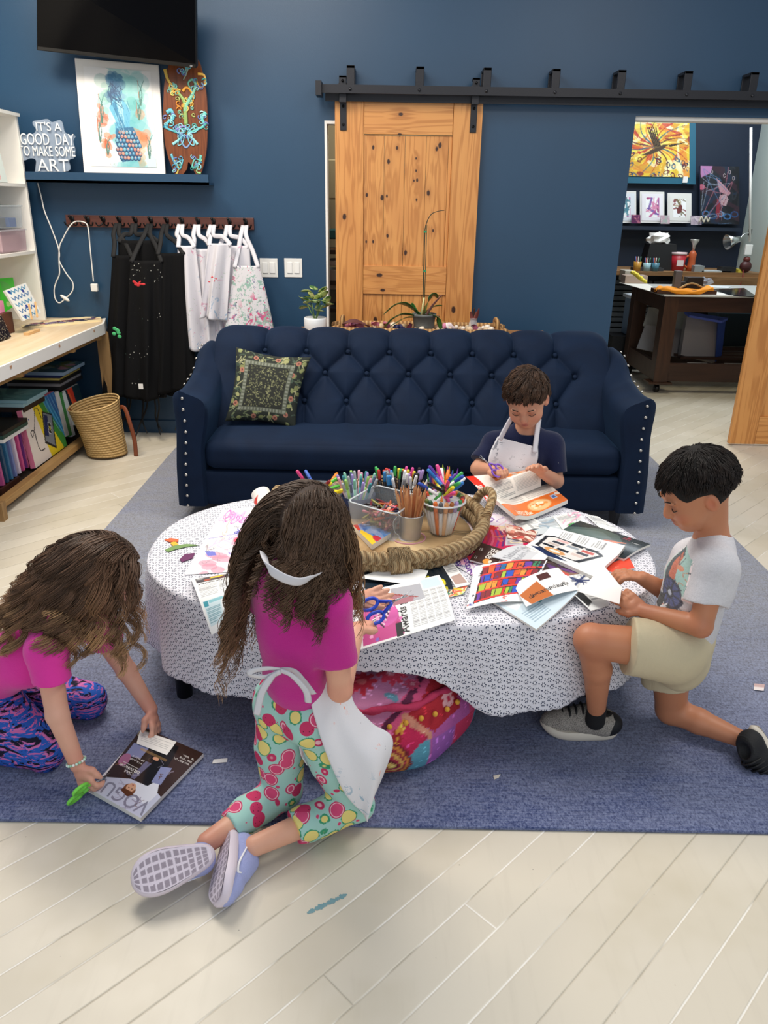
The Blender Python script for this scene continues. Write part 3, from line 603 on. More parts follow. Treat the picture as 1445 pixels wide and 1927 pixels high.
# aprons hanging from the hooks
def cloth_mat(name, base, splats, sc=9., dens=.5, rough=.85):
    g = G(name, rough, spec=.2); o = g.obj(); c = g.mix(0., base, base)
    for i, (col, th) in enumerate(splats):
        p = g.scale(o, (1, 1, 1), loc=(i*3.7, i*1.9, i*5.3)); n = g.noise(p, sc*(1+.5*(i % 3)), 4, .7, 1.5)
        msk = g.step(n, th, th+.02)*g.step(g.noise(p, 2.6, 1), dens, dens+.08); c = g.mix(msk, c, col)
    d = g.vor(g.scale(o, (1, 1, .6)), 55); c = g.mix(g.step(d, .16, .12)*g.step(g.noise(o, 6, 1), .55, .6), c, splats[0][0] if splats else base)
    g.color(c); g.bump(g.noise(o, 420, 2), .25, .002); return g.m
WA = [cloth_mat('white_apron_cotton', 'd9d6dc', [('9db4cc', .60), ('d0a0b4', .62), ('a7b9a4', .63)], 8, .5), cloth_mat('stained_apron_cotton', 'dbd8dc', [('d0608a', .57), ('7f7a9a', .60), ('93b5a8', .55), ('3a3844', .66), ('c83a6a', .62)], 10, .36)]
BA = [cloth_mat('black_apron_twill', '0b0b0d', [], rough=.9), cloth_mat('splattered_black_apron', '0b0b0d', [('b8b8b0', .68), ('6f8f86', .70)], 16, .5)]
def apron(name, label, hook, bl, br, yt, ll, lr, yb, dep, m_, strap, folds=4, amp=.022, ph=0., ties=None, group=None, straps2=None):
    t = thing(name, label, 'apron', (hook, 5.25, P(ll, yb, Y=5.2)[2]), group)
    a, b = P(bl, yt, Y=5.24-dep), P(br, yt, Y=5.24-dep); c, d = P(ll, yb, Y=5.24-dep), P(lr, yb, Y=5.24-dep); n, k = 40, 46; A = np.zeros((n, k, 3))
    for i in range(n):
        v = i/(n-1); e = v*v*(3-2*v)*.4+v*.6 if v > 0 else 0; L = a*(1-v)+c*v; Rr = b*(1-v)+d*v; hw = 0
        for j in range(k):
            u = j/(k-1); p = L*(1-u)+Rr*u; w = amp*(.2+v)*1.25; s = math.sin(folds*4.2*u+ph+1.3*math.sin(3.1*u+ph*1.7)+.9*math.sin(2.2*v+ph)); s2 = math.sin(folds*9.5*u+ph*2+2.5*v+2*math.sin(4*u+ph))*(.4+.6*math.sin(3*u+ph*3))
            p = p+[0.006*s2*v, -(w*s*.9+.35*w*s2*.4)-.06*math.sin(math.pi*u)*(.3+.7*v), .012*math.sin(5*u+ph)*v]; A[i, j] = p
    MB().grid(A).build('panel', m_, t, solid=.002)
    hz = 1.41
    for q in ((a, .0), (b, 1.)):
        pt = q[0]+[.006 if q[1] == 0 else -.006, -.01, -.01]; m = MB(); m.tube(spline([(hook+(q[1]-.5)*.02, WY-.055, hz), (hook+(q[1]-.5)*.035, WY-.09-dep*.4, hz-.06), (pt*.6+np.array([hook, WY-.09, hz])*.4), pt], 5), .015, 6, flat=.2, ref=(0, 1, 0)); m.build('neck_strap', strap, t)
    if ties:
        for x, y2, s in ties: m = MB(); p = P(x, yb-40, Y=5.24-dep); m.tube(spline([p, p+[.01, -.01, -.2], P(x+s, y2-25, Y=5.22), P(x+s*2.5, y2, Y=5.1)], 6), .006, 6, flat=.2, ref=(0, 1, 0)); m.build('tie', strap, t)
    return t
KB = mat('0d0d10', .8); KW = mat('d6d4da', .8)
apron('apron', 'long black apron furthest left on the rail, green paint fleck near its hem', HX[3], 212, 250, 480, 196, 264, 742, .06, BA[0], KB, 3, .02, .4, [(238, 820, -8), (232, 815, 6)])
apron('apron', 'black apron streaked with paint and a red dragon-shaped mark on the bib', HX[5], 246, 306, 490, 234, 316, 748, .10, BA[1], KB, 3, .02, 2.1, [(285, 812, 8), (292, 818, 4)])
apron('apron', 'plain black apron hanging in front of the white ones', HX[6], 296, 348, 476, 286, 374, 735, .08, BA[0], KB, 3, .026, 3.9, [(330, 822, 6), (340, 810, -4)])
apron('apron', 'black apron tucked behind the paint-streaked black one', HX[4], 222, 300, 452, 222, 335, 742, .02, BA[0], KB, 4, .02, 5.1, [(262, 815, 6), (270, 822, -6)])
apron('apron', 'narrow white apron beside the black ones', HX[7], 334, 368, 462, 340, 392, 655, .06, WA[0], KW, 3, .018, 1.)
apron('apron', 'folded white apron with pale green stains, second of the white ones', HX[8], 362, 402, 468, 366, 425, 648, .03, WA[0], KW, 3, .02, 2.4)
apron('apron', 'white apron with a red spot near the top, short and bunched', HX[9], 392, 436, 458, 378, 428, 600, .10, WA[0], KW, 3, .026, .2)
apron('apron', 'white apron hanging behind the most stained one', HX[10], 412, 470, 462, 405, 480, 652, .03, WA[0], KW, 4, .02, 3.)
apron('apron', 'wide white apron heavily stained pink and grey, at the right end of the rail', HX[11], 440, 488, 500, 423, 520, 634, .09, WA[1], KW, 2, .014, 1.4)
for (x, y, r, c, n, l) in ((260, 534, .028, 'c92a30', 9, 'red'), (405, 526, .012, 'd8323c', 5, 'red')):  # paint marks on two bibs
    m = MB(); R_ = random.Random(n)
    for _ in range(n): a = P(x+R_.gauss(0, 5), y+R_.gauss(0, 4), Y=5.01); m.ell(a, (r*R_.uniform(.3, .7), .002, r*R_.uniform(.15, .35)), RY(R_.gauss(0, .5)), 10)
    o_ = m.build('paint_mark', mat(c, .6), [o for o in bpy.data.objects if o.get('category') == 'apron'][1 if x < 300 else 6])
m = MB(); c_ = P(222, 625, Y=5.08)
for i in range(6): m.ell(c_+np.array([random.gauss(0, .012), -.01, random.gauss(0, .015)]), (.014, .003, .012), None, 10)
m.build('paint_mark', mat('46b06c', .6), [o for o in bpy.data.objects if o.get('category') == 'apron'][0])
for px, py, ai in ((265, 727, 1), (361, 719, 2)):
    MB().box(P(px, py, Y=5.02), (.03, .002, .035)).build('care_tag', WHITE, [o for o in bpy.data.objects if o.get('category') == 'apron'][ai])
# ---------- left side: hutch, workbench, canvases, basket ----------
def rbox(m, c, d, r, n=8, R=None, mi=0, puff=0., col=None):  # box with soft corners and bulging faces
    h = np.asarray(d, float)/2; r = min(r, min(h)*.999)
    for ax in range(3):
        for sg in (-1, 1):
            u, v = (ax+1) % 3, (ax+2) % 3; t = np.sin(np.linspace(-1, 1, 2*n+1)*math.pi/2)
            A, B = np.meshgrid(t, t, indexing='ij'); p = np.zeros(A.shape+(3,)); p[..., u] = A*h[u]; p[..., v] = B*h[v]; p[..., ax] = sg*h[ax]
            q = np.clip(p, -(h-r), h-r); e = p-q; L = np.linalg.norm(e, axis=-1, keepdims=True); s = q+e/np.maximum(L, 1e-9)*r
            s[..., ax] += sg*puff*(1-A**2)*(1-B**2)
            if R is not None: s = s@R.T
            m.grid(s+np.asarray(c, float), mi, flip=sg < 0, col=col)
    return m
MB.rbox = rbox
HW = mat('f0ede6', .5, bump=.06, bs=20)
t = thing('shelf_hutch', 'white painted open shelf unit standing on the workbench', 'shelf', (-2.5, 4.2, .8))
MB().bb((-2.72, 5.21, .8), (-2.275, 5.235, 2.03)).build('side_panel', HW, t, bev=.002); MB().bb((-2.72, 3.4, .8), (-2.7, 5.21, 2.03)).build('back_panel', HW, t)
for z in (1.24, 1.635): MB().bb((-2.7, 3.4, z-.018), (-2.275, 5.21, z)).build('shelf_board', HW, t)
MB().bb((-2.7, 3.4, 2.012), (-2.26, 5.235, 2.03)).build('top_board', HW, t)
TOPW = wood('maple_bench_top', 'ead6b6', 'dfc49c', 1, .7, 0, .4); PLY = wood('bare_fir', 'b9925c', '96703e', 1, 1., .2, .6); PLYV = wood('bare_fir_post', 'a58355', '7f6039', 2, 1., .2, .6)
t = thing('workbench', 'long pale wood workbench with white edge along the left wall', 'workbench', (-2.3, 4.2, 0))
m = MB(); pl = [(-2.7, 3.0), (-1.86, 3.0), (-1.86, 5.1), (-1.93, 5.33), (-2.7, 5.33)]; m.prism(pl, .776, .8); m.build('top', TOPW, t)
m = MB(); pl2 = [(-1.86, 3.0), (-1.846, 3.0), (-1.846, 5.1), (-1.916, 5.34), (-1.93, 5.33), (-1.86, 5.1)]; m.prism(pl2, .735, .802); m.build('edge_band', WHITE, t)
for i, y in enumerate((3.75, 4.35, 4.9)): MB().bb((-1.8455, y, .775), (-1.8440, y+.02, .79)).build('screw_plug', mat('b78f72', .6), t)
MB().bb((-1.95, 3.0, .69), (-1.91, 5.15, .735)).build('apron_rail', PLY, t)
for y in (3.9, 4.6, 5.05): MB().bb((-2.6, y, .70), (-1.87, y+.04, .74)).build('cross_brace', PLY, t)
for y in (5.16,): MB().bb((-1.93, y, 0), (-1.85, y+.05, .735)).build('leg', PLYV, t)
MB().bb((-2.05, 3.655, 0), (-1.96, 3.70, .10)).build('leg', PLYV, t); MB().bb((-2.25, 3.9, .06), (-2.18, 3.96, .7)).build('leg', PLYV, t)
MB().bb((-2.035, 3.6, .045), (-1.985, 5.2, .085)).build('lower_rail', PLY, t, bev=.003); MB().bb((-2.7, 3.2, .045), (-2.035, 5.2, .06)).build('lower_shelf', mat('2a2018', .7), t)
# small canvases: painted face + white core, one thing each
def paint(fn, w, h, bg): cv = CV(w, h, bg); fn(cv); return cv
def slabpic(name, label, cat, c4, d, edge, cv=None, group=None, face='canvas_face', rough=.5, back=None):
    c4 = [np.asarray(c, float) for c in c4]; n = nrm(np.cross(c4[3]-c4[0], c4[1]-c4[0])); n = n if n@(np.array([0, 0, CAMH])-c4[0]) > 0 else -n
    m = MB(); m.add(np.array(c4+[c-n*d for c in c4]), [(0, 1, 2, 3), (7, 6, 5, 4), (0, 4, 5, 1), (1, 5, 6, 2), (2, 6, 7, 3), (3, 7, 4, 0)], sm=False)
    if cv is None: return tag(m.build(name, mat(edge, rough, bump=.1)), label, cat, group)
    t = thing(name, label, cat, sum(c4)/4, group); m.build('body', mat(edge, rough), t); f = MB(); picture(f, cv, [c+n*.0012 for c in c4]); f.build(face, vmat('painted_face', rough), t); return t
def swirl(cv, cols, n=14, s=2, w=.05):
    R_ = random.Random(s)
    for _ in range(n):
        x, y = R_.random(), R_.random(); cv.curve([(x, y), (x+R_.gauss(0, .25), y+R_.gauss(0, .25)), (x+R_.gauss(0, .4), y+R_.gauss(0, .4))], w*R_.uniform(.3, 1.2), R_.choice(cols), .8)
    return cv
# cassette painting
def cass(cv):
    cv.poly([(.30, 0), (1, 0), (1, 1), (.55, 1)], '2f6fb0'); cv.poly([(.28, 0), (.5, 0), (.9, 1), (.5, 1)], 'e9cf2a'); cv.poly([(.45, 0), (.62, 0), (1, .8), (1, 1), (.9, 1)], '3f8f3c'); cv.poly([(.58, 0), (.7, 0), (1, .55), (1, .85)], '2e8fc0')
    for k in range(9): cv.curve([(.6+k*.04, .0), (.7+k*.04, .3), (.9+k*.03, .7)], .006, ('8fc4e4', '1f4f9c')[k % 2], .7)
    cv.poly([(.52, .20), (.78, .34), (.68, .93), (.40, .72)], '1d2026'); cv.poly([(.54, .235), (.755, .355), (.66, .87), (.43, .69)], '7e858e'); cv.poly([(.55, .27), (.64, .32), (.55, .66), (.45, .6)], '1d2a5c'); cv.poly([(.60, .42), (.68, .46), (.645, .66), (.565, .61)], 'c8ccd2'); cv.poly([(.61, .44), (.67, .47), (.64, .64), (.575, .6)], '22252c'); cv.ell(.625, .54, .016, .04, 'e6d84a', .2)
    cv.curve([(.46, .3), (.42, .12), (.34, .1), (.3, .2), (.2, .42), (.12, .5), (.1, .42), (.16, .4), (.2, .46), (.2, .62), (.24, .78), (.36, .8)], .008, '24242c'); cv.ell(.12, .2, .014, .014, '2b4fa0')
c4 = [P(40, 773, X=-2.10), P(101, 736, X=-2.10), P(126, 838, X=-2.05), P(67, 881, X=-2.05)]
slabpic('canvas_painting', 'square canvas painting of a grey cassette tape with pink edge, under the workbench', 'painting', c4, .03, 'e87fa0', paint(cass, 90, 90, 'ece2da'))
slabpic('canvas_painting', 'teal canvas with a red swirl leaning behind the straw basket', 'painting', [P(122, 735, X=-2.09), P(147, 722, X=-2.09), P(165, 790, X=-2.06), P(142, 800, X=-2.06)], .02, 'dfe3e4', paint(lambda c: (c.poly([(.1, 0), (.5, .0), (.5, .35), (.9, .9), (.4, .9), (.25, .5)], 'd9402a'), c.curve([(.2, .1), (.35, .5), (.6, .9)], .05, 'f06a3c'), c.ell(.85, .6, .1, .1, 'e58f7c', ring=.4)), 40, 60, '15343f'))
for i, (x, c, l) in enumerate(((104, 'eef0f2', 'white'), (110, '3e9a4c', 'green'), (116, 'dfe6ea', 'pale grey'))):
    a = P(x, 740+i, X=-2.10); b = P(x+6, 736+i, X=-2.10); slabpic('canvas_painting', l+' edged canvas standing between the cassette and the teal paintings', 'painting', [a, b, P(x+26, 818, X=-2.08), P(x+20, 822, X=-2.08)], .02, c)
def stack(cs, x0, x1, y0, y1, z, name='stacked_canvas'):
    for i, (dz, c, dx, dy, lab, top) in enumerate(cs):
        c4 = [(x0+dx, y0+dy, z+dz), (x1+dx, y0+dy, z+dz), (x1+dx, y1+dy, z+dz), (x0+dx, y1+dy, z+dz)]; c4 = [c4[3], c4[2], c4[1], c4[0]]
        slabpic(name, lab, 'canvas', c4, dz*.94, c, top); z += dz
SP = [(.022, '17181c', 0, 0, 'black canvas at the bottom of the far stack under the workbench', None), (.022, '8c8c92', -.01, .0, 'grey wrapped canvas, second from the bottom of the far stack', None), (.02, '101114', .0, -.01, 'black canvas third from the bottom of the far stack', None), (.012, 'd9c56a', -.01, 0, 'thin yellow edged canvas in the far stack', None), (.02, '1b2c6a', -.005, .01, 'navy canvas just under the top one of the far stack', None), (.022, '8ea9c4', .03, -.01, 'blue and olive painted canvas on top of the far stack', paint(lambda c: swirl(c, ['6f7c3a', '2d6f8c', '274b5c', '88a0a8', 'c98aa0'], 18, 4, .08), 50, 50, '2d5a72'))]
stack(SP, -2.42, -2.08, 4.86, 5.22, .41)
SPA = [(.16, '1a1a1e', 0, 0, 'dark storage box under the far stack of canvases', None), (.16, '24262c', 0, 0, 'charcoal storage box directly under the far canvases', None)]
for i in range(2): tag(MB().bb((-2.44, 4.88, .062+i*.174), (-2.12, 5.2, .234+i*.174)).build('storage_box', mat(('1a1a1e', '24262c')[i], .5), bev=.004), SPA[i][4], 'box')
stack([(.03, '241410', 0, 0, 'thick dark brown canvas under the pale blue ones', None), (.02, '9cc3cf', .0, 0, 'pale blue canvas, second of the near stack', None), (.02, '8fb8c6', .02, .01, 'teal-grey canvas on top of the near stack', paint(lambda c: swirl(c, ['4f8790', '70a2a8', '3c6c78'], 12, 8, .1), 40, 40, '5b929c'))], -2.40, -2.09, 4.33, 4.62, .40)
for i, (c, lab) in enumerate((('ececec', 'white canvas, lowest of the three lying on the near row of paintings'), ('274a42', 'dark green canvas lying on the near row of paintings'), ('15110f', 'black canvas lying on the near row of paintings'))):
    slabpic('stacked_canvas', lab, 'canvas', [(-2.42, 4.31, .335+i*.021), (-2.07, 4.31, .335+i*.021), (-2.07, 4.0, .335+i*.021), (-2.42, 4.0, .335+i*.021)], .019, c)
for i, (c, l) in enumerate((('7c3b8c', 'purple and magenta'), ('c8508a', 'pink'), ('d6c8dc', 'pale lilac'), ('6e7cb4', 'periwinkle'), ('2f6a96', 'blue'), ('274a6a', 'slate blue'), ('b04a86', 'deep pink'))):
    y = 4.22-i*.05; slabpic('canvas_painting', l+' canvas standing on edge in the near row under the workbench', 'painting', [(-2.08, y, .31), (-2.08, y+.02, .31), (-2.07, y+.02, .10), (-2.07, y, .10)], .28, c, paint(lambda cv: swirl(cv, ['e07ab0', '8a2a6c', 'd04a90'], 12, 5, .1), 16, 50, '6c2250') if i == 0 else None)
for i, (y, l) in enumerate(((3.98, 'dark brown wooden tray on the lower shelf, farther one'), (3.72, 'dark brown wooden tray on the lower shelf, nearest one'))):
    tr = thing('wooden_tray', l, 'tray', (-2.25, y, .062)); W_ = wood('dark_walnut_tray', '3c2018', '28140e', 1, 1, 0, .5); MB().bb((-2.42, y-.11, .062), (-2.06, y+.11, .07)).build('base', W_, tr)
    m = MB(); m.bb((-2.42, y-.11, .07), (-2.41, y+.11, .098)); m.bb((-2.07, y-.11, .07), (-2.06, y+.11, .098)); m.bb((-2.41, y-.11, .07), (-2.07, y-.10, .098)); m.bb((-2.41, y+.10, .07), (-2.07, y+.11, .098)); m.build('rim', W_, tr)
# things in the hutch and on the bench
CLEAR = mat('dfe8ec', .12, name='clear_plastic', Transmission_Weight=.0, Alpha=.32); CLEARP = mat('d8b8c0', .15, name='pink_tinted_plastic', Alpha=.5)
def bin_(name, label, lo, hi, fill, fc, lidc=CLEAR):
    t = thing(name, label, 'box', ((lo[0]+hi[0])/2, (lo[1]+hi[1])/2, lo[2])); c = (np.array(lo)+hi)/2; d = np.array(hi)-lo
    MB().box(c, d, top=1.05).build('tub', lidc, t, bev=.006, ); MB().box((c[0], c[1], hi[2]-.004), (d[0]*1.08, d[1]*1.08, .01)).build('lid', CLEAR, t, bev=.002)
    for i, (x, y, z, dx, dy, dz) in enumerate(fill): MB().box((lo[0]+d[0]*x, lo[1]+d[1]*y, lo[2]+d[2]*z), (d[0]*dx, d[1]*dy, d[2]*dz)).build('contents', mat(fc[i % len(fc)], .6), t, bev=.004)
z0 = 1.243
bin_('storage_bin', 'clear plastic bin with blue things inside, upper one in the hutch', (-2.6, 4.82, z0+.137), (-2.30, 5.14, z0+.268), [(.5, .3, .25, .8, .4, .4), (.7, .7, .25, .5, .3, .4)], ['2b2f38', '2f5ca8'])
bin_('storage_bin', 'clear pink-tinted plastic bin, lower one in the hutch', (-2.6, 4.82, z0+.001), (-2.30, 5.15, z0+.13), [(.5, .5, .4, .9, .8, .7)], ['cdb4b4'], CLEARP)
slabpic('framed_picture', 'small white framed picture at the left edge on the hutch middle shelf', 'picture', [(-2.3, 4.83, 1.80), (-2.3, 4.98, 1.80), (-2.28, 4.98, 1.637), (-2.28, 4.83, 1.637)], .012, 'f4f2ee', paint(lambda c: c.ell(.3, .75, .2, .25, 'e9a294'), 30, 40, 'e6efe8'))
def bq(x0, y0, x1, y1, X0, X1): return [P(x0, y0, X=X1), P(x1, y0+ (x1-x0)*.1, X=X1), P(x1, y1-(x1-x0)*.12, X=X0), P(x0, y1, X=X0)]
slabpic('canvas_painting', 'bright green canvas at the back of the hutch bottom shelf', 'painting', [P(-4, 524, X=-2.42), P(24, 522, X=-2.42), P(34, 572, X=-2.36), P(5, 590, X=-2.36)], .015, '58c24a', paint(lambda c: (c.ell(.6, .5, .15, .2, '7a5a44'), c.ell(.5, .8, .2, .15, 'b7e08a')), 30, 40, '3fd42a'))
cvp = CV(60, 60, 'f0f1ee')
for k in range(5): cvp.line([(.1+i*.08, .12+k*.2+.05*((i % 2)*2-1)) for i in range(11)], .018, ('3a8fb8', '2f6ea8')[k % 2])
for x, y in ((.15, .1), (.7, .2), (.85, .75), (.2, .9), (.5, .65)): cvp.ell(x, y, .05, .05, '2c3f94')
slabpic('patterned_board', 'white board with blue zigzag pattern on a small easel in the hutch', 'painting', [P(8, 547, X=-2.22), P(48, 532, X=-2.22), P(77, 588, X=-2.16), P(44, 604, X=-2.16)], .01, 'f2f2ee', cvp)
e = thing('table_easel', 'tiny bare wood easel holding the blue zigzag board', 'easel', P(66, 604, X=-2.14)); EW = mat('d9b07a', .6)
m = MB(); m.tube([P(54, 572, X=-2.13), P(60, 601, X=-2.11)], .006, 4); m.build('strut', EW, e); m = MB(); m.tube([P(66, 568, X=-2.13), P(70, 597, X=-2.11)], .006, 4); m.build('strut', EW, e); MB().box([-2.13, P(66, 603, X=-2.10)[1], .808], (.03, .16, .014)).build('ledge', EW, e)
tag(MB().box((-2.3, 4.60, .862), (.11, .2, .12)).build('brown_box', mat('54291a', .45), bev=.003), 'small dark brown wooden box on the bench beside the zigzag board', 'box')
g = G('glitter_black', .3); o = g.obj(); g.color(g.mix(g.step(g.vor(o, 120), .3, .2), '16121c', 'cfc4a8')); GL = g.m
tag(MB().box((-2.2, 4.39, .866), (.02, .2, .13), R=RY(-.3)).build('glitter_canvas', GL), 'black glitter canvas leaning at the left edge on the bench', 'painting')
slabpic('greeting_card', 'pink card between the glitter canvas and the green painting', 'card', [P(-3, 565, X=-2.3), P(6, 566, X=-2.3), P(10, 590, X=-2.28), P(0, 592, X=-2.28)], .004, 'ef9ac0')
c = thing('cutout_artwork', 'long wooden cutout painted with dark purple leaves lying on the bench', 'artwork', P(115, 605, Z=.8)); ow = [(40, 614), (75, 607), (90, 604), (125, 600), (165, 597), (190, 597), (190, 604), (150, 608), (120, 611), (90, 613), (60, 616), (42, 617)]
q = [P(a, b, Z=.803) for a, b in ow]; MB().prism([(p[0], p[1]) for p in q], .8, .808).build('board', mat('f0dcae', .5), c)
m = MB(); R_ = random.Random(2)
for i in range(46): a = P(R_.uniform(48, 165), 0, Z=.81) if 0 else P(50+i*2.9, 612-i*.3+R_.gauss(0, 1.2), Z=.81); m.ell(a, (.03, .012, .0015), RZ(R_.gauss(.8, .5)), 8, col=hx(R_.choice(['3a3450', '23203a', '6a5a7a', '8a7c9c', '9a4a54'])))
m.build('painted_leaves', vmat('leaf_paint', .5), c)
# straw basket
g = G('woven_straw', .8, spec=.2); u = g.uv(); x, y, z = g.xyz(u); row = (y*62.); br = ((x*230+row.floor()*2.2+g.math('PINGPONG', row, .5)*5.).sin()*.5+.5); rr = (g.math('FRACT', row)-.5).abs()*2
g.color(g.mix((br*.28+rr*.75).clamp(), 'dcbb84', '9c7741')); g.bump(br*.3-rr, .9, .006); STRAW = g.m
t = thing('straw_basket', 'slouching woven straw basket with brown leather handles on the floor', 'basket', (-1.82, 4.79, 0)); n1, n2 = 26, 56; A = []; B = []
for i in range(n1):
    v = i/(n1-1); c = np.array([-1.815+(-.045)*v, 4.80-.0*v, 0.015+.33*v]); rx = .128+.035*v-.01*math.sin(v*3); ry = .12+.03*v; ra = []
    for j in range(n2):
        a = j/n2*6.2832; wv = 1+.03*math.sin(3*a+4*v)*v; z = c[2]+(.035*math.cos(a+.3)*v+.03*v*math.sin(a-.2)); ra.append([c[0]+rx*wv*math.cos(a), c[1]+ry*wv*math.sin(a), z])
    A.append(ra)
A = np.array(A); cen = A.mean(1, keepdims=True); In = cen+(A-cen)*.95; UV = np.stack(np.meshgrid(np.linspace(0, .33, n1), np.arange(n2)/n2, indexing='ij')[::-1], -1)
m = MB(); m.grid(A, cv=True, uv=UV); m.grid(In[3:], cv=True, uv=UV[3:], flip=True); m.grid(np.stack([A[-1], (A[-1]+In[-1])/2+[0, 0, .006], In[-1]]), cv=True, uv=np.stack([UV[-1]]*3)); m.grid(np.stack([A[0], cen[0]+(A[0]-cen[0])*.01]), cv=True, uv=np.stack([UV[0]]*2), flip=True)
m.grid(np.stack([In[3], cen[3]+(In[3]-cen[3])*.01]), cv=True, uv=np.stack([UV[0]]*2)); m.build('woven_body', STRAW, t)
LEA = mat('7a3d22', .45, bump=.2); a = A[-1]
MB().tube(spline([P(222, 768, Y=4.82), P(234, 768, Y=4.80), P(244, 795, Y=4.78), P(253, 828, Y=4.78), P(256, 858, Y=4.78)], 8), .014, 8, flat=.3, ref=(0, 1, 0)).build('handle', LEA, t)
MB().tube(spline([P(135, 780, Y=4.72), P(131, 768, Y=4.8), P(140, 765, Y=4.86), P(150, 782, Y=4.84), P(158, 800, Y=4.86)], 8), .006, 6).build('handle', LEA, t)
# ---------- sofa ----------
g = G('navy_velvet', .82, spec=.25, Sheen_Weight=.35, Sheen_Roughness=.3, Sheen_Tint='3f6a96'); o = g.obj(); n = g.noise(g.scale(o, (2, 2, 2.6)), 2., 4, .6, .8)
g.color(g.mix(n, '041126', '08203c')); g.bump(g.noise(o, 300, 2)*.5+n, .15, .004); VEL = g.m
SX, SW = .14, 1.175
t = sofa = thing('sofa', 'navy velvet sofa with button tufted back and silver nailheads', 'sofa', (SX, 4.1, .012))
# backrest: tufted surface swept over the top
prof = spline([(4.03, .36), (4.06, .46), (4.14, .60), (4.23, .74), (4.29, .83), (4.35, .868), (4.43, .862), (4.47, .80), (4.48, .6), (4.48, .10)], 26)[:, :2]
seg = np.r_[0, np.cumsum(np.hypot(*np.diff(prof, axis=0).T))]
sAt = lambda z: np.interp(z, prof[:120, 1], seg[:120])
NX, NS = 560, 190; X0, X1 = SX-1.09, SX+1.085; xs = np.linspace(X0, X1, NX); ss = np.linspace(0, seg[-1], NS); py = np.interp(ss, seg, prof[:, 0]); pz = np.interp(ss, seg, prof[:, 1])
dy = np.gradient(py, ss); dz = np.gradient(pz, ss); ny, nz = -dz, dy  # outward normal in the YZ plane
rows = [sAt(.555), sAt(.69), sAt(.795)]; ds = .228; off = [-.215, -.107, -.213]; bt = []; 
for r, (s, o_) in enumerate(zip(rows, off)): bt += [(o_+k*ds, s, r) for k in range(-6, 7) if X0+.09 < o_+k*ds < X1-.08]
seg_ = []; top = sAt(.86)+.06
for (x, s, r) in bt:
    for (x2, s2, r2) in bt:
        if r2 == r+1 and abs(x2-x) < ds*.62: seg_.append(((x, s), (x2, s2), 1.))
    if r == 2: seg_.append(((x, s), (x, top+.12), 1.))
    if r == 0: seg_.append(((x, s), (x, s-.2), .8)); seg_ += [((x, s), (x+d, s-.13), .45) for d in (-.07, .07)]
    for d in ((.0, .075), (.045, .07), (-.04, .075), (.0, -.08), (.035, -.075)): seg_.append(((x, s), (x+d[0], s+d[1]), .22))
XX, SS = np.meshgrid(xs, ss); cre = np.full(XX.shape, 9.); fold = np.zeros(XX.shape)
for (a, b, w) in seg_:
    ax, as_ = b[0]-a[0], b[1]-a[1]; L = ax*ax+as_*as_; tt = np.clip(((XX-a[0])*ax+(SS-a[1])*as_)/L, 0, 1); d = np.hypot(XX-a[0]-ax*tt, SS-a[1]-as_*tt)
    if w >= .8: cre = np.minimum(cre, d)
    else: fold = np.minimum(fold, -w*.03*np.exp(-(d/.007)**2)*(1-tt))
bd = np.full(XX.shape, 9.)
for (x, s, r) in bt: bd = np.minimum(bd, np.hypot(XX-x, SS-s))
H = .040*(1-np.exp(-cre/.03))+fold*.7-.032*np.exp(-(bd/.016)**2); kk = np.clip((SS-top+.02)/.1, 0, 1); H = H*(1-kk*.75)+.028*kk
ed = np.minimum(XX-X0, X1-XX); rd = np.clip(1-ed/.10, 0, 1); rd = 1-np.sqrt(np.clip(1-rd**2, 0, 1))
A = np.stack([XX+np.where(XX < SX, 1, -1)*0*rd, py[:, None]+ny[:, None]*H+0*XX, pz[:, None]+nz[:, None]*H-rd*.06*np.clip((pz[:, None]-.5)/.3, 0, 1)], -1)
m = MB(); m.grid(A); m.grid(np.stack([A[:, 0], A[:, 0]*[1, 0, 1]+[0, 4.45, 0]])); m.grid(np.stack([A[:, -1], A[:, -1]*[1, 0, 1]+[0, 4.45, 0]])); m.build('tufted_backrest', VEL, t)
for (x, s, r) in bt:
    i = np.interp(s, seg, prof[:, 0]), np.interp(s, seg, prof[:, 1]); m = MB(); m.ell((x, i[0]-.006, i[1]+.002), (.013, .007, .013), RX(-.5), 10); m.build('button', VEL, t)
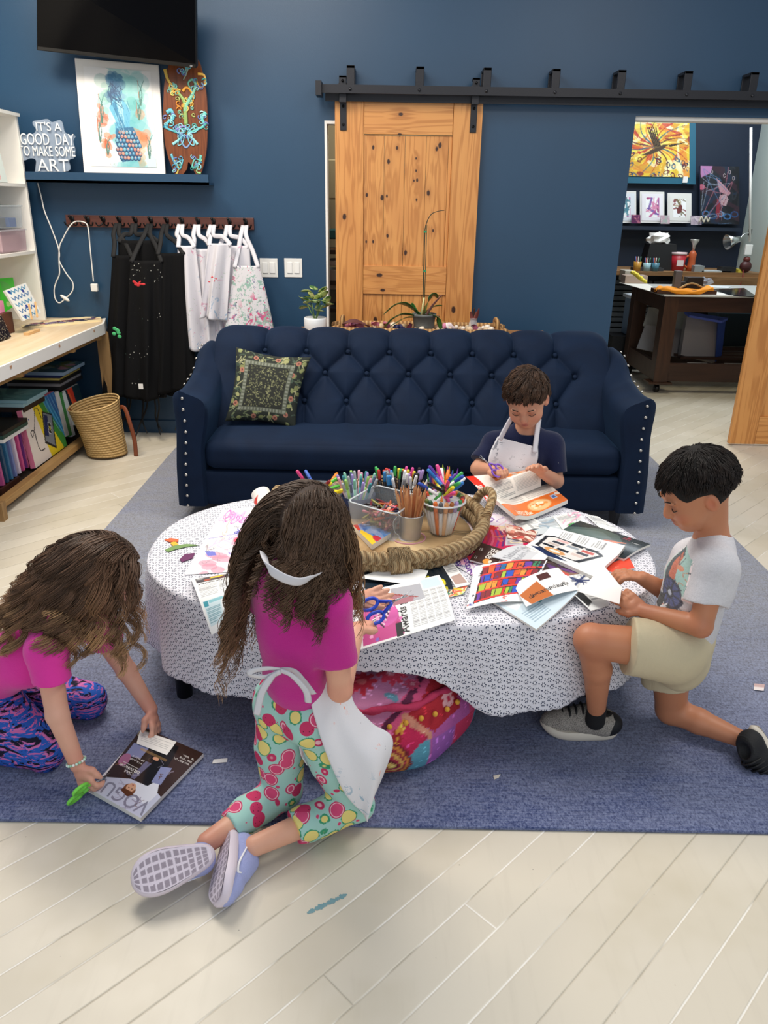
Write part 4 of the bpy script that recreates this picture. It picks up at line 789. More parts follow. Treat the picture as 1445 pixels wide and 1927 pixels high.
# arms
def arm(sg):
    n = 44; A = []
    for i in range(n+1):
        v = i/n; y = 3.665+(4.45-3.665)*v; zt = .695-.03*math.sin(min(v/.45, 1)*math.pi)*.5+.115*(1/(1+math.exp(-(v-.66)*16)))
        f = min(1, .25+v*9) if v < .1 else 1; ob, ot = 1.20, 1.165; rd = .04*math.sqrt(max(0, 1-(1-min(v/.05, 1))**2)); out = (ob, ot)
        sh = -.035+rd*.9; th = .135-.02*v
        pr = [(ob+sh-.0, .10), (ob+sh-.005, .3), (ot+.015+sh, .5), (ot+.02+sh, zt-.06), (ot+.012+sh, zt-.015), (ot-.02, zt+.004), (ot-.06, zt-.01), (ot-th+.0, zt-.05), (ot-th-.012-sh*.3, zt-.13), (ob-.155-sh*.3, .42), (ob-.15-sh*.3, .3), (ob-.15-sh*.3, .10)]
        p = spline([(a, b, 0) for a, b in pr], 5); A.append(np.c_[SX+sg*p[:, 0], np.full(len(p), y-.0), p[:, 1]])
    A = np.array(A); m = MB(); m.grid(A); c = A[0].mean(0); m.grid(np.stack([A[0], c+(A[0]-c)*.6+[0, -.006, 0], c+(A[0]-c)*.01+[0, -.007, 0]]), cv=True); c2 = A[-1].mean(0); m.grid(np.stack([A[-1], c2+(A[-1]-c2)*.01]), cv=True); m.grid(A[:, [0, -1]]); m.build('arm', VEL, t)
    NM = mat('c9c4bc', .25, .9); pr = A[0]; pts = []
    for k in range(11): z = .665-k*.056; xo = np.interp(z, A[0][:15, 2], A[0][:15, 0]); pts.append((np.array([xo-sg*.022, A[0][0, 1]-.008, z]), (0, -1, 0)))
    for k in range(7): i = int(14+k*4.2); pts.append((A[min(i, n)][21]+[sg*.006, 0, .004], (sg*.6, -.2, .8)))
    for q, d in pts: MB().ell(q, (.0085, .0085, .005), frame_to(d), 8).build('nailhead', NM, t)
arm(-1); arm(1)
m = MB(); m.rbox((SX+.0, 3.93, .365), (2.105, .50, .155), .055, 10, puff=.012); m.build('seat_cushion', VEL, t)
MB().rbox((SX, 3.98, .19), (2.12, .58, .19), .02, 4).build('base', VEL, t)
for x in (-1.06, 1.06):
    for y in (3.72, 4.4): MB().cyl((SX+x, y, .013), (SX+x, y, .11), .022, .034, 4).build('foot', BLACK, t)
# pillow
cv = CV(120, 120, '20261f'); R_ = random.Random(5)
for _ in range(150): x, y = R_.random(), R_.random(); cv.curve([(x, y), (x+R_.gauss(0, .05), y+R_.gauss(0, .05)), (x+R_.gauss(0, .06), y+R_.gauss(0, .06))], .006, R_.choice(['8f9268', '6f7a58', '3f4f40', 'a8a67c', '4a5a4c']))
for _ in range(46): x, y = R_.random(), R_.random(); cv.ell(x, y, .035, .025, R_.choice(['8a8f5c', '7c8050', '9a9a68']), R_.random()*3)
for x, y in ((.12, .3), (.1, .75), (.3, .1), (.6, .09), (.85, .3), (.9, .62), (.7, .92), (.4, .93), (.88, .12), (.85, .85)): cv.ell(x, y, .035, .035, 'a8705c'); cv.ell(x, y, .015, .015, '6a3a34')
cv.rect(.15, .15, .85, .85, '5d6152')
for k in range(15):
    for q in ((.16+k*.046, .155, .18+k*.046, .2), (.16+k*.046, .8, .18+k*.046, .845), (.155, .16+k*.046, .2, .18+k*.046), (.8, .16+k*.046, .845, .18+k*.046)): cv.rect(*q, '85897a')
cv.rect(.21, .21, .79, .79, '22241e')
for _ in range(330): cv.ell(R_.uniform(.22, .78), R_.uniform(.22, .78), .009, .009, R_.choice(['6f6f50', '55583e', '83835e']))
c4 = [P(444, 653, Y=4.13), P(585, 672, Y=4.15), P(556, 806, Y=3.98), P(423, 793, Y=3.97)]; nn = np.array([0, -.93, .36]); n = 120
U, V_ = np.meshgrid(np.linspace(0, 1, n), np.linspace(0, 1, n)); th = .062*(np.clip(16*U*(1-U)*V_*(1-V_), 0, 1))**.42
pin = .035*(np.sin(U*math.pi)*(V_-.5)**2*4*np.sign(V_-.5)); Q = quad(c4, n, n); dn = nrm(np.asarray(c4[3])-c4[0]); dx_ = nrm(np.asarray(c4[1])-c4[0])
Q = Q-dn*pin[..., None]*.6-dx_*(.02*np.sin(V_*math.pi)*(U-.5)*2)[..., None]
m = MB(); m.grid(Q+nn*th[..., None], col=cv.a); m.grid(Q-nn*th[..., None]*.8, col=np.ones((n, n, 3))*hx('2e352c'), flip=True)
tag(m.build('throw_pillow', vmat('pillow_print', .85, .3, 300)), 'square olive floral throw pillow leaning in the left corner of the sofa', 'pillow')
# ---------- behind the sofa: narrow console with plants and a woven tray ----------
t = thing('console_table', 'low console table behind the sofa, only its top edge in view', 'table', (.2, 4.85, 0)); MB().bb((-.55, 4.68, .79), (1.0, 5.02, .815)).build('top', wood('console_oak', 'a97a4a', '8a6038', 0, 1., 0, .5), t)
for x in (-.5, .94):
    for y in (4.7, 4.96): MB().bb((x, y, .013), (x+.04, y+.04, .79)).build('leg', BLACK, t)
CZ = .815
STR2 = G('woven_seagrass', .8); u = STR2.obj(); STR2.color(STR2.mix((STR2.xyz(STR2.scale(u, (1, 1, 1)))[0]*260).sin()*.5+.5, '8c6238', 'c79c66')); STR2.bump((STR2.xyz(u)[0]*260).sin(), .6, .005); STR2 = STR2.m
t = thing('woven_tray', 'oblong woven tray of dried petals and shells behind the sofa', 'tray', (.3, 4.82, CZ))
tx0, tx1 = P(650, 625, Y=4.78)[0], P(925, 630, Y=4.78)[0]; MB().bb((tx0, 4.70, CZ), (tx1+.12, 4.95, CZ+.01)).build('base', STR2, t)
m = MB(); rr = spline([(tx0, 4.70, CZ+.03), (tx1, 4.70, CZ+.03), (tx1+.04, 4.82, CZ+.032), (tx1, 4.95, CZ+.035), (tx0, 4.95, CZ+.035), (tx0-.03, 4.82, CZ+.03)], 10, True); m.tube(rr, .018, 8, closed=True); m.tube(rr-[0, 0, .018], .016, 8, closed=True); m.build('rim', STR2, t)
for x in (tx0-.02, tx1+.03): MB().tube(spline([(x, 4.76, CZ+.04), (x, 4.77, CZ+.085), (x, 4.88, CZ+.085), (x, 4.89, CZ+.04)], 6), .013, 8).build('handle', STR2, t)
R_ = random.Random(11); cols = {'dried_petal': ['7a3450', '5a2038', 'a85a70', '4a2a30'], 'dried_bud': ['c9a27c', 'a57a52', 'd9bd94'], 'sea_shell': ['e4d2bc', 'd8c0a0', 'efe6da']}
spots = [(R_.uniform(655, 925), k) for k in range(58)]
for x, k in spots:
    kind = 'dried_petal' if (x < 700 and k % 3) or k % 7 == 0 else 'sea_shell' if x > 830 or k % 4 == 0 else 'dried_bud'; c = R_.choice(cols[kind]); X = P(x, 628, Y=4.78)[0]; y = R_.uniform(4.73, 4.92); s = R_.uniform(.016, .028)
    m = MB(); R = RZ(R_.random()*6)@RX(R_.gauss(0, .5))
    if kind == 'dried_petal':
        gq = np.array([[[u*.05, (v-.5)*.034*math.sin(3.1*min(u+.1, 1)), .012*math.sin(v*3.1+u*2)] for v in np.linspace(0, 1, 7)] for u in np.linspace(0, 1, 9)]); m.grid(gq@R.T+[X, y, CZ+.035+R_.random()*.015])
    elif kind == 'sea_shell':
        gq = [(s*math.sqrt(max(0, 1-(q*2-1)**2))*(1-.4*q)+.0005, s*2*(q-.5)) for q in np.linspace(0, 1, 9)]; m.lathe(gq, 10, (0, 0, 0)); v = m.v[0]; m.v[0] = v@R.T@RX(1.2).T+[X, y, CZ+.012+s*.8]
    else: m.ell((X, y, CZ+.012+s*.7), (s*.8, s*.6, s*.7), R, 8)
    w = {'dried_petal': 'purple dried petal', 'dried_bud': 'tan dried bud', 'sea_shell': 'pale seashell'}[kind]
    zn = ['at the left end', 'left of the blue flower', 'just left of the orchid pot', 'just right of the orchid pot', 'left of the feather jar', 'at the right end'][min(5, int((x-655)/45))]+(' at the back' if y > 4.84 else ' in front'); cn = {'7a3450': 'plum', '5a2038': 'dark purple', 'a85a70': 'rose', '4a2a30': 'brown-purple', 'c9a27c': 'tan', 'a57a52': 'brown', 'd9bd94': 'straw', 'e4d2bc': 'cream', 'd8c0a0': 'beige', 'efe6da': 'white'}[c]
    w = cn+' '+kind.replace('_', ' '); tag(m.build(kind, mat(c, .7, bump=.3)), w+' in the woven tray '+zn, kind.split('_')[-1], w+'s in the woven tray '+zn)
m = MB(); R = RZ(.1)@RX(.3); gq = np.array([[[u*.17, (v-.5)*.05*math.sin(3.1*min(u+.05, 1)), .02*math.sin(u*4)+.02*abs(v-.5)] for v in np.linspace(0, 1, 9)] for u in np.linspace(0, 1, 14)]); m.grid(gq@R.T+P(644, 612, Y=4.74)); tag(m.build('dried_leaf', mat('5a2c28', .7)), 'long dark red dried leaf at the left end of the woven tray', 'leaf')
m = MB()
for k in range(5): a = P(888, 625, Y=4.8); m.ell(P(836+k*5, 617+(k % 2)*4, Y=4.76), (.02, .015, .018), RZ(k), 10)
m = MB(); c = P(843, 619, Y=4.77)
for k in range(7): a = k*.9; m.ell(c+[.018*math.cos(a), .01*math.sin(a), .006*k*.5], (.026, .008, .026), RZ(a)@RX(.4), 10, col=hx(['e9d8dc', 'd98aa8', 'f0ece8'][k % 3]))
tag(m.build('silk_flower', vmat('petal_cloth', .7)), 'white and pink silk flower head right of the orchid pot', 'flower')
m = MB(); c = P(751, 620, Y=4.74)
for k in range(6): a = k*1.05; m.ell(c+[.016*math.cos(a), .01*math.sin(a), .003*k], (.024, .01, .02), RZ(a), 10)
tag(m.build('silk_flower', mat('1c1c4c', .6)), 'dark blue silk flower head left of the orchid pot', 'flower')
# orchid
t = thing('orchid', 'potted orchid with one tall bare flower spike behind the sofa', 'plant', P(796, 628, Y=4.8)); c = P(797, 628, Y=4.8); pz0 = CZ+.012
m = MB(); m.lathe([(.055, 0), (.062, .04), (.07, .095), (.074, .097), (.074, .112), (.068, .112), (.064, .09), (.001, .088)], 28, (c[0], 4.8, pz0)); g = G('weathered_clay', .8); o = g.obj(); g.color(g.mix(g.noise(o, 14, 4), '47494a', '7b7d7a')); m.build('pot', g.m, t)
m = MB()
for _ in range(40): m.ell((c[0]+random.gauss(0, .03), 4.8+random.gauss(0, .025), pz0+.1), (.014, .009, .006), RZ(random.random()*6), 6)
m.build('bark_mulch', mat('7a5236', .9), t)
LEAF = G('waxy_leaf', .32); o = LEAF.obj(); LEAF.color(LEAF.mix(LEAF.noise(o, 6, 2), '1f4a1e', '3f7430')); LEAF = LEAF.m
def leaf(path, w, name, m_, t, thick=.25, fold=.25, tip=.9):
    q = spline(path, 8); n = len(q); A = []
    for i, p in enumerate(q):
        u = i/(n-1); d = nrm(q[min(i+1, n-1)]-q[max(i-1, 0)]); s = nrm(np.cross(d, [0, .35, 1])); ww = w*math.sin(math.pi*(u*.93+.05)**.85)**.7+.001; b = np.cross(s, d); A.append([p+s*ww*k+b*abs(k)*ww*fold for k in (-1, -.6, 0, .6, 1)])
    return MB().grid(np.array(A)).build(name, m_, t, solid=.002)
def PL(l, Y): return [P(a, b, Y=Y+(c if len(q) > 2 else 0)) for q in l for a, b, c in [q if len(q) > 2 else (*q, 0)]]
Y = 4.78
for pl, w in (([(790, 592), (765, 574), (745, 574, -.03), (722, 592, -.05)], .021), ([(788, 596), (760, 592), (740, 600, -.02), (724, 616, -.03)], .02), ([(790, 594), (780, 582), (775, 570)], .012), ([(790, 598), (765, 598), (745, 608, -.04), (735, 614, -.05)], .012), ([(798, 592), (806, 568, .03), (816, 555, .04), (824, 561, .04)], .026), ([(800, 590), (815, 578, .04), (832, 575, .05)], .016), ([(806, 592), (822, 598, -.03), (830, 622, -.03)], .014)):
    leaf(PL(pl, Y), w*1.55, 'leaf', LEAF, t, fold=.12)
leaf(PL([(804, 592), (815, 575), (832, 555)], 4.76), .014, 'dried_leaf', mat('8a5a50', .7), t)
MB().tube(spline(PL([(795, 594), (797, 520), (799, 450), (801, 425), (810, 405), (822, 398), (836, 396)], 4.78), 8), np.linspace(.0045, .0018, 49), 6).build('flower_spike', mat('2c3322', .6), t)
MB().tube(PL([(798, 594), (803, 424)], 4.785), .0022, 5).build('stake', mat('3a4a34', .5), t); MB().tube(PL([(792, 598), (798, 560)], 4.775), .006, 6).build('cut_stem', mat('c9c48a', .6), t)
for y in (436, 510): MB().box(P(799+(y < 500)*1, y, Y=4.78), (.016, .012, .012)).build('plant_clip', mat('1f8a5a', .4), t)
# little jar with feathers
t = thing('glass_jar', 'small glass jar holding dark feathers at the right of the woven tray', 'jar', P(889, 625, Y=4.8)); c = P(889, 630, Y=4.8); JZ = CZ+.012
MB().lathe([(.024, 0), (.027, .01), (.027, .06), (.02, .075), (.02, .085), (.023, .087)], 18, (c[0], 4.8, JZ)).build('glass', mat('dfe6ea', .05, name='clear_glass', Alpha=.4), t)
for k, (dx, col) in enumerate(((-.02, '7a3a34'), (.0, '3a2420'), (.018, '8a4a3c'), (.03, '6a2f2c'))): leaf([(c[0], 4.8, JZ+.02), (c[0]+dx*.6, 4.8, JZ+.09), (c[0]+dx, 4.79, JZ+.13+.02*(k % 2))], .009, 'feather', mat(col, .8), t)
# variegated plant in a white pot
t = thing('variegated_plant', 'small variegated plant in a white pot at the left behind the sofa', 'plant', P(594, 625, Y=4.8)); c = P(594, 640, Y=4.8)
MB().lathe([(.055, 0), (.068, .03), (.07, .09), (.066, .1), (.06, .1), (.06, .08), (.001, .078)], 24, (c[0], 4.8, CZ-.01)).build('pot', mat('eceef0', .3), t)
g = G('variegated_leaf', .35); o = g.obj(); g.color(g.mix(g.step(g.noise(o, 24, 2), .47, .55), '3f6e34', 'c2cc84')); VL = g.m; R_ = random.Random(4)
for k in range(26):
    a = R_.random()*6.28; r = R_.uniform(.01, .085); z = CZ+.1+R_.uniform(.02, .14)*(1.2-r*5); b = np.array([c[0]+math.cos(a)*r, 4.8+math.sin(a)*r*.8, z]); d = np.array([math.cos(a)*.9, math.sin(a)*.6, R_.uniform(-.3, .9)]); d = nrm(d); leaf([b-d*.01, b+d*.022, b+d*.05], .026, 'leaf', VL, t, fold=.1)
for k in range(6): a = k*1.1; MB().tube([(c[0], 4.8, CZ+.07), (c[0]+.05*math.cos(a), 4.8+.04*math.sin(a), CZ+.17)], .003, 5).build('stem', mat('6a8a4a', .6), t)
# ---------- studio beyond the right doorway ----------
FY = 8.93
struct(MB().bb((3.86, 8.3, 0), (4.18, 8.95, 3.5)).build('trim_4', PALE))
def fp(x0, y0, x1, y1, Y=FY): return [P(x0, y0, Y=Y), P(x1, y0+(x1-x0)*.02, Y=Y), P(x1, y1+(x1-x0)*.02, Y=Y), P(x0, y1, Y=Y)]
cv = CV(120, 110, 'e8c43c'); swirl(cv, ['c23a2e', 'f2df5a', 'e58f3a', '8a2a30', 'f6efc0', 'd9a23a'], 60, 3, .04)
for k in range(26): a = k*.24; cv.curve([(.5, .45), (.5+.3*math.cos(a), .45+.28*math.sin(a)), (.5+.6*math.cos(a+.3), .45+.6*math.sin(a+.3))], .015, ['f5e37a', 'b8342c', '2f5f7c', 'e07a34', '5a2430'][k % 5], .8, True)
for k in range(30): x, y = random.random(), random.uniform(.6, 1); cv.ell(x, y, .05, .03, ['2f5f7c', '7a2a2c', 'e8b03a', '3c3450'][k % 4], random.random()*3, ring=.4)
cv.poly([(.3, .62), (.5, .5), (.62, .42), (.7, .42), (.62, .5), (.45, .6)], '4a3a2a'); cv.poly([(.42, .2), (.5, .22), (.6, .45), (.5, .5)], '6a5636'); cv.poly([(.7, .42), (.98, .36), (.72, .46)], '3a2a22')
for k in range(5): cv.line([(.4+k*.03, .12), (.5+k*.02, .45)], .007, '2a1c16')
t = slabpic('bird_painting', 'large yellow and red painting of a flying bird on teal canvas, in the far studio', 'painting', fp(1180, 226, 1304, 340, FY-.05), .045, '2a6f88', None)
t2 = thing('bird_painting', t['label'], 'painting', P(1240, 340, Y=FY-.05)); bpy.data.objects.remove(t)
slab(fp(1165, 224, 1309, 344, FY-.04), .04, 'teal_border', mat('236078', .5), t2); m = MB(); picture(m, cv, fp(1165, 226, 1297, 331, FY-.045), lift=.003); m.build('painted_face', vmat('bird_paint', .5), t2)
tag(MB().box(P(1289, 338, Y=FY-.05), (.05, .02, .06)).build('price_tag', WHITE), 'small white tag at the corner of the bird painting', 'tag')
MBl = MB().bb((2.0, FY-.14, 1.335), (3.78, FY, 1.37)); tag(MBl.build('picture_ledge', mat('1a2638', .5)), 'dark ledge shelf on the far studio wall', 'shelf')
for i, (x0, x1, y0, cols, bg, l) in enumerate(((1150, 1197, 359, ['2a3a4c', '4f8a9c', 'd070b0'], 'e6eaf0', 'white framed abstract print cut off by the doorway edge'), (1204, 1250, 360, ['c24a8a', '9a3a6c', '6f4aa0', 'e08ab0'], 'f4f0f4', 'white framed pink and purple print in the middle of the far ledge'), (1256, 1301, 363, ['8a4448', '6f6444', 'b8a888'], 'eceae4', 'white framed print of a brown bird, rightmost on the far ledge'))):
    cv = CV(40, 56, bg); 
    if i == 1: cv.rect(.2, .15, .82, .85, 'c86aa0')
    if i == 2: cv.rect(.2, .15, .8, .85, 'b9b394')
    b = CV(30, 40, 'ffffff'); swirl(b, cols, 14, 5+i, .06); cv.a[8:48, 8:32] = b.a[:40, :24]
    if i == 2: cv.ell(.5, .55, .12, .25, '7a4040', .3)
    q = fp(x0, y0, x1, 419, FY-.07); t = thing('framed_print', l, 'picture', q[3], 'white framed prints'); slab(q, .02, 'frame', WHITE, t); m = MB(); picture(m, cv, [x*.86+(sum(q)/4)*.14 for x in q], lift=.004); m.build('print', vmat('small_print', .4), t)
for i, (x0, x1, y0, y1, c, l) in enumerate(((1188, 1205, 404, 420, ['6a2a5c', 'c87a8a', '3a2440'], 'small dark purple card between the first two white frames'), (1243, 1260, 405, 421, ['c8a8b4', 'a8b8b0', 'd8c8cc'], 'small pale pink card between the middle and right white frames'), (1300, 1320, 406, 423, ['b8a8b4', 'd8ccd4', '8a7c94'], 'small lilac card at the foot of the portrait painting'))):
    slabpic('art_card', l, 'card', fp(x0, y0, x1, y1, FY-.12), .01, 'd8d0d4', paint(lambda cv: swirl(cv, c, 14, 4+i, .08), 20, 20, c[0]))
cv = CV(90, 130, '20242c'); swirl(cv, ['14161c', '2c3038', '3a2430', '1c2c44'], 26, 9, .06); cv.poly([(.02, 0), (.32, 0), (.28, .12), (.03, .2)], 'b07aa8'); cv.ell(.05, .36, .08, .07, 'b0566c')
for k in range(5): cv.ell(.15+.18*k, .82+.04*(k % 2), .1, .08, ['3f6ea0', '2a4a78', '6f93bc'][k % 3], ring=.35)
cv.poly([(.42, .2), (.6, .32), (.78, .45), (.72, .5), (.6, .46), (.5, .44)], 'b88a94'); cv.poly([(.5, .5), (.66, .47), (.72, .56), (.66, .68), (.54, .66), (.48, .58)], 'b89aa0'); cv.ell(.56, .56, .02, .01, '1c1c24'); cv.ell(.65, .57, .02, .01, '1c1c24'); cv.ell(.6, .63, .02, .01, '7a2a34'); cv.poly([(.44, .55), (.52, .62), (.48, .9), (.4, .8)], '8a2c3c')
for a in ((.3, .1), (.75, .1), (.62, .16), (.85, .2)): cv.ell(a[0], a[1], .03, .05, 'b8a8ac', ring=.3)
for k in range(10): cv.curve([(random.random(), random.random()) for _ in range(3)], .007, ['8a94a4', 'a86a78', '5a7aa0'][k % 3], .8)
slabpic('portrait_painting', 'dark painting of a face with pointed headdress standing on the far ledge', 'painting', fp(1317, 312, 1391, 421, FY-.09), .03, '2a3a5c', cv)
tag(MB().tube(spline([P(a, b, Y=FY-.14) for a, b in ((1315, 418), (1320, 408), (1324, 418), (1328, 408), (1332, 417), (1335, 409))], 6), .008, 6).build('metal_scribble', mat('cfc8b4', .4)), 'small cream squiggle ornament in front of the portrait painting', 'ornament')
# clamp lamp and wall socket
t = thing('clamp_lamp', 'silver clamp lamp on the pale wall edge in the far studio', 'lamp', P(1405, 440, Y=8.3)); AL = mat('b8bab8', .25, .9); a = P(1372, 455, Y=8.25); b = P(1392, 450, Y=8.27)
MB().lathe([(.001, .0), (.03, .0), (.034, .05), (.075, .14), (.072, .14), (.03, .05)], 20, b, frame_to(a-b)).build('shade', AL, t); MB().tube(spline([b, P(1400, 441, Y=8.28), P(1411, 438, Y=8.29)], 4), .008, 6).build('arm', AL, t); MB().box(P(1411, 437, Y=8.295), (.03, .02, .06)).build('clamp', BLACK, t)
t = thing('wall_socket', 'white socket with cable conduit at the pale wall edge in the far studio', 'socket', P(1408, 470, Y=8.29)); MB().box(P(1408, 470, Y=8.285), (.07, .03, .1)).build('socket_box', WHITE, t, bev=.004); q = P(1412, 240, Y=8.28); MB().tube([P(1413, 240, Y=8.285), P(1411, 455, Y=8.285)], .012, 6).build('conduit', WHITE, t)
# counter along the far wall
CW = wood('oak_counter', '9a744c', '7c5a38', 0, 1., 0, .5)
t = thing('counter_unit', 'long grey shelved counter with oak top along the far studio wall', 'cabinet', (2.9, 8.6, 0))
MB().bb((1.3, 8.25, .91), (3.85, 8.92, .95)).build('worktop', CW, t); m = MB().bb((1.3, 8.5, 0), (3.3, 8.92, .91))
m.build('carcass', mat('32363a', .6), t)
m = MB(); [m.bb((1.3+.5*k, 8.42, .2+j*.055), (1.78+.5*k, 8.5, .24+j*.055)) for k in range(4) for j in range(12)]; m.build('paper_rack', mat('4c5054', .6), t)
MB().bb((3.02, 8.22, .70), (3.85, 8.27, .91)).build('drawer', CW, t)
def item(name, label, cat, build, mt): m = MB(); build(m); return tag(m.build(name, mt), label, cat)
def onc(x, Y=8.5, z=.951): p = P(x, 500, Y=Y); return np.array([p[0], Y, z])
c = onc(1237); item('black_case', 'black box on the far counter with crumpled white paper on top', 'box', lambda m: m.box(c+[0, 0, .13], (.34, .22, .26), top=.8), mat('121316', .5))
c2 = onc(1233); 
def crum(m, c, r, n=26, s=1):
    R_ = random.Random(s); g_ = []
    for i in range(9):
        row = []
        for j in range(14):
            a = j/14*6.283; b = (i/8-.5)*math.pi; k = r*(1+R_.uniform(-.35, .35)); row.append(c+[k*1.4*math.cos(a)*math.cos(b), k*math.sin(a)*math.cos(b), k*.7*math.sin(b)])
        g_.append(row)
    m.grid(np.array(g_), cv=True, sm=False)
item('crumpled_paper', 'crumpled white paper on top of the black box in the far studio', 'paper', lambda m: crum(m, c2+[0, 0, .31], .085), WHITE)
c = onc(1274, 8.42); t = thing('paint_tub', 'red paint tub with a white lid on the far counter', 'tub', c); MB().lathe([(.07, 0), (.078, .16), (.001, .16)], 24, c).build('tub', mat('b22330', .4), t); MB().lathe([(.082, 0), (.082, .022), (.001, .024)], 24, c+[0, 0, .16]).build('lid', mat('e2c8c8', .4), t); MB().box(c+[0, -.078, .08], (.07, .004, .06)).build('label_patch', mat('e6d9d6', .5), t)
c = onc(1300, 8.42); t = thing('heat_gun', 'orange tool with a silver nozzle standing upright on the far counter', 'tool', c); MB().lathe([(.05, 0), (.04, .05), (.035, .12), (.04, .17), (.02, .2)], 14, c).build('grip', mat('b4552a', .5), t); MB().lathe([(.012, .2), (.016, .25), (.045, .30), (.045, .31), (.001, .31)], 14, c).build('nozzle', mat('c8c4bc', .35, .6), t); MB().tube(spline([c+[-.04, 0, .03], c+[-.11, 0, .09], c+[-.04, 0, .15]], 6), .012, 6).build('handle', mat('b4552a', .5), t)
for i, (x, w, h, col, n, l) in enumerate(((1218, .3, .03, '3a3c40', 'flat_folder', 'dark flat folder on the far counter under the black box'), (1345, .3, .012, 'b8c0c0', 'drawing_board', 'pale flat board on the far counter'), (1368, .14, .05, '1c1d20', 'black_pouch', 'small black pouch on the far counter'), (1312, .1, .06, '8a9090', 'metal_box', 'small grey box beside the orange tool'), (1390, .05, .03, 'e0cf4a', 'sponge', 'yellow sponge on the far counter'))):
    c = onc(x, 8.36); item(n, l, n.split('_')[-1], lambda m: m.box(c+[0, 0, h/2], (w, .14, h)), mat(col, .5))
c = onc(1392, 8.3); t = thing('red_clamp_tool', 'dark red power tool at the right end of the far counter', 'tool', c); MB().ell(c+[0.06, 0, .06], (.06, .05, .06)).build('tool_body', mat('4a2020', .5), t); MB().ell(c+[0.06, 0, .13], (.035, .035, .03)).build('tool_head', mat('6a2a24', .5), t)
MB().tube(spline([c+[.03, -.02, .04], c+[.02, -.07, -.06], c+[-.02, -.08, -.16], c+[-.08, -.09, -.2]], 6), .006, 6).build('cord', mat('8a2020', .5), t)
for i, (x, hh, col, l) in enumerate(((1199, .09, 'c8913a', 'amber glass jar of brushes at the left end of the far counter'), (1217, .08, '9ec4cc', 'pale blue jar of pens on the far counter'), (1233, .08, '4a7a8c', 'teal jar of markers on the far counter'))):
    c = onc(x, 8.3); t = thing('pen_jar', l, 'jar', c); MB().lathe([(.035, 0), (.04, hh), (.036, hh), (.03, .01), (.001, .01)], 16, c).build('jar', mat(col, .3), t)
    for k in range(5): a = k*1.3; MB().cyl(c+[.01*math.cos(a), .01*math.sin(a), .01], c+[.03*math.cos(a), .02*math.sin(a), hh+.05], .004, seg=6).build('pen', mat(['2a6a4a', 'd0c8c0', '3a5a9a', 'c05a4a', '22242a'][k], .5), t)
# dark wheeled worktable
DW = wood('dark_stained_wood', '3c261a', '241610', 2, 1., .15, .45); DWX = wood('dark_stained_rail', '35211a', '20130e', 0, 1., 0, .45)
t = thing('worktable', 'dark stained wooden worktable on casters in the far studio', 'table', (3.2, 7.3, 0)); x0, x1, y0, y1 = 2.40, 4.1, 6.87, 7.85
MB().bb((x0-.02, y0-.02, .85), (x1, y1+.02, .862)).build('tabletop', mat('cfd2cf', .25), t)
for x in (x0, x1-.13):
    for y in (y0, y1-.13):
        MB().bb((x, y, .1), (x+.125, y+.125, .85)).build('leg', DW, t, bev=.003); MB().bb((x-.04, y-.02, .085), (x+.165, y+.145, .102)).build('caster_plate', DW, t)
        w = MB().cyl((x+.04, y+.06, .035), (x+.075, y+.06, .035), .035, seg=16).build('caster', mat('0a0a0c', .3), t); MB().cyl((x+.06, y+.06, .03), (x+.06, y+.06, .088), .012, seg=8).build('caster_stem', AL, w)
for z0_, z1_ in ((.72, .85), (.11, .27)):
    for y in (y0+.01, y1-.05): MB().bb((x0+.12, y, z0_), (x1-.1, y+.04, z1_)).build('rail', DWX, t)
    for x in (x0+.01, x1-.05): MB().bb((x, y0+.12, z0_), (x+.04, y1-.1, z1_)).build('rail', DW, t)
m = MB(); [m.bb((x0+.3, y, .27), (x1-.2, y+.09, .29)) for y in (7.1, 7.25, 7.4)]; m.build('lower_slats', DWX, t)
def ont(px, py): p = P(px, py, Z=.863); return p
def flat(name, label, cat, pl, h, col, z=.863, rough=.6): q = [P(a, b, Z=z) for a, b in pl]; m = MB(); m.prism([(p[0], p[1]) for p in q], z, z+h); return tag(m.build(name, mat(col, rough)), label, cat)
flat('drawing_paper', 'long pale sheet of paper on the near edge of the worktable', 'paper', [(1165, 532), (1215, 533), (1250, 552), (1225, 549)], .003, 'e0ddd4')
flat('drawing_paper', 'white sheet under the orange cloth on the worktable', 'paper', [(1300, 551), (1345, 549), (1380, 557), (1320, 556)], .003, 'e8e6e2')
flat('glass_sheet', 'dark glass sheet at the right of the worktable top', 'sheet', [(1340, 545), (1400, 543), (1425, 560), (1370, 556)], .006, '18242c', rough=.1)
flat('drawing_paper', 'pale paper at the back of the worktable', 'paper', [(1330, 538), (1375, 540), (1370, 543), (1330, 542)], .006, 'd8dde0')
def cloth(pl, Y, w, h, col, name, label):
    q = spline([P(a, b, Y=Y) for a, b in pl], 8); n = len(q); A = []
    for i, p in enumerate(q):
        u = i/(n-1); k = math.sin(math.pi*min(max(u, .04), .96))**.4; A.append([[p[0], p[1]+w*math.cos(a)*k, max(.864, p[2]+h*k*math.sin(a)+.006*math.sin(u*30+a*3))] for a in np.linspace(0, 6.28, 14, endpoint=False)])
    return tag(MB().grid(np.array(A), cv=True).build(name, mat(col, .7, bump=.2, bs=30)), label, 'cloth')
cloth([(1232, 546), (1245, 543), (1275, 548), (1310, 549), (1335, 543), (1342, 549)], 6.95, .06, .028, 'f59a14', 'orange_cloth', 'bright orange cloth bundle along the worktable edge')
cloth([(1187, 512), (1195, 515), (1206, 524), (1217, 531)], 7.3, .035, .02, 'ecdc4a', 'yellow_glove', 'yellow glove lying across boxes on the worktable')
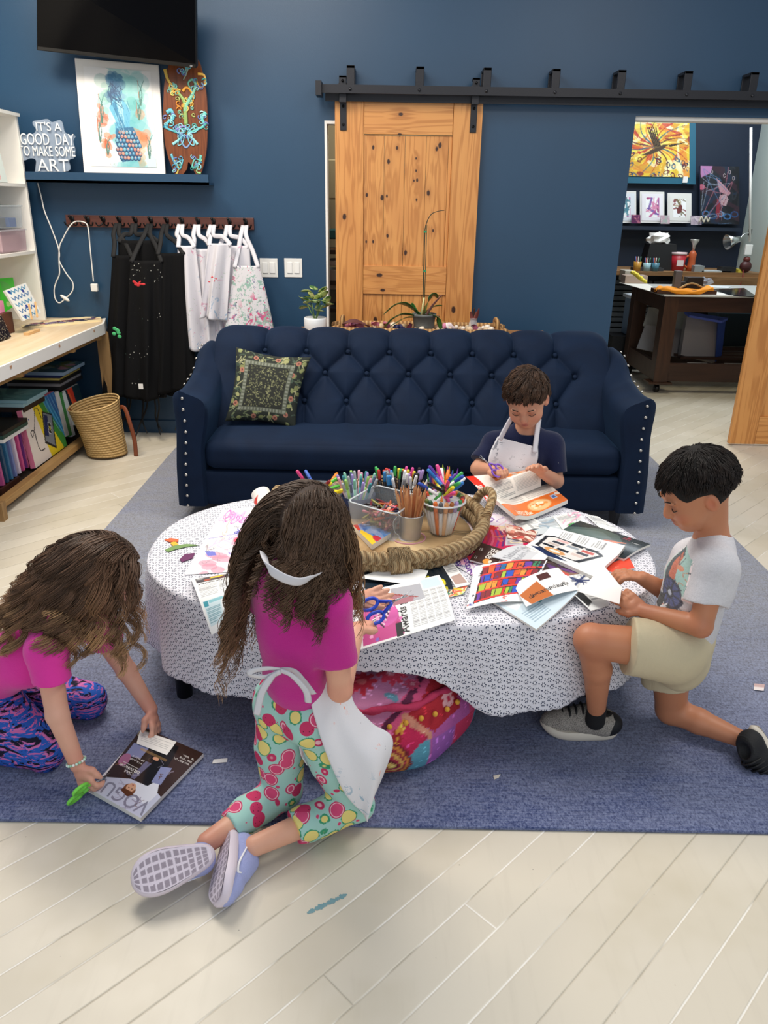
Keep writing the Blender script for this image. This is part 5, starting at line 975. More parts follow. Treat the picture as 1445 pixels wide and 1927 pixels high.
for i, (x, y, w, dd, h, col, n, l) in enumerate(((1192, 533, .22, .15, .075, 'b09a8c', 'wooden_crate', 'pale wooden crate on the left of the worktable'), (1178, 528, .1, .2, .1, 'c8c2b4', 'cardboard_box', 'beige box at the left end of the worktable'), (1272, 536, .06, .06, .15, '6a6468', 'glass_bottle', 'tall grey bottle on the worktable tray'), (1282, 534, .06, .05, .06, '3c3a3c', 'small_tin', 'small dark tin on the worktable tray'), (1303, 533, .14, .1, .1, '2a2422', 'tool_box', 'dark tool box on the worktable tray'), (1287, 541, .52, .18, .035, '4a2c1c', 'wooden_tray', 'brown wooden tray holding bottles and tools on the worktable'))):
    p = ont(x, y); z = .866 if 'tray' in n else .903 if i in (2, 3, 4) else .866; p[1] = 7.0 if i > 1 else p[1]; p[0] = P(x, 540, Y=7.0)[0] if i > 1 else p[0]
    tag(MB().box((p[0], p[1], z+h/2), (w, dd, h)).build(n, mat(col, .4), bev=.004), l, n.split('_')[-1])
p = P(1322, 535, Y=7.08); item('plastic_bag', 'crumpled clear plastic bag on the worktable', 'bag', lambda m: crum(m, np.array([p[0], 7.1, .95]), .055, s=5), mat('b8c0d0', .2))
cp_ = P(1305, 535, Y=6.96); tag(MB().tube(spline([(cp_[0]-.12, 6.95, .91), (cp_[0]-.02, 6.95, .955), (cp_[0]+.1, 6.95, .91)], 8), .009, 6).build('twine_loop', mat('c8a878', .7)), 'loop of pale twine on the worktable tray', 'twine')
# beneath the table
ZS = .291
t = thing('storage_tub', 'clear blue-tinted tub with green contents under the worktable, left side', 'tub', (2.62, 8.15, .3)); q0 = P(1173, 628, Y=8.1); q1 = P(1205, 560, Y=8.1); m = MB().bb((q0[0], 8.0, q0[2]), (q1[0]+.02, 8.2, q1[2])); m.build('tub', mat('8ea6c4', .2, name='blue_tint_plastic', Alpha=.7), t, bev=.01); MB().bb((q0[0]-.02, 7.98, q1[2]), (q1[0]+.04, 8.22, q1[2]+.03)).build('lid', mat('dfe6ee', .3), t); MB().bb((q0[0]+.02, 8.02, q0[2]+.01), (q1[0]-.01, 8.18, q0[2]+.07)).build('contents', mat('6f8a70', .8, bump=.8), t)
tag(MB().bb((2.3, 7.95, .0), (3.1, 8.24, q0[2]-.005)).build('low_crate', mat('17181c', .6)), 'long black crate on the floor behind the worktable', 'crate')
def board(pts, Y, d, col, label, name='portfolio_board'): return slabpic(name, label, 'board', [P(a, b, Y=Y+k) for (a, b), k in zip(pts, (.1, .1, 0, 0))], d, col)
board([(1214, 612), (1262, 615), (1255, 668), (1198, 655)], 7.3, .012, '8b8a8c', 'grey portfolio board under the worktable, farthest left')
board([(1221, 578), (1300, 585), (1288, 640), (1210, 612)], 7.45, .012, 'a9aaa6', 'light grey board standing behind the grey ones under the worktable')
board([(1262, 618), (1290, 620), (1284, 673), (1250, 668)], 7.28, .012, '7d7b7e', 'grey portfolio board in the middle under the worktable')
t = board([(1293, 592), (1352, 600), (1345, 682), (1281, 668)], 7.15, .07, '8f8c8e', 'large grey storage box with a blue lid under the worktable', 'storage_box')
a = [P(1288, 586, Y=7.25), P(1370, 598, Y=7.22), P(1358, 604, Y=7.12), P(1297, 593, Y=7.15)]
lid = MB(); lid.add(np.array(a+[x-[0, 0, .02] for x in a]), [(0, 1, 2, 3), (7, 6, 5, 4), (0, 4, 5, 1), (1, 5, 6, 2), (2, 6, 7, 3), (3, 7, 4, 0)], sm=False); t3 = thing('storage_box', t['label'], 'box', P(1310, 680, Y=7.15)); t.parent = t3; t.location = Vector(t.location)-t3.location; t.name = 'box_body'
for k in ('label', 'category'): del t[k]
lid.build('lid', mat('4a62c4', .5), t3); m = MB(); b = [P(1352, 600, Y=7.14), P(1366, 600, Y=7.2), P(1358, 668, Y=7.2), P(1346, 682, Y=7.14)]; m.add(np.array(b+[x+[.0, .02, 0] for x in b]), [(0, 1, 2, 3), (7, 6, 5, 4), (0, 4, 5, 1), (1, 5, 6, 2), (2, 6, 7, 3), (3, 7, 4, 0)], sm=False); m.build('side', mat('26408c', .5), t3)
t = thing('folding_wagon', 'dark teal fabric wagon under the right of the worktable', 'wagon', (3.7, 8.1, 0)); MB().bb((3.32, 7.95, .25), (3.9, 8.2, .6)).build('fabric_tub', mat('14262c', .7, bump=.2), t, bev=.02)
for x in (3.38, 3.8): MB().cyl((x, 7.9, .08), (x+.0, 7.94, .08), .08, seg=16).build('wheel', mat('0c0c0e', .5), t); MB().bb((x-.02, 7.92, .08), (x+.02, 7.96, .3)).build('frame_tube', BLACK, t)
# ---------- oval table with eyelet cloth ----------
TX, TY, TA, TB, TZ = .06, 2.42, .85, .54, .46
t = thing('coffee_table', 'low oval table under the white cloth, one black foot showing', 'table', (TX, TY, .012))
def sup(a, A=TA, B=TB, n=2.35):
    c, s = math.cos(a), math.sin(a); return np.array([TX+A*math.copysign(abs(c)**(2/n), c), TY+B*math.copysign(abs(s)**(2/n), s)])
m = MB(); m.prism([sup(a, TA-.012, TB-.012) for a in np.linspace(0, 6.2832, 60, endpoint=False)], TZ-.05, TZ-.004); m.build('tabletop', BLACK, t)
for x, y in ((-.66+.0, 2.17), (.72, 2.2), (-.55, 2.75), (.66, 2.75)): MB().cyl((x, y, .013), (x, y, TZ-.05), .026, .036, 20).build('leg', mat('0c0d10', .35), t)
g = G('eyelet_cotton', .75, spec=.2); u = g.uv(); x, y, z = g.xyz(u); C_ = .031
def motif(x, y, C_, ox, oy):
    rx = y/(C_*.62)+oy; row = rx.floor(); qx = x/C_+(g.math('FLOORED_MODULO', row, 2.)*.5)+ox; fx = (qx-qx.floor()-.5)*C_; fy = (rx-row-.5)*(C_*.62)
    r = (fx*fx+fy*fy).sqrt(); th = g.math('ARCTAN2', fy, fx); pet = (th*6.).sin()*.5+.5; return g.step(pet, .35, .5)*g.step(g.math('ABSOLUTE', r-.0056), .0026, .0018), g.step(r, .0098, .0085), fx, fy
h1, ring, fx, fy = motif(x, y, C_, 0, 0); ex = (fx.abs()-C_*.5); r2 = (ex*ex*.5+fy*fy).sqrt(); h2 = g.step(g.math('ABSOLUTE', r2-.0012), .0012, .0006)
hole = g.math('MAXIMUM', h1, h2)
c = g.mix(g.noise(u, 30, 3), 'd9d8e2', 'e9e7ee'); c = g.mix(ring*.35, c, 'f6f5f8'); g.color(g.mix(hole, c, '39405a')); g.bump(ring-hole, .5, .002); EYE = g.m
NA = 360; ra = np.linspace(0, 2*math.pi, NA, endpoint=False); rows_, uvs = [], []
base = np.array([sup(a) for a in ra]); nrmv = np.array([nrm(np.r_[base[(i+1) % NA]-base[i-1], 0][[1, 0, 2]]*[1, -1, 0])[:2] for i in range(NA)])
for f in (0.01, .15, .3, .45, .6, .75, .88, .96, .985): rows_.append(np.c_[np.array([TX, TY])+(base-[TX, TY])*f, np.full(NA, TZ)]); uvs.append(rows_[-1][:, :2])
drop = np.zeros(NA)
for i, a in enumerate(ra):
    bx = base[i][0]; front = np.clip((TY-.25-base[i][1])/.2, 0, 1); d = .268
    if front > 0: d = .268-.15*math.exp(-((bx+.02)/.25)**4)*front
    drop[i] = d
s_arc = np.r_[0, np.cumsum(np.linalg.norm(np.diff(base, axis=0), axis=1))]
for k, v in enumerate(np.linspace(0, 1, 34)):
    D = drop*v; w = np.array([math.sin(s*17+1.2*math.sin(s*4))*.6+.5*math.sin(s*31+1)+.3*math.sin(s*7) for s in s_arc])
    ctr = np.exp(-((base[:, 0]+.02)/.3)**4)*(base[:, 1] < TY-.2)
    out = .006*min(v*6, 1)+v*(.026+.020*w)*(1-.5*ctr)+ctr*.02*v; z = TZ-D-(.004 if v > .02 else 0)
    if v > .96: z = z-.006*np.abs(np.sin(s_arc*math.pi/.035))
    zz = np.where(True, z, z); rows_.append(np.c_[base+nrmv*out[:, None], zz]); uvs.append(base+nrmv*D[:, None])
A = np.array(rows_); UV = np.array(uvs); tag(MB().grid(A, cv=True, uv=UV).build('tablecloth', EYE, solid=.0015), 'white eyelet lace tablecloth draped over the oval table', 'tablecloth')
# ---------- pouf ----------
PX, PY, PR, PH = -.045, 2.10, .355, .262
prof = spline([(.001, .30, 0), (.12, .298, 0), (.22, .286, 0), (.29, .264, 0), (.322, .236, 0), (.345, .19, 0), (.357, .13, 0), (.345, .06, 0), (.30, .018, 0), (.2, .013, 0)], 16)[:, :2]
arc = np.r_[0, np.cumsum(np.hypot(*np.diff(prof, axis=0).T))]; RT = .66
cv = CV(320, 320, 'b0204a'); R_ = random.Random(8)
def pc(px, py, z=.25): q = P(px, py, Z=z+.03); return (.5+(q[0]-PX)/RT/1.0*.5*1.0*1., .5-(q[1]-PY)/RT*.5)
def rad(a, s): return (.5+.5*s/RT*math.cos(a), .5-.5*s/RT*math.sin(a))
def wedge(a0, a1, s0, s1, c): cv.poly([rad(a, s0) for a in np.linspace(a0, a1, 16)]+[rad(a, s1) for a in np.linspace(a1, a0, 16)], c)
for i in range(12): wedge(i*.524, (i+1)*.524, .34, .66, ['8a4a9c', 'c2305a', '3f8ea0', 'a8203c', 'b0569a', 'd04a78'][i % 6]); wedge(i*.524+.2, (i+1)*.524+.2, .12, .33, ['b01c30', 'c02a58', 'a01a38', 'e0a030'][i % 4])
for i in range(10): wedge(-1.9+i*.3, -1.62+i*.3, .44, .62, ['8a2a50', 'c87832', '5a9cb0', '9a58a8', 'c83058', '3c7c96', 'b02040'][i % 7])
cv.poly([pc(*q) for q in ((560, 1235), (802, 1240), (792, 1275), (770, 1310), (740, 1335), (705, 1350), (640, 1345), (560, 1300))], 'c077a0')
cv.poly([pc(*q) for q in ((805, 1245), (900, 1290), (850, 1335), (765, 1325), (790, 1285))], 'a81a2a'); cv.poly([pc(*q) for q in ((765, 1325), (840, 1338), (800, 1380), (770, 1390))], 'c21e50'); cv.poly([pc(*q) for q in ((772, 1328), (764, 1385), (735, 1400), (712, 1370), (740, 1345))], 'e3a23c')
cv.curve([pc(*q) for q in ((806, 1243), (795, 1275), (772, 1312), (742, 1338), (705, 1358), (650, 1352))], .016, 'd0507e'); cv.curve([pc(*q) for q in ((803, 1243), (790, 1275), (768, 1309), (738, 1334), (705, 1352), (650, 1347))], .007, '5c1c40'); cv.curve([pc(*q) for q in ((768, 1327), (800, 1332), (842, 1340))], .008, 'cf8a74')
def flower(x, y, r, c, c2, n=9):
    for k in range(n): a = k*6.283/n; cv.ell(x+r*.6*math.cos(a), y+r*.6*math.sin(a), r*.42, r*.2, c, a)
    cv.ell(x, y, r*.28, r*.28, c2)
for px, py, r, c, c2 in ((735, 1272, .035, 'd23a58', 'e88aa0'), (680, 1285, .035, 'c42a40', 'e06a70'), (775, 1283, .02, 'd84a70', 'f09ab0'), (700, 1260, .014, 'c8506e', 'e8a0b8'), (760, 1352, .017, 'a01a28', 'e0a040'), (855, 1290, .02, 'e8aab0', 'c22c4c'), (840, 1260, .018, '4f8ea8', '88bcc8')): x, y = pc(px, py); flower(x, y, r, c, c2)
for px, py, c in ((738, 1305, '5f8fa4'), (688, 1345, 'd877a8'), (738, 1372, '9a4a8c'), (705, 1265, '7fb0bc')): x, y = pc(px, py); cv.ell(x, y, .018, .009, c, .6)
for k in range(7): x, y = rad(-1.35, .50); cv.ell(x, y, .075-.01*k, .055-.0075*k, ['7a1a28', 'd98a3a', '9a2038', 'e3b05a', 'b02a44', '6a1424', 'e8c46a'][k], .3)
for k in range(1500):  # running stitches
    x, y = R_.random(), R_.random(); c = cv.a[min(int(y*320), 319), min(int(x*320), 319)]; cv.line([(x, y), (x+.008, y+.002)], .0016, np.clip(c*1.35+.08, 0, 1), .9)
n = len(prof); na = 300; an = np.arange(na)/na*2*math.pi; A = np.zeros((n, na, 3)); cc = np.zeros((n, na, 3))
for i in range(n):
    wob = 1+.012*np.sin(an*5+prof[i, 1]*20)+.008*np.sin(an*11); A[i] = np.c_[PX+prof[i, 0]*np.cos(an)*wob, PY+prof[i, 0]*np.sin(an)*wob, prof[i, 1]+.004*np.sin(an*6+i*.3)+0*an]
    xx = np.clip(((.5+.5*arc[i]/RT*np.cos(an))*320).astype(int), 0, 319); yy = np.clip(((.5-.5*arc[i]/RT*np.sin(an))*320).astype(int), 0, 319); cc[i] = cv.a[yy, xx]
t = thing('floor_pouf', 'round red and pink embroidered patchwork pouf with yellow pompoms, half under the table', 'pouf', (PX, PY, .012)); MB().grid(A, cv=True, col=cc, flip=True).build('patchwork_cover', vmat('embroidered_patchwork', .85, .5, 160), t)
rim = np.array([[PX+.318*math.cos(a)*(1+.01*math.sin(9*a)), PY+.318*math.sin(a)*(1+.01*math.sin(9*a)), .246+.006*math.sin(13*a)] for a in np.linspace(0, 6.283, 160, endpoint=False)])
MB().tube(rim, .0105+.002*np.sin(np.arange(160)*1.3), 8, closed=True).build('cord_trim', mat('b52c55', .8, bump=.6, bs=120), t)
for k in range(46):
    a = k/46*6.283; MB().ell((PX+.347*math.cos(a), PY+.347*math.sin(a), .212+.004*math.sin(k*5)), .0085, None, 8).build('pompom', mat('d9a23c', .9), t)
# ---------- paper things on the table ----------
PAPER = vmat('printed_paper', .55); GLOSS = vmat('glossy_print', .22)
def zz(px, z): return [P(a, b, Z=z) for a, b in px]
def sheet(name, label, cat, c4, cv, bend=None, th=.0008, m_=None, group=None, pages=0, back='f2f0ea'):
    c4 = [np.asarray(c, float) for c in c4]; H, W = cv.h, cv.w; A = quad(c4, H, W)
    if bend is not None: U, V = np.meshgrid(np.linspace(0, 1, W), np.linspace(0, 1, H)); A = A+bend(U, V)
    d1, d2 = c4[3]-c4[0], c4[1]-c4[0]; nn = nrm(np.cross(d1, d2)); nn = nn if nn[2] > 0 else -nn; T = max(th, pages)
    m = MB(); m.grid(A+nn*T/2, 0, col=np.clip(cv.a, 0, .999)); B = A[::max(H//12, 1), ::max(W//12, 1)]
    B = A[np.ix_(np.linspace(0, H-1, 14).astype(int), np.linspace(0, W-1, 14).astype(int))]; bc = hx(back)*np.ones((14, 14, 3)); m.grid(B-nn*T/2, 0, col=bc, flip=True)
    for e in (B[0], B[-1], B[:, 0], B[:, -1]): m.grid(np.stack([e+nn*T/2, e-nn*T/2]), 0, col=np.ones((2, 14, 3))*hx('e8e4dc' if pages else back))
    return tag(m.build(name, m_ or PAPER), label, cat, group)
def Bz(f): return lambda U, V: np.stack([0*U, 0*U, f(U, V)], -1)
def scrib(cv, cols, n, s, w=.008, r=.15):
    R_ = random.Random(s)
    for _ in range(n):
        x, y = R_.random(), R_.random(); p = [(x, y)]
        for _ in range(R_.randint(3, 7)): p.append((p[-1][0]+R_.gauss(0, r), p[-1][1]+R_.gauss(0, r*.6)))
        cv.curve(p, w*R_.uniform(.6, 1.6), R_.choice(cols), R_.uniform(.5, .9), n=4)
    return cv
z0 = TZ+.0035
# large sheet of children's drawings
cv = CV(130, 150, 'f3eaf0')
R_ = random.Random(1)
for k in range(12): cv.ell(.45+.3*math.cos(k*.55), .16+.07*math.sin(k*.9), .09, .05, 'd84ab0', k*.3, .75, ring=.22); cv.ell(.5+.25*math.cos(k), .17+.06*math.sin(k*1.3), .07, .04, 'e88ad0', k, .35)
scrib(cv, ['f0a8b8', 'f4c0b0', 'e8b0d0'], 26, 3, .007, .08); cv.line([(0, .5), (1, .4)], .004, '5a5ab8'); cv.rect(.45, .5, .75, .62, 'f08aa0', .5); cv.ell(.5, .55, .04, .04, 'e8546e'); cv.ell(.68, .55, .04, .04, 'd84a6a')
for k in range(6): cv.ell(.3+.1*math.sin(k*2), .76+.05*k, .17-.02*k, .05, 'f0869c', .2, .6)
scrib(cv, ['4a4ab0', '5a4ac0'], 5, 9, .006, .05); cv.poly([(.52, .82), (.62, .78), (.66, .83), (.8, .78), (.88, .9), (.7, .97), (.55, .95)], '4a48b4'); cv.ell(.66, .9, .035, .03, 'f0eef8'); cv.poly([(.1, .68), (.25, .7), (.3, .76), (.18, .76)], '7478cc'); scrib(cv, ['8a8a94', 'b07a84'], 12, 5, .004, .05); cv.text(.42, .44, .05, 'iiby', '3a44b0', .2)
sheet('childs_drawing', 'large sheet of pink and purple marker drawings at the left of the table', 'drawing', zz([(418, 960), (512, 950), (498, 1072), (347, 1082)], z0), cv)
cv = CV(70, 50, 'f0f0ea'); scrib(cv, ['8a9aa0', 'a8b06a', 'b8a8b0'], 18, 5, .008, .15); sheet('childs_drawing', 'small grey pencil sketch at the upper edge of the pink drawings', 'drawing', zz([(470, 958), (520, 945), (530, 1000), (478, 990)], z0+.0015), cv)
# torn magazine page hanging over the table edge
def page_text(cv, cols): [cv.lines(*c) for c in cols]; return cv
cv = CV(90, 130, 'f3f2ef'); cv.rect(.08, .05, .98, .26, '4a4448'); 
for k, c in enumerate(['a8a8a8', 'b8563c', 'e8907a', '6a2a24', '8a98b0', '302a30']): cv.ell(.16+.14*k, .1+.1*(k % 2), .07, .06, c)
cv.ell(.48, .12, .14, .055, 'f0d81c', -.2); cv.text(.1, .33, .075, 'ambridges propert', '18181c', -.03, .02, .8)
cv.lines(.08, .36, .5, .58, 10); cv.lines(.54, .36, .98, .56, 9); cv.rect(.08, .63, .55, .92, 'd4e6ea'); cv.rect(.08, .64, .2, .71, '3f9aa8'); cv.rect(.22, .64, .6, .68, '8ec8d0'); cv.lines(.1, .73, .5, .9, 9, '4a8a98'); cv.ell(.68, .82, .035, .05, 'd86a4c'); cv.ell(.68, .755, .02, .018, '5a2a20'); cv.line([(.68, .86), (.62, .93)], .012, '2a2a34'); cv.line([(.68, .86), (.8, .9)], .012, '2a2a34')
a, b = zz([(359, 1090), (461, 1074)], z0+.003); c, d = P(446, 1168, Y=1.90), P(398, 1195, Y=1.90)
sheet('magazine_page', 'torn magazine page hanging over the front left edge of the table', 'page', [a, b, c, d], cv, lambda U, V: np.stack([0*U, -.03*np.sin(np.pi*V), .055*np.sin(np.pi*V)], -1))
# cut-outs
for i, (pl, c, n, l) in enumerate((([(309, 1016), (322, 1013), (336, 1015), (335, 1020), (318, 1020)], 'e86a3c', 'paper_cutout', 'orange-red paper cut-out, uppermost of the tiny ones at the table left'), ([(320, 1022), (330, 1019), (336, 1025), (326, 1028)], 'f2b83c', 'paper_cutout', 'yellow paper cut-out below the orange one'), ([(310, 1035), (328, 1027), (352, 1024), (376, 1026), (352, 1029), (330, 1034), (316, 1039)], '7a9a5c', 'paper_cutout', 'long green leaf-shaped paper cut-out'), ([(338, 1053), (348, 1043), (367, 1041), (362, 1051), (342, 1058)], '6a2a5c', 'paper_cutout', 'dark purple paper cut-out beside the pink drawings'))):
    q = zz(pl, z0); m = MB(); m.prism([(p[0], p[1]) for p in q], z0, z0+.0012); tag(m.build(n, mat(c, .4)), l, 'cut-out')
# rolled page
cv = CV(60, 60, 'f4f0e4'); cv.text(.12, .8, .26, 'tion of', '141414', -1.25, .03); cv.ell(.72, .7, .13, .13, 'f2c81c'); cv.ell(.72, .7, .06, .06, 'e0a010'); cv.poly([(.7, .2), (.95, .25), (.8, .4)], 'e0483c'); cv.rect(0, 0, .12, 1, 'f4dca8')
a = P(490, 928, Y=2.78); b = P(516, 985, Y=2.66); ax = nrm(b-a); F = frame_to(ax); L = np.linalg.norm(b-a); A = np.array([[a+ax*L*v+F@np.array([math.cos(q), math.sin(q), 0])*(.036+.006*v) for q in np.linspace(-1.6, 3.9, 60)] for v in np.linspace(0, 1, 60)])
sheet_ = MB().grid(A, col=cv.a.transpose(0, 1, 2)); tag(sheet_.build('rolled_page', PAPER, solid=.001), 'curled yellow-edged magazine page standing at the back of the table', 'page')
# page held by the girl in front
cv = CV(150, 120, 'f4f4f2'); cv.poly([(.08, .3), (.4, .25), (.48, .97), (.06, .97)], 'c8488c'); cv.ell(.32, .45, .1, .12, 'e89ac4'); cv.ell(.3, .62, .15, .13, 'd85aa8')
for k in range(9): cv.curve([(.1+.025*k, .75-.04*k), (.2+.02*k, .66-.02*k), (.28+.01*k, .78-.03*k)], .007, ('26242a', 'ecebe8')[k % 2])
for k in range(14): cv.ell(.12+.35*random.random(), .45+.5*random.random(), .02, .02, ['e07ab8', '8a6ac0', 'f4a8d0', 'b02a6c'][k % 4])
cv.rect(.4, .78, .47, .98, '1c1c20'); cv.text(.53, .96, .09, 'Awards giv', '101014', -math.pi/2, .025, .85)
cv.rect(.76, .04, .97, .3, 'cfe0e8'); cv.lines(.58, .2, .74, .95, 1, 'f4f4f2')
for k in range(5):
    for j in range(26): cv.rect(.58+k*.08+.0, .33+j*.023, .58+k*.08+.065, .34+j*.023, '8c8c90', .8)
cv.ell(.66, .2, .05, .05, 'c98a5a'); cv.ell(.66, .2, .035, .035, 'ecd0a0'); cv.rect(.56, .36, .565, .4, '222222')
a, b = P(664, 1118, Z=.50), P(826, 1082, Z=.478); c, d = P(856, 1167, Y=1.885), P(673, 1224, Y=1.80)
sheet('magazine_page', 'magazine page with pink photo and headline lifted over the front edge of the table', 'page', [a, b, c, d], cv, lambda U, V: np.stack([0*U, -.012*np.sin(np.pi*V), .02*np.sin(np.pi*V)], -1))
# dark booklet with yellow letters and folded white paper
cv = CV(130, 50, '1c2a36'); cv.rect(0, .0, 1, .1, '28333e'); cv.text(.0+.58, .55, .075, 'Best', 'e8dc3a', .25, .03); cv.text(.70, .9, .07, 'books', 'd8cc34', .2, .03); cv.ell(.88, .75, .05, .05, 'e8d83a'); cv.lines(.24, .1, .5, .8, 7, 'cfd4d8', .15); cv.rect(.14, .2, .2, .5, 'e8eaec'); cv.ell(.5, .7, .03, .03, '7aa83c')
sheet('booklet', 'dark teal booklet with yellow lettering under white paper in front of the rope tray', 'booklet', zz([(668, 1066), (838, 1056), (853, 1110), (690, 1116)], z0+.003), cv, pages=.004, m_=GLOSS)
cv = CV(60, 40, 'f6f6f5'); cv.line([(.45, 0), (.45, 1)], .006, 'e0e0e0'); sheet('folded_paper', 'blank white folded paper lying on the dark teal booklet', 'paper', zz([(668, 1090), (728, 1068), (806, 1078), (790, 1106)], z0+.010), cv, Bz(lambda U, V: .014*np.abs(U-.45)))
cv = CV(50, 70, 'f4f2ee'); cv.lines(.1, .1, .9, .5, 8); cv.poly([(.1, .6), (.9, .55), (.9, .9), (.1, .9)], 'b89a90'); sheet('magazine_page', 'white page between the booklet and the scribbled sheet', 'page', zz([(828, 1058), (848, 1054), (885, 1100), (858, 1106)], z0+.005), cv)
# scribbled large sheet behind right
cv = CV(110, 110, 'efe6ee'); scrib(cv, ['6a3a9c', '8a5ab0', 'e8a0c0', '5a6a9c', 'f0b8a8'], 60, 4, .006, .1); cv.poly([(.05, .7), (.4, .9), (.3, .95), (.0, .8)], 'f0b0c8'); cv.text(.18, .8, .1, 'History', '6a3a94', .6, .03); cv.text(.12, .9, .1, 'day', '5a3084', .6, .03)
sheet('childs_drawing', 'large sheet scribbled in purple marker behind the pile of magazines', 'drawing', zz([(895, 958), (1030, 990), (930, 1110), (838, 1052)], z0), cv)
cv = CV(40, 30, 'e8e0b8'); swirl(cv, ['3c9a6c', 'e0503c', 'e8c83c', '3a3a44'], 16, 3, .06); sheet('painted_card', 'colourful painted card at the front of the pile near the booklet', 'card', zz([(838, 1105), (880, 1103), (872, 1118), (845, 1124)], z0+.002), cv)
# red and magenta magazine
cv = CV(110, 70, 'c41c50'); cv.poly([(0, 0), (.3, 0), (.2, .6), (0, .5)], 'b8201c'); cv.poly([(.3, 0), (1, .1), (1, .5), (.45, .3)], 'e8c0b8'); cv.poly([(.7, 0), (.9, 0), (.9, .1), (.72, .08)], 'd02828')
for k in range(8): cv.curve([(.05+.08*k, .2), (.1+.09*k, .5), (.06+.1*k, .8)], .02, ['5a1e6c', 'a01840', 'e05a7a', '7a2a7c'][k % 4])
cv.rect(.5, .42, .8, .8, 'c8c0c8'); cv.rect(.54, .62, .74, .76, 'a8a0a8'); cv.lines(.52, .45, .78, .55, 3); scrib(cv, ['f0dca8', 'e07a4a'], 12, 7, .012, .06)
sheet('magazine', 'crimson and magenta magazine with a barcode label, left of the pile', 'magazine', zz([(908, 988), (1000, 996), (1008, 1032), (890, 1042)], z0+.003), cv, pages=.004, m_=GLOSS)
cv = CV(40, 60, 'd8304a'); swirl(cv, ['f0e0d0', 'e0603c', '5a2a6c', 'b01c3c'], 16, 6, .06); sheet('magazine_page', 'red patterned page poking out beside the rope tray', 'page', zz([(862, 1030), (905, 1008), (930, 1048), (888, 1060)], z0+.002), cv)
cv = CV(60, 50, 'e9cfc0'); swirl(cv, ['c83a34', 'f0e0d0', 'd8806a', '8a3a2c'], 22, 6, .06); sheet('magazine_page', 'page with red and cream food photo behind the crimson magazine', 'page', zz([(950, 985), (1012, 1000), (1002, 1022), (955, 1012)], z0+.009), cv)
cv = CV(80, 60, '3a1c14'); cv.text(.45, .3, .13, 'THE', 'efe8e0', 0, .03); cv.text(.45, .5, .13, 'DAYS', 'efe8e0', 0, .03); cv.text(.45, .7, .13, 'OF', 'efe8e0', 0, .03); cv.ell(.6, .85, .14, .1, 'e8963c'); cv.ell(.72, .82, .06, .06, 'f0dcc8'); cv.text(.08, .4, .1, '15', 'e8e0d8'); cv.text(.08, .85, .1, '11', 'e8e0d8')
sheet('booklet', 'dark brown booklet with white block letters near the rope tray', 'booklet', zz([(904, 1022), (956, 1038), (930, 1067), (884, 1055)], z0+.009), cv, pages=.005)
cv = CV(100, 60, 'cfd0d4'); cv.text(.06, .36, .1, 'National Gallery of', '8a8c92', -.05, .02); cv.text(.06, .56, .1, 'Modern Art', '9a9ca2', -.05, .02); cv.rect(.0, .72, 1, 1, 'eceae8'); cv.poly([(.7, .5), (1, .3), (1, .7), (.78, .72)], 'f2f2f2')
sheet('magazine', 'grey magazine cover with gallery title above the colourful grid drawing', 'magazine', zz([(924, 1048), (985, 1026), (1035, 1046), (1018, 1070)], z0+.016), cv, Bz(lambda U, V: .012*np.sin(np.pi*U)), pages=.003)
# magazine near the sofa boy: lower right page and lifted left page
cv = CV(120, 90, 'efe9e0'); cv.rect(0, .45, 1, 1, 'e8742a'); cv.lines(.05, .04, .45, .4, 9, 'a8a4a0'); cv.lines(.5, .04, .95, .4, 9, 'a8a4a0'); cv.ell(.56, .74, .2, .17, 'f2c088'); 
for k in range(14): cv.ell(.44+.24*random.random(), .66+.16*random.random(), .04, .03, ['e89a4c', 'f6dcb0', 'd87830', 'faead0'][k % 4], random.random()*3)
cv.ell(.56, .74, .2, .17, 'e0a060', ring=.1); cv.rect(.82, .55, .91, .72, 'b8d0e8'); cv.rect(.835, .58, .895, .69, '3a6ab0'); cv.text(.10, .85, .06, 'SPICE', 'f8e8d0', 0, .03); cv.text(.08, .95, .06, 'HOUSE', 'f8e8d0', 0, .03); cv.ell(.97, .55, .06, .05, 'f4e4d4')
sheet('magazine', 'open magazine with orange recipe page in front of the boy at the sofa', 'magazine', zz([(921, 950), (1031, 915), (1068, 946), (968, 990)], z0+.014), cv, Bz(lambda U, V: .028*np.exp(-((V*0+U)/.18)**2)*1+0*V+.004), pages=.016, m_=GLOSS)
cv = CV(110, 90, 'f2ece2'); cv.rect(0, 0, .12, 1, 'e0321e'); cv.text(.04, .85, .12, 'Unair', 'f6e8e0', -1.45, .02); cv.poly([(.3, .1), (.95, .2), (.98, .42), (.3, .45)], 'e08a4a'); 
for k in range(16): cv.ell(.35+.55*random.random(), .2+.2*random.random(), .06, .03, ['e8a08a', '8a5a4a', 'f0c8a8', 'c86a3c', 'b8a494'][k % 5], random.random())
cv.lines(.18, .52, .5, .95, 12, 'a0a09c'); cv.lines(.55, .52, .95, .92, 12, 'a0a09c')
a, b, c, d = P(876, 897, Z=.55), P(944, 880, Z=.57), P(1019, 903, Y=2.80), P(926, 955, Z=.485)
sheet('magazine_page', 'raised magazine page with red edge the boy at the sofa is turning', 'page', [P(876, 897, Z=.56), P(1010, 885, Z=.57), P(1018, 915, Z=.50), P(922, 954, Z=.49)], cv, Bz(lambda U, V: .03*np.sin(np.pi*V)*(.4+U)), m_=GLOSS)
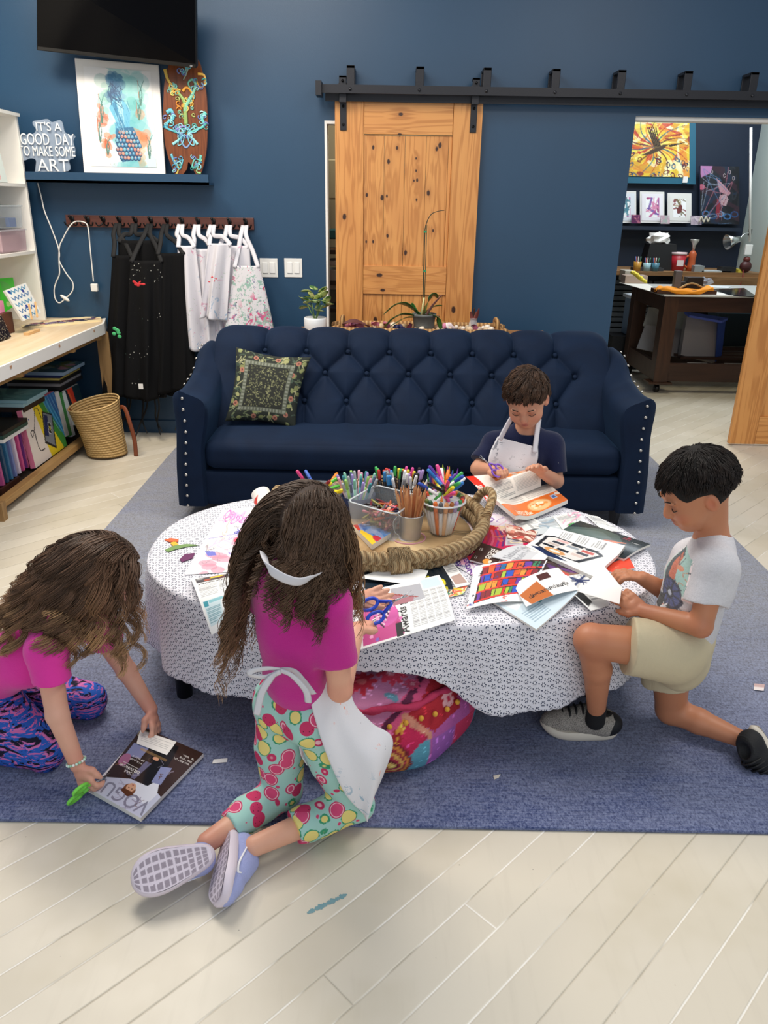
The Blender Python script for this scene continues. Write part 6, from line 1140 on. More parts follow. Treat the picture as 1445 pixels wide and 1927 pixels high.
# back right papers
for i, (q, s, bg, cols, nm, l) in enumerate((([(985, 985), (1045, 970), (1075, 1000), (1005, 1008)], 2, 'c8d0d4', ['5a7a9c', 'e8ece8', '8aa0b0'], 'magazine_page', 'blue-grey photo page behind the pile'), ([(1040, 972), (1088, 962), (1108, 985), (1060, 998)], 5, 'ecebe6', ['e89ab8', '8a9aa0'], 'magazine_page', 'cream page with pink mark at the back right of the table'), ([(1100, 968), (1125, 972), (1170, 998), (1140, 1004)], 7, 'f0f0ec', ['a8acb0', 'd0d4d8'], 'magazine_page', 'white crumpled page at the far right edge of the table'), ([(960, 978), (1000, 972), (1030, 990), (985, 1002)], 11, 'e9e6e2', ['a0a0a0'], 'magazine_page', 'pale text page tucked under the orange magazine'))):
    cv = CV(50, 50, bg); cv.lines(.1, .1, .9, .6, 8); swirl(cv, cols, 5, s, .05); 
    if i == 1: cv.ell(.45, .85, .2, .13, '3c9a4a'); cv.ell(.45, .85, .08, .05, 'e8f0e8')
    sheet(nm, l, 'page', zz(q, z0+.004+i*.0012), cv, Bz(lambda U, V: .004*np.sin(U*5)*V))
cv = CV(120, 70, '20282a'); cv.poly([(.15, 0), (.5, .0), (.95, .35), (.9, .6), (.6, .75), (.25, .4)], '4a5a54'); cv.poly([(.25, .05), (.5, .1), (.8, .4), (.6, .6), (.3, .3)], '5c6c66'); cv.ell(.42, .62, .13, .045, 'd8602c', .3); cv.ell(.42, .62, .09, .025, '3a4440', .3); cv.line([(.3, .5), (.6, .78)], .014, 'd86a34'); cv.text(.72, .93, .07, 'ii', 'e8e8e8'); cv.lines(.78, .68, .98, .8, 3, 'b03a44'); cv.rect(0, 0, .06, .1, 'c84a50')
sheet('magazine', 'dark green-black magazine with orange scissors photo at the back of the pile', 'magazine', zz([(1044, 1010), (1091, 982), (1224, 1026), (1174, 1054)], z0+.010), cv, Bz(lambda U, V: .006*np.sin(np.pi*U)), pages=.008, m_=GLOSS)
cv = CV(130, 80, 'f1f0ee'); cv.poly([(.0, .35), (.1, .05), (.2, .2), (.08, .6)], '1e2c54'); cv.poly([(.12, .3), (.2, .08), (.7, .05), (.78, .14), (.66, .82), (.6, .88), (.18, .72)], '24242a'); cv.poly([(.15, .32), (.22, .13), (.68, .1), (.74, .18), (.64, .76), (.58, .82), (.2, .66)], 'e6e0dc'); cv.ell(.24, .35, .08, .09, 'd89a5c'); cv.ell(.24, .35, .04, .045, 'f4ecdc')
for k, c in enumerate(['1a1c22', 'c8b8b0', '3a3c44', 'e8b8b4', '2a2a30', 'f0eee8', '98a0a8', '18181c', 'd8c4bc', '4a4a52', 'c85a50', '1c1c20']): cv.rect(.32+.1*(k % 4), .14+.2*(k//4)+.03*(k % 4), .4+.1*(k % 4), .3+.2*(k//4)+.03*(k % 4), c)
for k in range(3): cv.lines(.78+.0*k, .2+.22*k, .95, .36+.22*k, 5)
sheet('magazine', 'open magazine with a collage of black and white objects in the middle of the pile', 'magazine', zz([(988, 1030), (1034, 1000), (1175, 1036), (1116, 1088)], z0+.020), cv, Bz(lambda U, V: .012*np.exp(-((1-U)/.12)**2)), pages=.012, m_=GLOSS)
cv = CV(60, 40, 'e8482c'); cv.text(.3, .6, .1, 'ink', 'f09a7a'); sheet('booklet', 'bright orange-red booklet by the kneeling boy hands', 'booklet', zz([(1130, 1068), (1183, 1049), (1194, 1070), (1150, 1078)], z0+.003), cv, pages=.005)
for i, (q, bg, cols, l) in enumerate((([(1005, 1062), (1040, 1050), (1112, 1085), (1060, 1105)], '8a6a5a', ['3a2a2c', 'e8c83c', '6a3a8c', 'd84a3c'], 'dark colourful magazine page between the collage and the grid drawing'), ([(1048, 1088), (1100, 1078), (1118, 1100), (1080, 1118)], 'ecebe8', ['c8c8c8', '1c2a5a'], 'white text page under the folded note'))):
    cv = CV(50, 40, bg); swirl(cv, cols, 14, 4+i, .07); sheet('magazine_page', l, 'page', zz(q, z0+.012+i*.003), cv)
# light blue magazine with curved page, drawing with coloured grid on top
cv = CV(120, 90, 'd6e6f0'); cv.poly([(.35, .25), (.8, .05), (.85, .45), (.45, .6)], '2f8a90'); cv.lines(.1, .6, .45, .9, 6, '9ab0c0'); cv.poly([(0, .0), (.3, 0), (.3, .4), (.1, .5)], 'f0f4f6'); cv.text(.5, .2, .05, 'for new weekly', '6a8a98', -.2)
sheet('magazine', 'pale blue magazine opened face up at the front edge of the pile', 'magazine', zz([(918, 1128), (1040, 1088), (1086, 1124), (1009, 1186)], z0+.006), cv, Bz(lambda U, V: .02*U**2*(1-.2*V)), pages=.006, m_=GLOSS)
cv = CV(90, 50, 'eef0f0'); cv.poly([(0, .3), (.35, .1), (.45, .8), (.1, .9)], '202224'); cv.lines(.5, .2, .95, .8, 8); sheet('magazine_page', 'right half of the pale blue magazine with a dark photo', 'page', zz([(1040, 1088), (1100, 1080), (1146, 1138), (1110, 1156)], z0+.008), cv, Bz(lambda U, V: .012*(1-U)**2))
cv = CV(80, 50, 'f4f2f0'); cv.poly([(0, .5), (.4, .3), (.5, 1), (.1, 1)], 'c06a30'); cv.text(.12, .8, .095, 'digoarandaarijt', '18181c', -.05, .02); cv.rect(.45, .1, .7, .35, '4a1c18')
sheet('magazine_page', 'white and brown page with black lettering overlapping the grid drawing', 'page', zz([(966, 1100), (1050, 1068), (1090, 1110), (990, 1142)], z0+.026), cv, Bz(lambda U, V: .01*np.sin(np.pi*U)))
cv = CV(140, 90, 'f3f2f3'); R_ = random.Random(12)
cv.poly([(.12, .06), (.98, .0), (.94, .8), (.1, .92)], '3a2424')
for r in range(4):
    x = .13
    while x < .92:
        w = R_.uniform(.04, .11); h_ = .16; y = .1+r*.2-x*.06; cv.poly([(x, y), (x+w, y-.005), (x+w-.005, y+h_), (x+.005, y+h_)], R_.choice(['d8382c', '2f56c0', 'e0622c', '3c8a5c', 'c42a2a', '6a3aa0', 'a8c040', '1f6aa0', '8a2a34', 'e89a3c'])); x += w+.006
for r in range(5): cv.curve([(.12, .08+r*.2), (.5, .055+r*.2-.02), (.96, .02+r*.2-.03)], .012, 'e03c34')
scrib(cv, ['1c1c28', 'd84030', '2848b0'], 30, 6, .005, .03)
sheet('childs_drawing', 'marker drawing of a bright red and blue grid on white paper, front of the pile', 'drawing', zz([(893, 1066), (1030, 1054), (992, 1120), (878, 1134)], z0+.034), cv, Bz(lambda U, V: .010*np.sin(np.pi*U)-.022*(V)))
# folded white note between the boy's hands
cv = CV(40, 40, 'f5efec'); NOTE = (P(1090, 1114, Z=.50), P(1134, 1072, Z=.53), P(1170, 1106, Z=.53), P(1164, 1146, Z=.505)); sheet('folded_note', 'blank white folded paper in the kneeling boy hands', 'paper', NOTE, cv, Bz(lambda U, V: .016*np.abs(U-V)))
# ---------- rope tray and its containers ----------
g = G('seagrass_rope', .85); u = g.uv(); x, y, z = g.xyz(u); w = ((x-.5).abs()*19.+y*260).sin(); w2 = ((x-.5).abs()*40.+y*1300).sin(); g.color(g.mix((w*.35+w2*.2+.5+g.noise(g.obj(), 40, 3)*.3-.15).clamp(), '9a7448', 'e6c898')); g.bump(w+w2*.3, 1., .008); ROPE = g.m
CX, CY, CR = .0, 2.545, .345; ZT = TZ+.004
tr = thing('rope_tray', 'round braided seagrass rope tray holding all the pens', 'tray', (CX, CY, ZT)); MB().lathe([(.001, .006), (CR-.03, .006), (CR-.03, .0)], 40, (CX, CY, ZT)).build('base', ROPE, tr)
def ring(r, z, rr, k=0): a = np.linspace(0, 2*math.pi, 140, endpoint=False); return np.c_[CX+(r+.003*np.sin(a*70+k))*np.cos(a), CY+(r+.003*np.sin(a*70+k))*np.sin(a), z+.003*np.cos(a*70+k)]
m = MB(); m.tube(ring(CR-.005, ZT+.022, .02), .021, 12, closed=True); m.tube(ring(CR+.008, ZT+.056, .02, 2), .022, 12, closed=True); m.build('braided_rim', ROPE, tr)
for a in (-1.42, 1.7): c = np.array([CX+CR*math.cos(a), CY+CR*math.sin(a), ZT+.04]); tg_ = np.array([-math.sin(a), math.cos(a), 0]); m = MB(); n_ = np.array([math.cos(a), math.sin(a), 0]); q = [c+tg_*(-.035+.07*k/79)+n_*.034*math.cos(k/79*6.283*9)+np.array([0, 0, .047*math.sin(k/79*6.283*9)]) for k in range(80)]; m.tube(spline(q, 2), .0045, 6, closed=False); m.lathe([(.001, -.03), (.040, -.03), (.04, .03), (.001, .03)], 16, c, frame_to(tg_)); m.build('rim_binding', ROPE, tr)
for s in (1, -1):
    a0 = .12 if s > 0 else 3.1; q = [[CX+(CR+.01+d)*math.cos(a0+e), CY+(CR+.01+d)*math.sin(a0+e), ZT+h] for e, d, h in ((-.22, 0, .05), (-.2, .015, .10), (-.08, .03, .135), (.1, .03, .13), (.2, .015, .1), (.24, 0, .05))]; MB().tube(spline(q, 8), .016, 10).build('handle', ROPE, tr)
ZB = ZT+.0065
# pens
_pm = {}
def pen(kind, base, top, col, label, group, r=.0045, cap=None, capf=.22):
    base = np.asarray(base, float); top = np.asarray(top, float); L = np.linalg.norm(top-base); key = (kind, str(col), round(r, 4), str(cap)); R = frame_to(top-base)
    if key not in _pm:
        if kind == 'marker': parts = [('barrel', [(.0005, 0), (r*.7, .001), (r, .006), (r, .105)], col), ('cap', [(r*1.12, .1), (r*1.15, .105), (r*1.12, .134), (r*.8, .14), (.0003, .14)], cap)]
        elif kind == 'pencil': parts = [('shaft', [(r, 0), (r, .155), (.0015, .172)], col), ('tip', [(.0022, .168), (.0002, .176)], cap)]
        elif kind == 'crayon': parts = [('wrapper', [(r*.95, 0), (r, .001), (r, .07)], col), ('wax_tip', [(r*.9, .07), (r*.4, .083), (.0003, .084)], cap or col)]
        e = thing(kind, label, kind, (0, 0, 0), group)
        for n_, pr, c in parts: MB().lathe(pr, 10 if kind != 'pencil' else 6, sm=kind != 'pencil').build(n_, mat(c, .35 if kind != 'pencil' or n_ == 'tip' else .5), e)
        _pm[key] = e; e.location = base.tolist(); e.rotation_euler = Matrix(R.tolist()).to_euler(); return e
    return copy_tree(_pm[key], base, R, label=label, group=group)
def where(dx, dy, r):
    q = math.hypot(dx, dy)
    return 'in the middle' if q < r*.45 else 'at the '+('front ' if dy < -q*.4 else 'back ' if dy > q*.4 else '')+('left' if dx < -q*.4 else 'right' if dx > q*.4 else 'edge')
def bundle(kind, c, zb, rb, rt_, n, H, L, cols, what, group, s=1, r=.0045, lean=1., Lr=.0):
    R_ = random.Random(s)
    for k in range(n):
        a = k*2.39996+R_.random()*.4; q = math.sqrt((k+.5)/n); cl = cols[k % len(cols)]; name, col, cap = cl
        b = np.array([c[0]+rb*q*.85*math.cos(a), c[1]+rb*q*.85*math.sin(a), zb+.002]); tp = np.array([c[0]+rt_*q*.93*math.cos(a+.2*lean), c[1]+rt_*q*.93*math.sin(a+.2*lean), zb+H]); d = nrm(tp-b); LL = {'marker': .14, 'pencil': .176, 'crayon': .084}[kind]
        b = b+d*(R_.random()*Lr); wh = where(b[0]-c[0], b[1]-c[1], rb); pen(kind, b, b+d*LL, col, name+what+' '+wh, group+' '+name+' '+wh, r, cap)
WHITEB = 'e9e8e6'
# markers in the clear cup
cc_ = P(832, 1010, Z=ZB); cup = thing('clear_cup', 'clear plastic cup packed with white-barrelled markers at the right of the rope tray', 'cup', (cc_[0], cc_[1]+.035, ZB)); cx_, cy_ = cc_[0], cc_[1]+.035
MB().lathe([(.001, 0), (.044, 0), (.079, .124), (.081, .126), (.078, .124), (.043, .003)], 32, (cx_, cy_, ZB)).build('cup_wall', mat('e8eef2', .05, name='cup_plastic', Alpha=.08), cup); MB().lathe([(.0795, .122), (.0815, .124), (.0795, .127)], 32, (cx_, cy_, ZB)).build('cup_rim', mat('f0f4f6', .1, name='cup_rim_plastic', Alpha=.7), cup)
ups = [('dark red-ended', WHITEB, '7a1c24'), ('olive-ended', WHITEB, '6a7a3c'), ('dark green-ended', WHITEB, '2c5a38'), ('orange', 'e87a2c', 'e8722a'), ('grey-ended', WHITEB, '5a5c60'), ('pale peach', 'f0c49a', 'e8a46a'), ('brown-ended', WHITEB, 'a8642c'), ('lilac-ended', WHITEB, 'b49ad0'), ('green-ended', WHITEB, '3c8a4c'), ('red-orange', 'e0522c', 'e0522c')]
for k in range(22):
    a = -2.9+k*6.283/22; nm, b_, cp2 = ups[k % 10]; b0 = np.array([cx_+.033*math.cos(a), cy_+.033*math.sin(a), ZB+.005]); t0_ = np.array([cx_+.066*math.cos(a), cy_+.066*math.sin(a), ZB+.125]); d = nrm(t0_-b0); pen('marker', b0, b0+d*.14, b_, nm+' marker standing in the clear cup '+where(b0[0]-cx_, b0[1]-cy_, .03), 'upright markers in the clear cup '+nm+' '+where(b0[0]-cx_, b0[1]-cy_, .03), .0072, cp2)
R_ = random.Random(6); heap = [('bright pink', 'e0508c', 'e8488c'), ('blue-capped white', WHITEB, '2a4fb4'), ('green', '5ab85c', '3cae54'), ('purple', '6a3aa4', '5a2c94'), ('yellow', 'f2e23c', 'f0dc28'), ('white', 'f0f0f0', 'f0f0f0'), ('black', '1a1a1e', '101014'), ('sky blue', '3a8ad0', '2a78c4'), ('orange', 'f08a2c', 'ee7a1c')]
for k in range(20):
    a = R_.random()*6.283; nm, b_, cp2 = heap[k % 9]; el = R_.uniform(.35, 1.1); d = np.array([math.cos(a)*math.cos(el), math.sin(a)*math.cos(el), math.sin(el)]); b0 = np.array([cx_-.03*math.cos(a), cy_-.03*math.sin(a), ZB+.10+.012*(k % 4)]); pen('marker', b0, b0+d, b_, nm+' marker lying on top of the clear cup, cap pointing '+where(d[0], d[1], .5), 'loose markers on the clear cup '+nm+' '+where(d[0], d[1], .5), .0060, cp2)
# coloured pencils behind
pc_ = P(838, 935, Z=ZB+.05); pcx, pcy = cx_+.005, 2.66
can = thing('pencil_cup', 'mesh cup of coloured pencils behind the clear cup', 'cup', (pcx, pcy, ZB)); MB().lathe([(.001, 0), (.045, 0), (.052, .1), (.050, .1), (.043, .003)], 24, (pcx, pcy, ZB)).build('cup_wall', mat('3c3c42', .5), can)
pcs = [(n, c, c) for n, c in (('red', 'd83a34'), ('orange', 'e8782c'), ('yellow', 'f0d02c'), ('green', '3ca04c'), ('blue', '3a62c4'), ('magenta', 'c43a90'), ('lime', 'b8d83c'), ('salmon', 'e87a6a'), ('violet', '7a3ca8'))]
bundle('pencil', (pcx, pcy), ZB, .036, .062, 34, .16, .176, pcs, ' coloured pencil standing in the cup behind the clear cup', 'coloured pencils', 3, .0038, Lr=.02)
# natural pencils in a small bucket
bk = P(772, 1018, Z=ZB); bx_, by_ = bk[0], bk[1]+.03; t = thing('metal_bucket', 'small galvanised bucket full of natural wood pencils', 'bucket', (bx_, by_, ZB)); GAL = G('galvanised_steel', .42, .6); o = GAL.obj(); GAL.color(GAL.mix(GAL.noise(o, 20, 3), 'a8aaac', 'd0d1d2')); GAL = GAL.m
MB().lathe([(.001, .002), (.034, 0), (.035, .003), (.045, .088), (.047, .09), (.0455, .093), (.043, .09), (.033, .006), (.001, .006)], 32, (bx_, by_, ZB)).build('bucket_wall', GAL, t); MB().tube(spline([(bx_-.046, by_, ZB+.08), (bx_-.06, by_-.01, ZB+.06), (bx_-.055, by_-.02, ZB+.03), (bx_-.04, by_-.03, ZB+.02)], 6), .0015, 6).build('bail_handle', GAL, t)
bundle('pencil', (bx_, by_), ZB+.008, .024, .060, 26, .14, .176, [('natural wood', 'c98e5e', '3a2a3c'), ('light wood', 'dba878', '4a3a5c'), ('reddish wood', 'b4714a', '2a2a30')], ' pencil in the galvanised bucket', 'bare wood pencils', 5, .0042)
# clear bin of crayons
z1 = ZB+.115; top4 = [P(655, 943, Z=z1), P(707, 913, Z=z1), P(792, 934, Z=z1), P(744, 968, Z=z1)]; ct = sum(top4)/4; bot4 = [ct+(p-ct)*.86-[0, 0, .11] for p in top4]
t = thing('crayon_bin', 'clear rectangular plastic bin of crayons in the rope tray', 'bin', ct-[0, 0, .11]); BINP = mat('cdd6dc', .12, name='bin_plastic', Alpha=.2)
m = MB(); m.add(np.array(bot4+top4), [(0, 1, 5, 4), (1, 2, 6, 5), (2, 3, 7, 6), (3, 0, 4, 7), (3, 2, 1, 0)], sm=False); m.build('bin_wall', BINP, t, solid=.002)
m = MB(); q = np.array([ct+(p-ct)*1.02 for p in top4]); pts = np.concatenate([[q[i]*(1-s)+q[(i+1) % 4]*s for s in (.08, .5, .92)] for i in range(4)]); m.tube(pts, .0045, 6, closed=True, flat=.5); m.build('bin_rim', mat('d4dade', .15, name='rim_plastic', Alpha=.75), t)
e1, e2 = nrm(bot4[1]-bot4[0]), nrm(bot4[3]-bot4[0]); w1, w2 = np.linalg.norm(bot4[1]-bot4[0]), np.linalg.norm(bot4[3]-bot4[0]); R_ = random.Random(2)
crc = [(n, c) for n, c in (('red', 'c43c34'), ('burnt orange', 'b85a34'), ('tan', 'c49a6c'), ('black', '2a2628'), ('pink', 'd87a8c'), ('navy', '2c3458'), ('maroon', '6a2430'), ('olive', '8a8440'), ('peach', 'e0a488'), ('grey', '6a6668'))]
for k in range(84):
    lay = k//21; c = bot4[0]+e1*w1*R_.uniform(.28, .72)+e2*w2*R_.uniform(.2, .8)+np.array([0, 0, (.012+.022*lay)]); a = R_.random()*6.28; d = (e1*math.cos(a)+e2*math.sin(a)*.7)+[0, 0, R_.uniform(-.15, .3)]; nm, cl = crc[k % 10]; d = nrm(d); pen('crayon', c-d*.042, c+d*.042, cl, nm+' crayon in the clear bin '+where(c[0]-ct[0], c[1]-ct[1], .05)+(', lower layers' if lay < 2 else ', top layers'), 'crayons in the clear bin '+nm+(' lower ' if lay < 2 else ' top ')+where(c[0]-ct[0], c[1]-ct[1], .05), .0046, cl)
# black wire basket with black markers
b0 = P(745, 915, Z=ZB+.05); wx, wy = .06, 2.735
t = thing('wire_basket', 'black basket of black and colour-capped markers at the back of the rope tray', 'basket', (wx, wy, ZB)); m = MB()
for z in np.linspace(.0, .105, 9): m.tube([[wx+(.088+z*.12)*math.cos(a), wy+(.062+z*.12)*math.sin(a), ZB+.003+z] for a in np.linspace(0, 6.283, 40, endpoint=False)], .0016 if z < .1 else .003, 5, closed=True)
for a in np.linspace(0, 6.283, 44, endpoint=False): m.tube([[wx+.088*math.cos(a), wy+.062*math.sin(a), ZB+.003], [wx+.1006*math.cos(a), wy+.0746*math.sin(a), ZB+.108]], .0014, 4)
m.build('wire_mesh', mat('0e0e10', .4), t)
bl = [('black', '141418', '141418'), ('white-capped black', '1a1a1e', 'eeeeee'), ('grey-capped', '1c1c20', '8a8c90'), ('green-capped', '18181c', '3cae54'), ('pink', 'd84a9c', 'd84a9c'), ('lilac', '1a1a1e', 'b49ad4'), ('white', 'e8e8e6', 'f0f0f0'), ('blue-capped', '1a1a20', '3a8ac8'), ('red-capped', '18181c', 'c8342c'), ('yellow-capped', '18181c', 'e8d040')]
R_ = random.Random(9)
for k in range(44):
    a = k*2.39996; q = math.sqrt((k+.5)/44); nm, b_, cp2 = bl[(k*3+(k//9)) % 10]; b = np.array([wx+.07*q*math.cos(a), wy+.045*q*math.sin(a), ZB+.006+R_.random()*.02]); tp = b+np.array([.03*math.cos(a)*q+R_.gauss(0, .012), .02*math.sin(a)*q+R_.gauss(0, .01), .13]); pen('marker', b, tp, b_, nm+' marker standing in the black basket '+where(b[0]-wx, b[1]-wy, .06), 'markers in the black basket '+nm+' '+where(b[0]-wx, b[1]-wy, .06), .0055, cp2)
# navy tin with pastel pens
nx_, ny_ = P(677, 925, Z=ZB)[0], 2.70; t = thing('navy_tin', 'navy blue tin of pastel pens in the rope tray', 'tin', (nx_, ny_, ZB)); MB().lathe([(.001, 0), (.062, 0), (.064, .002), (.068, .075), (.066, .076), (.062, .004), (.001, .004)], 32, (nx_, ny_, ZB)).build('tin_wall', mat('26345e', .35), t)
bundle('marker', (nx_, ny_), ZB+.01, .04, .085, 26, .11, .14, [('mint', 'a8dcc4', '8ed0b4'), ('lilac', 'b8a8dc', 'a894d4'), ('teal', '4a98a4', '3a8894'), ('pale pink', 'e8b0c4', 'e0a0b8'), ('silver', 'b8bcc0', 'a8acb0'), ('pale green', 'b0d87c', 'a0cc6c'), ('slate', '6a7c94', '5a6c84')], ' pen in the navy tin', 'pastel pens', 7, .005)
# clear bowl of short markers, left
ox_, oy_ = P(608, 925, Z=ZB)[0], 2.72; ox_ = min(ox_, CX-.2); t = thing('clear_bowl', 'clear round bowl of stubby markers at the left end of the rope tray', 'bowl', (ox_, oy_, ZB)); MB().lathe([(.001, 0), (.07, 0), (.092, .07), (.098, .085), (.094, .084), (.088, .07), (.067, .004), (.001, .004)], 32, (ox_, oy_, ZB)).build('bowl_wall', mat('dfe6ea', .08, name='bowl_plastic', Alpha=.2), t)
R_ = random.Random(4); bw = [('yellow', 'f0dc2c', 'f0dc2c'), ('white-barrelled yellow', 'f2f0e0', 'f0dc2c'), ('orange', 'ee8a24', 'ee8a24'), ('dark red', '8a1c24', '8a1c24'), ('green', '5cc440', '5cc440'), ('magenta', 'c42a6c', 'c42a6c'), ('pink-capped', 'f0eeee', 'e88ab4'), ('blue', '4a6ac0', '4a6ac0')]
for k in range(22):
    a = R_.random()*6.28; el = R_.uniform(.1, .8); d = np.array([math.cos(a)*math.cos(el), math.sin(a)*math.cos(el), math.sin(el)]); c = np.array([ox_+R_.gauss(0, .018), oy_+R_.gauss(0, .018), ZB+.045+.002*k]); nm, b_, cp2 = bw[k % 8]; pen('marker', c-d*.045, c+d*.1, b_, nm+' marker in the clear bowl, cap pointing '+where(d[0], d[1], .5), 'markers in the clear bowl '+nm+' '+where(d[0], d[1], .5), .0058, cp2)
# small book and plate
cv = CV(60, 40, '5a8ac8'); swirl(cv, ['3a62a8', '8ab0dc', 'a0a8c8'], 14, 3, .07); cv.poly([(0, 0), (.35, 0), (.15, .3), (0, .3)], 'd8402c'); cv.poly([(0, .35), (.2, .3), (.35, .7), (.2, 1), (0, 1)], 'f0c42c'); cv.ell(.38, .9, .14, .12, 'c43040')
sheet('painted_book', 'small thick book with blue, yellow and red painted cover in front of the crayon bin', 'book', [p+[0, 0, .0] for p in zz([(664, 993), (690, 988), (735, 1008), (700, 1030)], ZB+.012)], cv, pages=.02, m_=GLOSS)
t = thing('round_plate', 'white and pink round plate under the galvanised bucket', 'plate', (bx_, by_, ZB)); MB().lathe([(.001, .0), (.07, -.0015), (.072, .001), (.001, .002)], 32, (bx_-.005, by_+.0, ZB-.002)).build('dish', mat('efe8ea', .3), t); MB().tube([[bx_-.005+.058*math.cos(a), by_+.058*math.sin(a), ZB+.0005] for a in np.linspace(0, 6.283, 40, endpoint=False)], .003, 6, closed=True).build('pink_band', mat('d89aa8', .4), t)
# ---------- on the floor ----------
cv = CV(170, 220, '3a2824'); cv.rect(0, 0, 1, .22, 'c8c8d8'); cv.poly([(0, .0), (1, .0), (1, .2), (.62, .32), (.5, .42), (.2, .35), (0, .3)], 'c9ccdf'); cv.poly([(.1, .15), (.45, .15), (.5, .35), (.2, .45), (.08, .3)], 'e4e6f0')
cv.text(.02, .19, .22, 'VOGUE', '8a8a9c', 0, .01); cv.ell(.5, .21, .11, .09, '7a4a2c', .3); cv.ell(.5, .24, .075, .075, 'dca888'); cv.ell(.47, .23, .014, .007, '2a1c1c'); cv.ell(.53, .23, .014, .007, '2a1c1c'); cv.ell(.5, .275, .018, .008, 'a8504c'); cv.poly([(.38, .18), (.45, .13), (.62, .16), (.6, .2), (.45, .2)], '5a3420')
cv.poly([(.3, .34), (.7, .32), (.85, .5), (.75, .95), (.35, .95), (.22, .5)], '1c1a1c'); cv.poly([(.15, .42), (.3, .4), (.35, .62), (.2, .66)], '8a90b8'); cv.poly([(.7, .6), (.95, .55), (.95, .75), (.7, .78)], '868cb4'); cv.ell(.5, .68, .05, .03, 'd8a080'); cv.rect(.35, .7, .8, .73, 'c89a5a', .5)
cv.poly([(.55, .34), (.62, .34), (.6, .6), (.5, .6)], '6a6a88'); cv.ell(.88, .9, .12, .09, 'a8a890'); cv.ell(.9, .5, .08, .12, 'a86a8c')
cv.text(.62, .40, .045, 'CARA', 'e8e4e0', 0, .02); cv.text(.55, .45, .045, 'DELEVINGNE', 'e8e4e0', 0, .02); cv.lines(.62, .47, .9, .49, 1, 'd8d4d0'); cv.text(.62, .56, .03, 'ME IN JUNE', 'e0dcd8'); cv.text(.62, .6, .03, 'UP IN JUNE', 'e0dcd8'); cv.text(.03, .8, .03, 'MANIFEST ON', 'e0dcd8'); cv.text(.03, .84, .03, 'THE MOVE', 'e0dcd8'); cv.text(.03, .88, .03, 'ME INSIDE', 'e0dcd8'); scrib(cv, ['8a5a3c', '5a3828', '9a94a8'], 14, 3, .005, .04)
RZ0 = .014
sheet('magazine', 'glossy fashion magazine lying upside down on the rug beside the left girl', 'magazine', zz([(265, 1543), (176, 1492), (269, 1371), (383, 1421)], RZ0+.010), cv, pages=.013, m_=vmat('glossy_cover', .12, spec=.7))
cv = CV(120, 60, 'e8e6ea'); sheet('magazine', 'second magazine slipped out under the glossy one on the rug', 'magazine', zz([(255, 1540), (166, 1490), (262, 1382), (370, 1425)], RZ0+.0015), cv, pages=.003)
cv = CV(50, 34, 'eceae6'); cv.lines(.1, .2, .9, .75, 5, '9a9a9a', .3); sheet('paper_slip', 'white printed slip lying on the glossy floor magazine', 'paper', zz([(264, 1374), (332, 1396), (314, 1421), (257, 1399)], RZ0+.019), cv)
sheet('paper_scrap', 'small white paper scrap on the rug left of the kneeling girl', 'paper', zz([(402, 1429), (428, 1427), (427, 1434), (399, 1437)], RZ0), CV(6, 4, 'f2f0ee'))
sheet('paper_scrap', 'tiny cream paper scrap on the rug in front of the pouf', 'paper', zz([(928, 1460), (942, 1457), (938, 1464), (930, 1467)], RZ0), CV(4, 4, 'd8d0c4'))
t = thing('candy_wrapper', 'small pink and white wrapper on the rug near the right edge', 'wrapper', P(1428, 1293, Z=.013)); cv = CV(12, 8, 'c8a8a4'); cv.rect(.0, .5, 1, 1, 'e8dcd8'); m = MB(); picture(m, cv, zz([(1419, 1286), (1439, 1288), (1437, 1300), (1418, 1298)], .016)); m.build('wrapper_foil', PAPER, t)
# ---------- people ----------
def HF(fwd, tilt=0.):  # head frame: columns right, forward, up
    f = nrm(fwd); r = nrm(np.cross(f, [0, 0, 1.])); u = np.cross(r, f); c, s = math.cos(tilt), math.sin(tilt); return np.stack([r*c+u*s, f, u*c-r*s], 1)
def head(B, c, R, s=1.):
    L = lambda *p: np.asarray(c)+R@(np.array(p)*s); E_ = lambda p, r, k=.02, sub=False, Q=None: B.ell(L(*p), np.array(r)*s, R if Q is None else R@Q, k*s, sub)
    E_((0, -.012, .030), (.074, .090, .080)); E_((0, .028, -.018), (.060, .056, .070), .03); E_((0, .046, -.070), (.030, .030, .024), .035)
    for q in (-1, 1):
        E_((q*.033, .050, -.034), (.026, .026, .026), .025); E_((q*.030, .082, .004), (.017, .010, .010), .012, True); E_((q*.030, .0685, .003), (.0135, .0125, .0125), .003)
        E_((q*.0745, -.006, -.008), (.008, .018, .027), .004, Q=RZ(q*.35)); E_((q*.085, -.001, -.006), (.009, .010, .016), .003, True, Q=RZ(q*.35)); E_((q*.030, .078, .022), (.020, .008, .006), .01)
        E_((q*.0085, .088, -.0265), (.0065, .007, .006), .005)
    B.chain([L(0, .078, .006), L(0, .090, -.012), L(0, .0945, -.022)], [.006*s, .0075*s, .0095*s], .012*s)
    E_((0, .0815, -.0465), (.019, .009, .0055), .005); E_((0, .0800, -.0565), (.016, .009, .0058), .005); E_((0, .0935, -.0515), (.022, .006, .0016), .003, True)
    return L
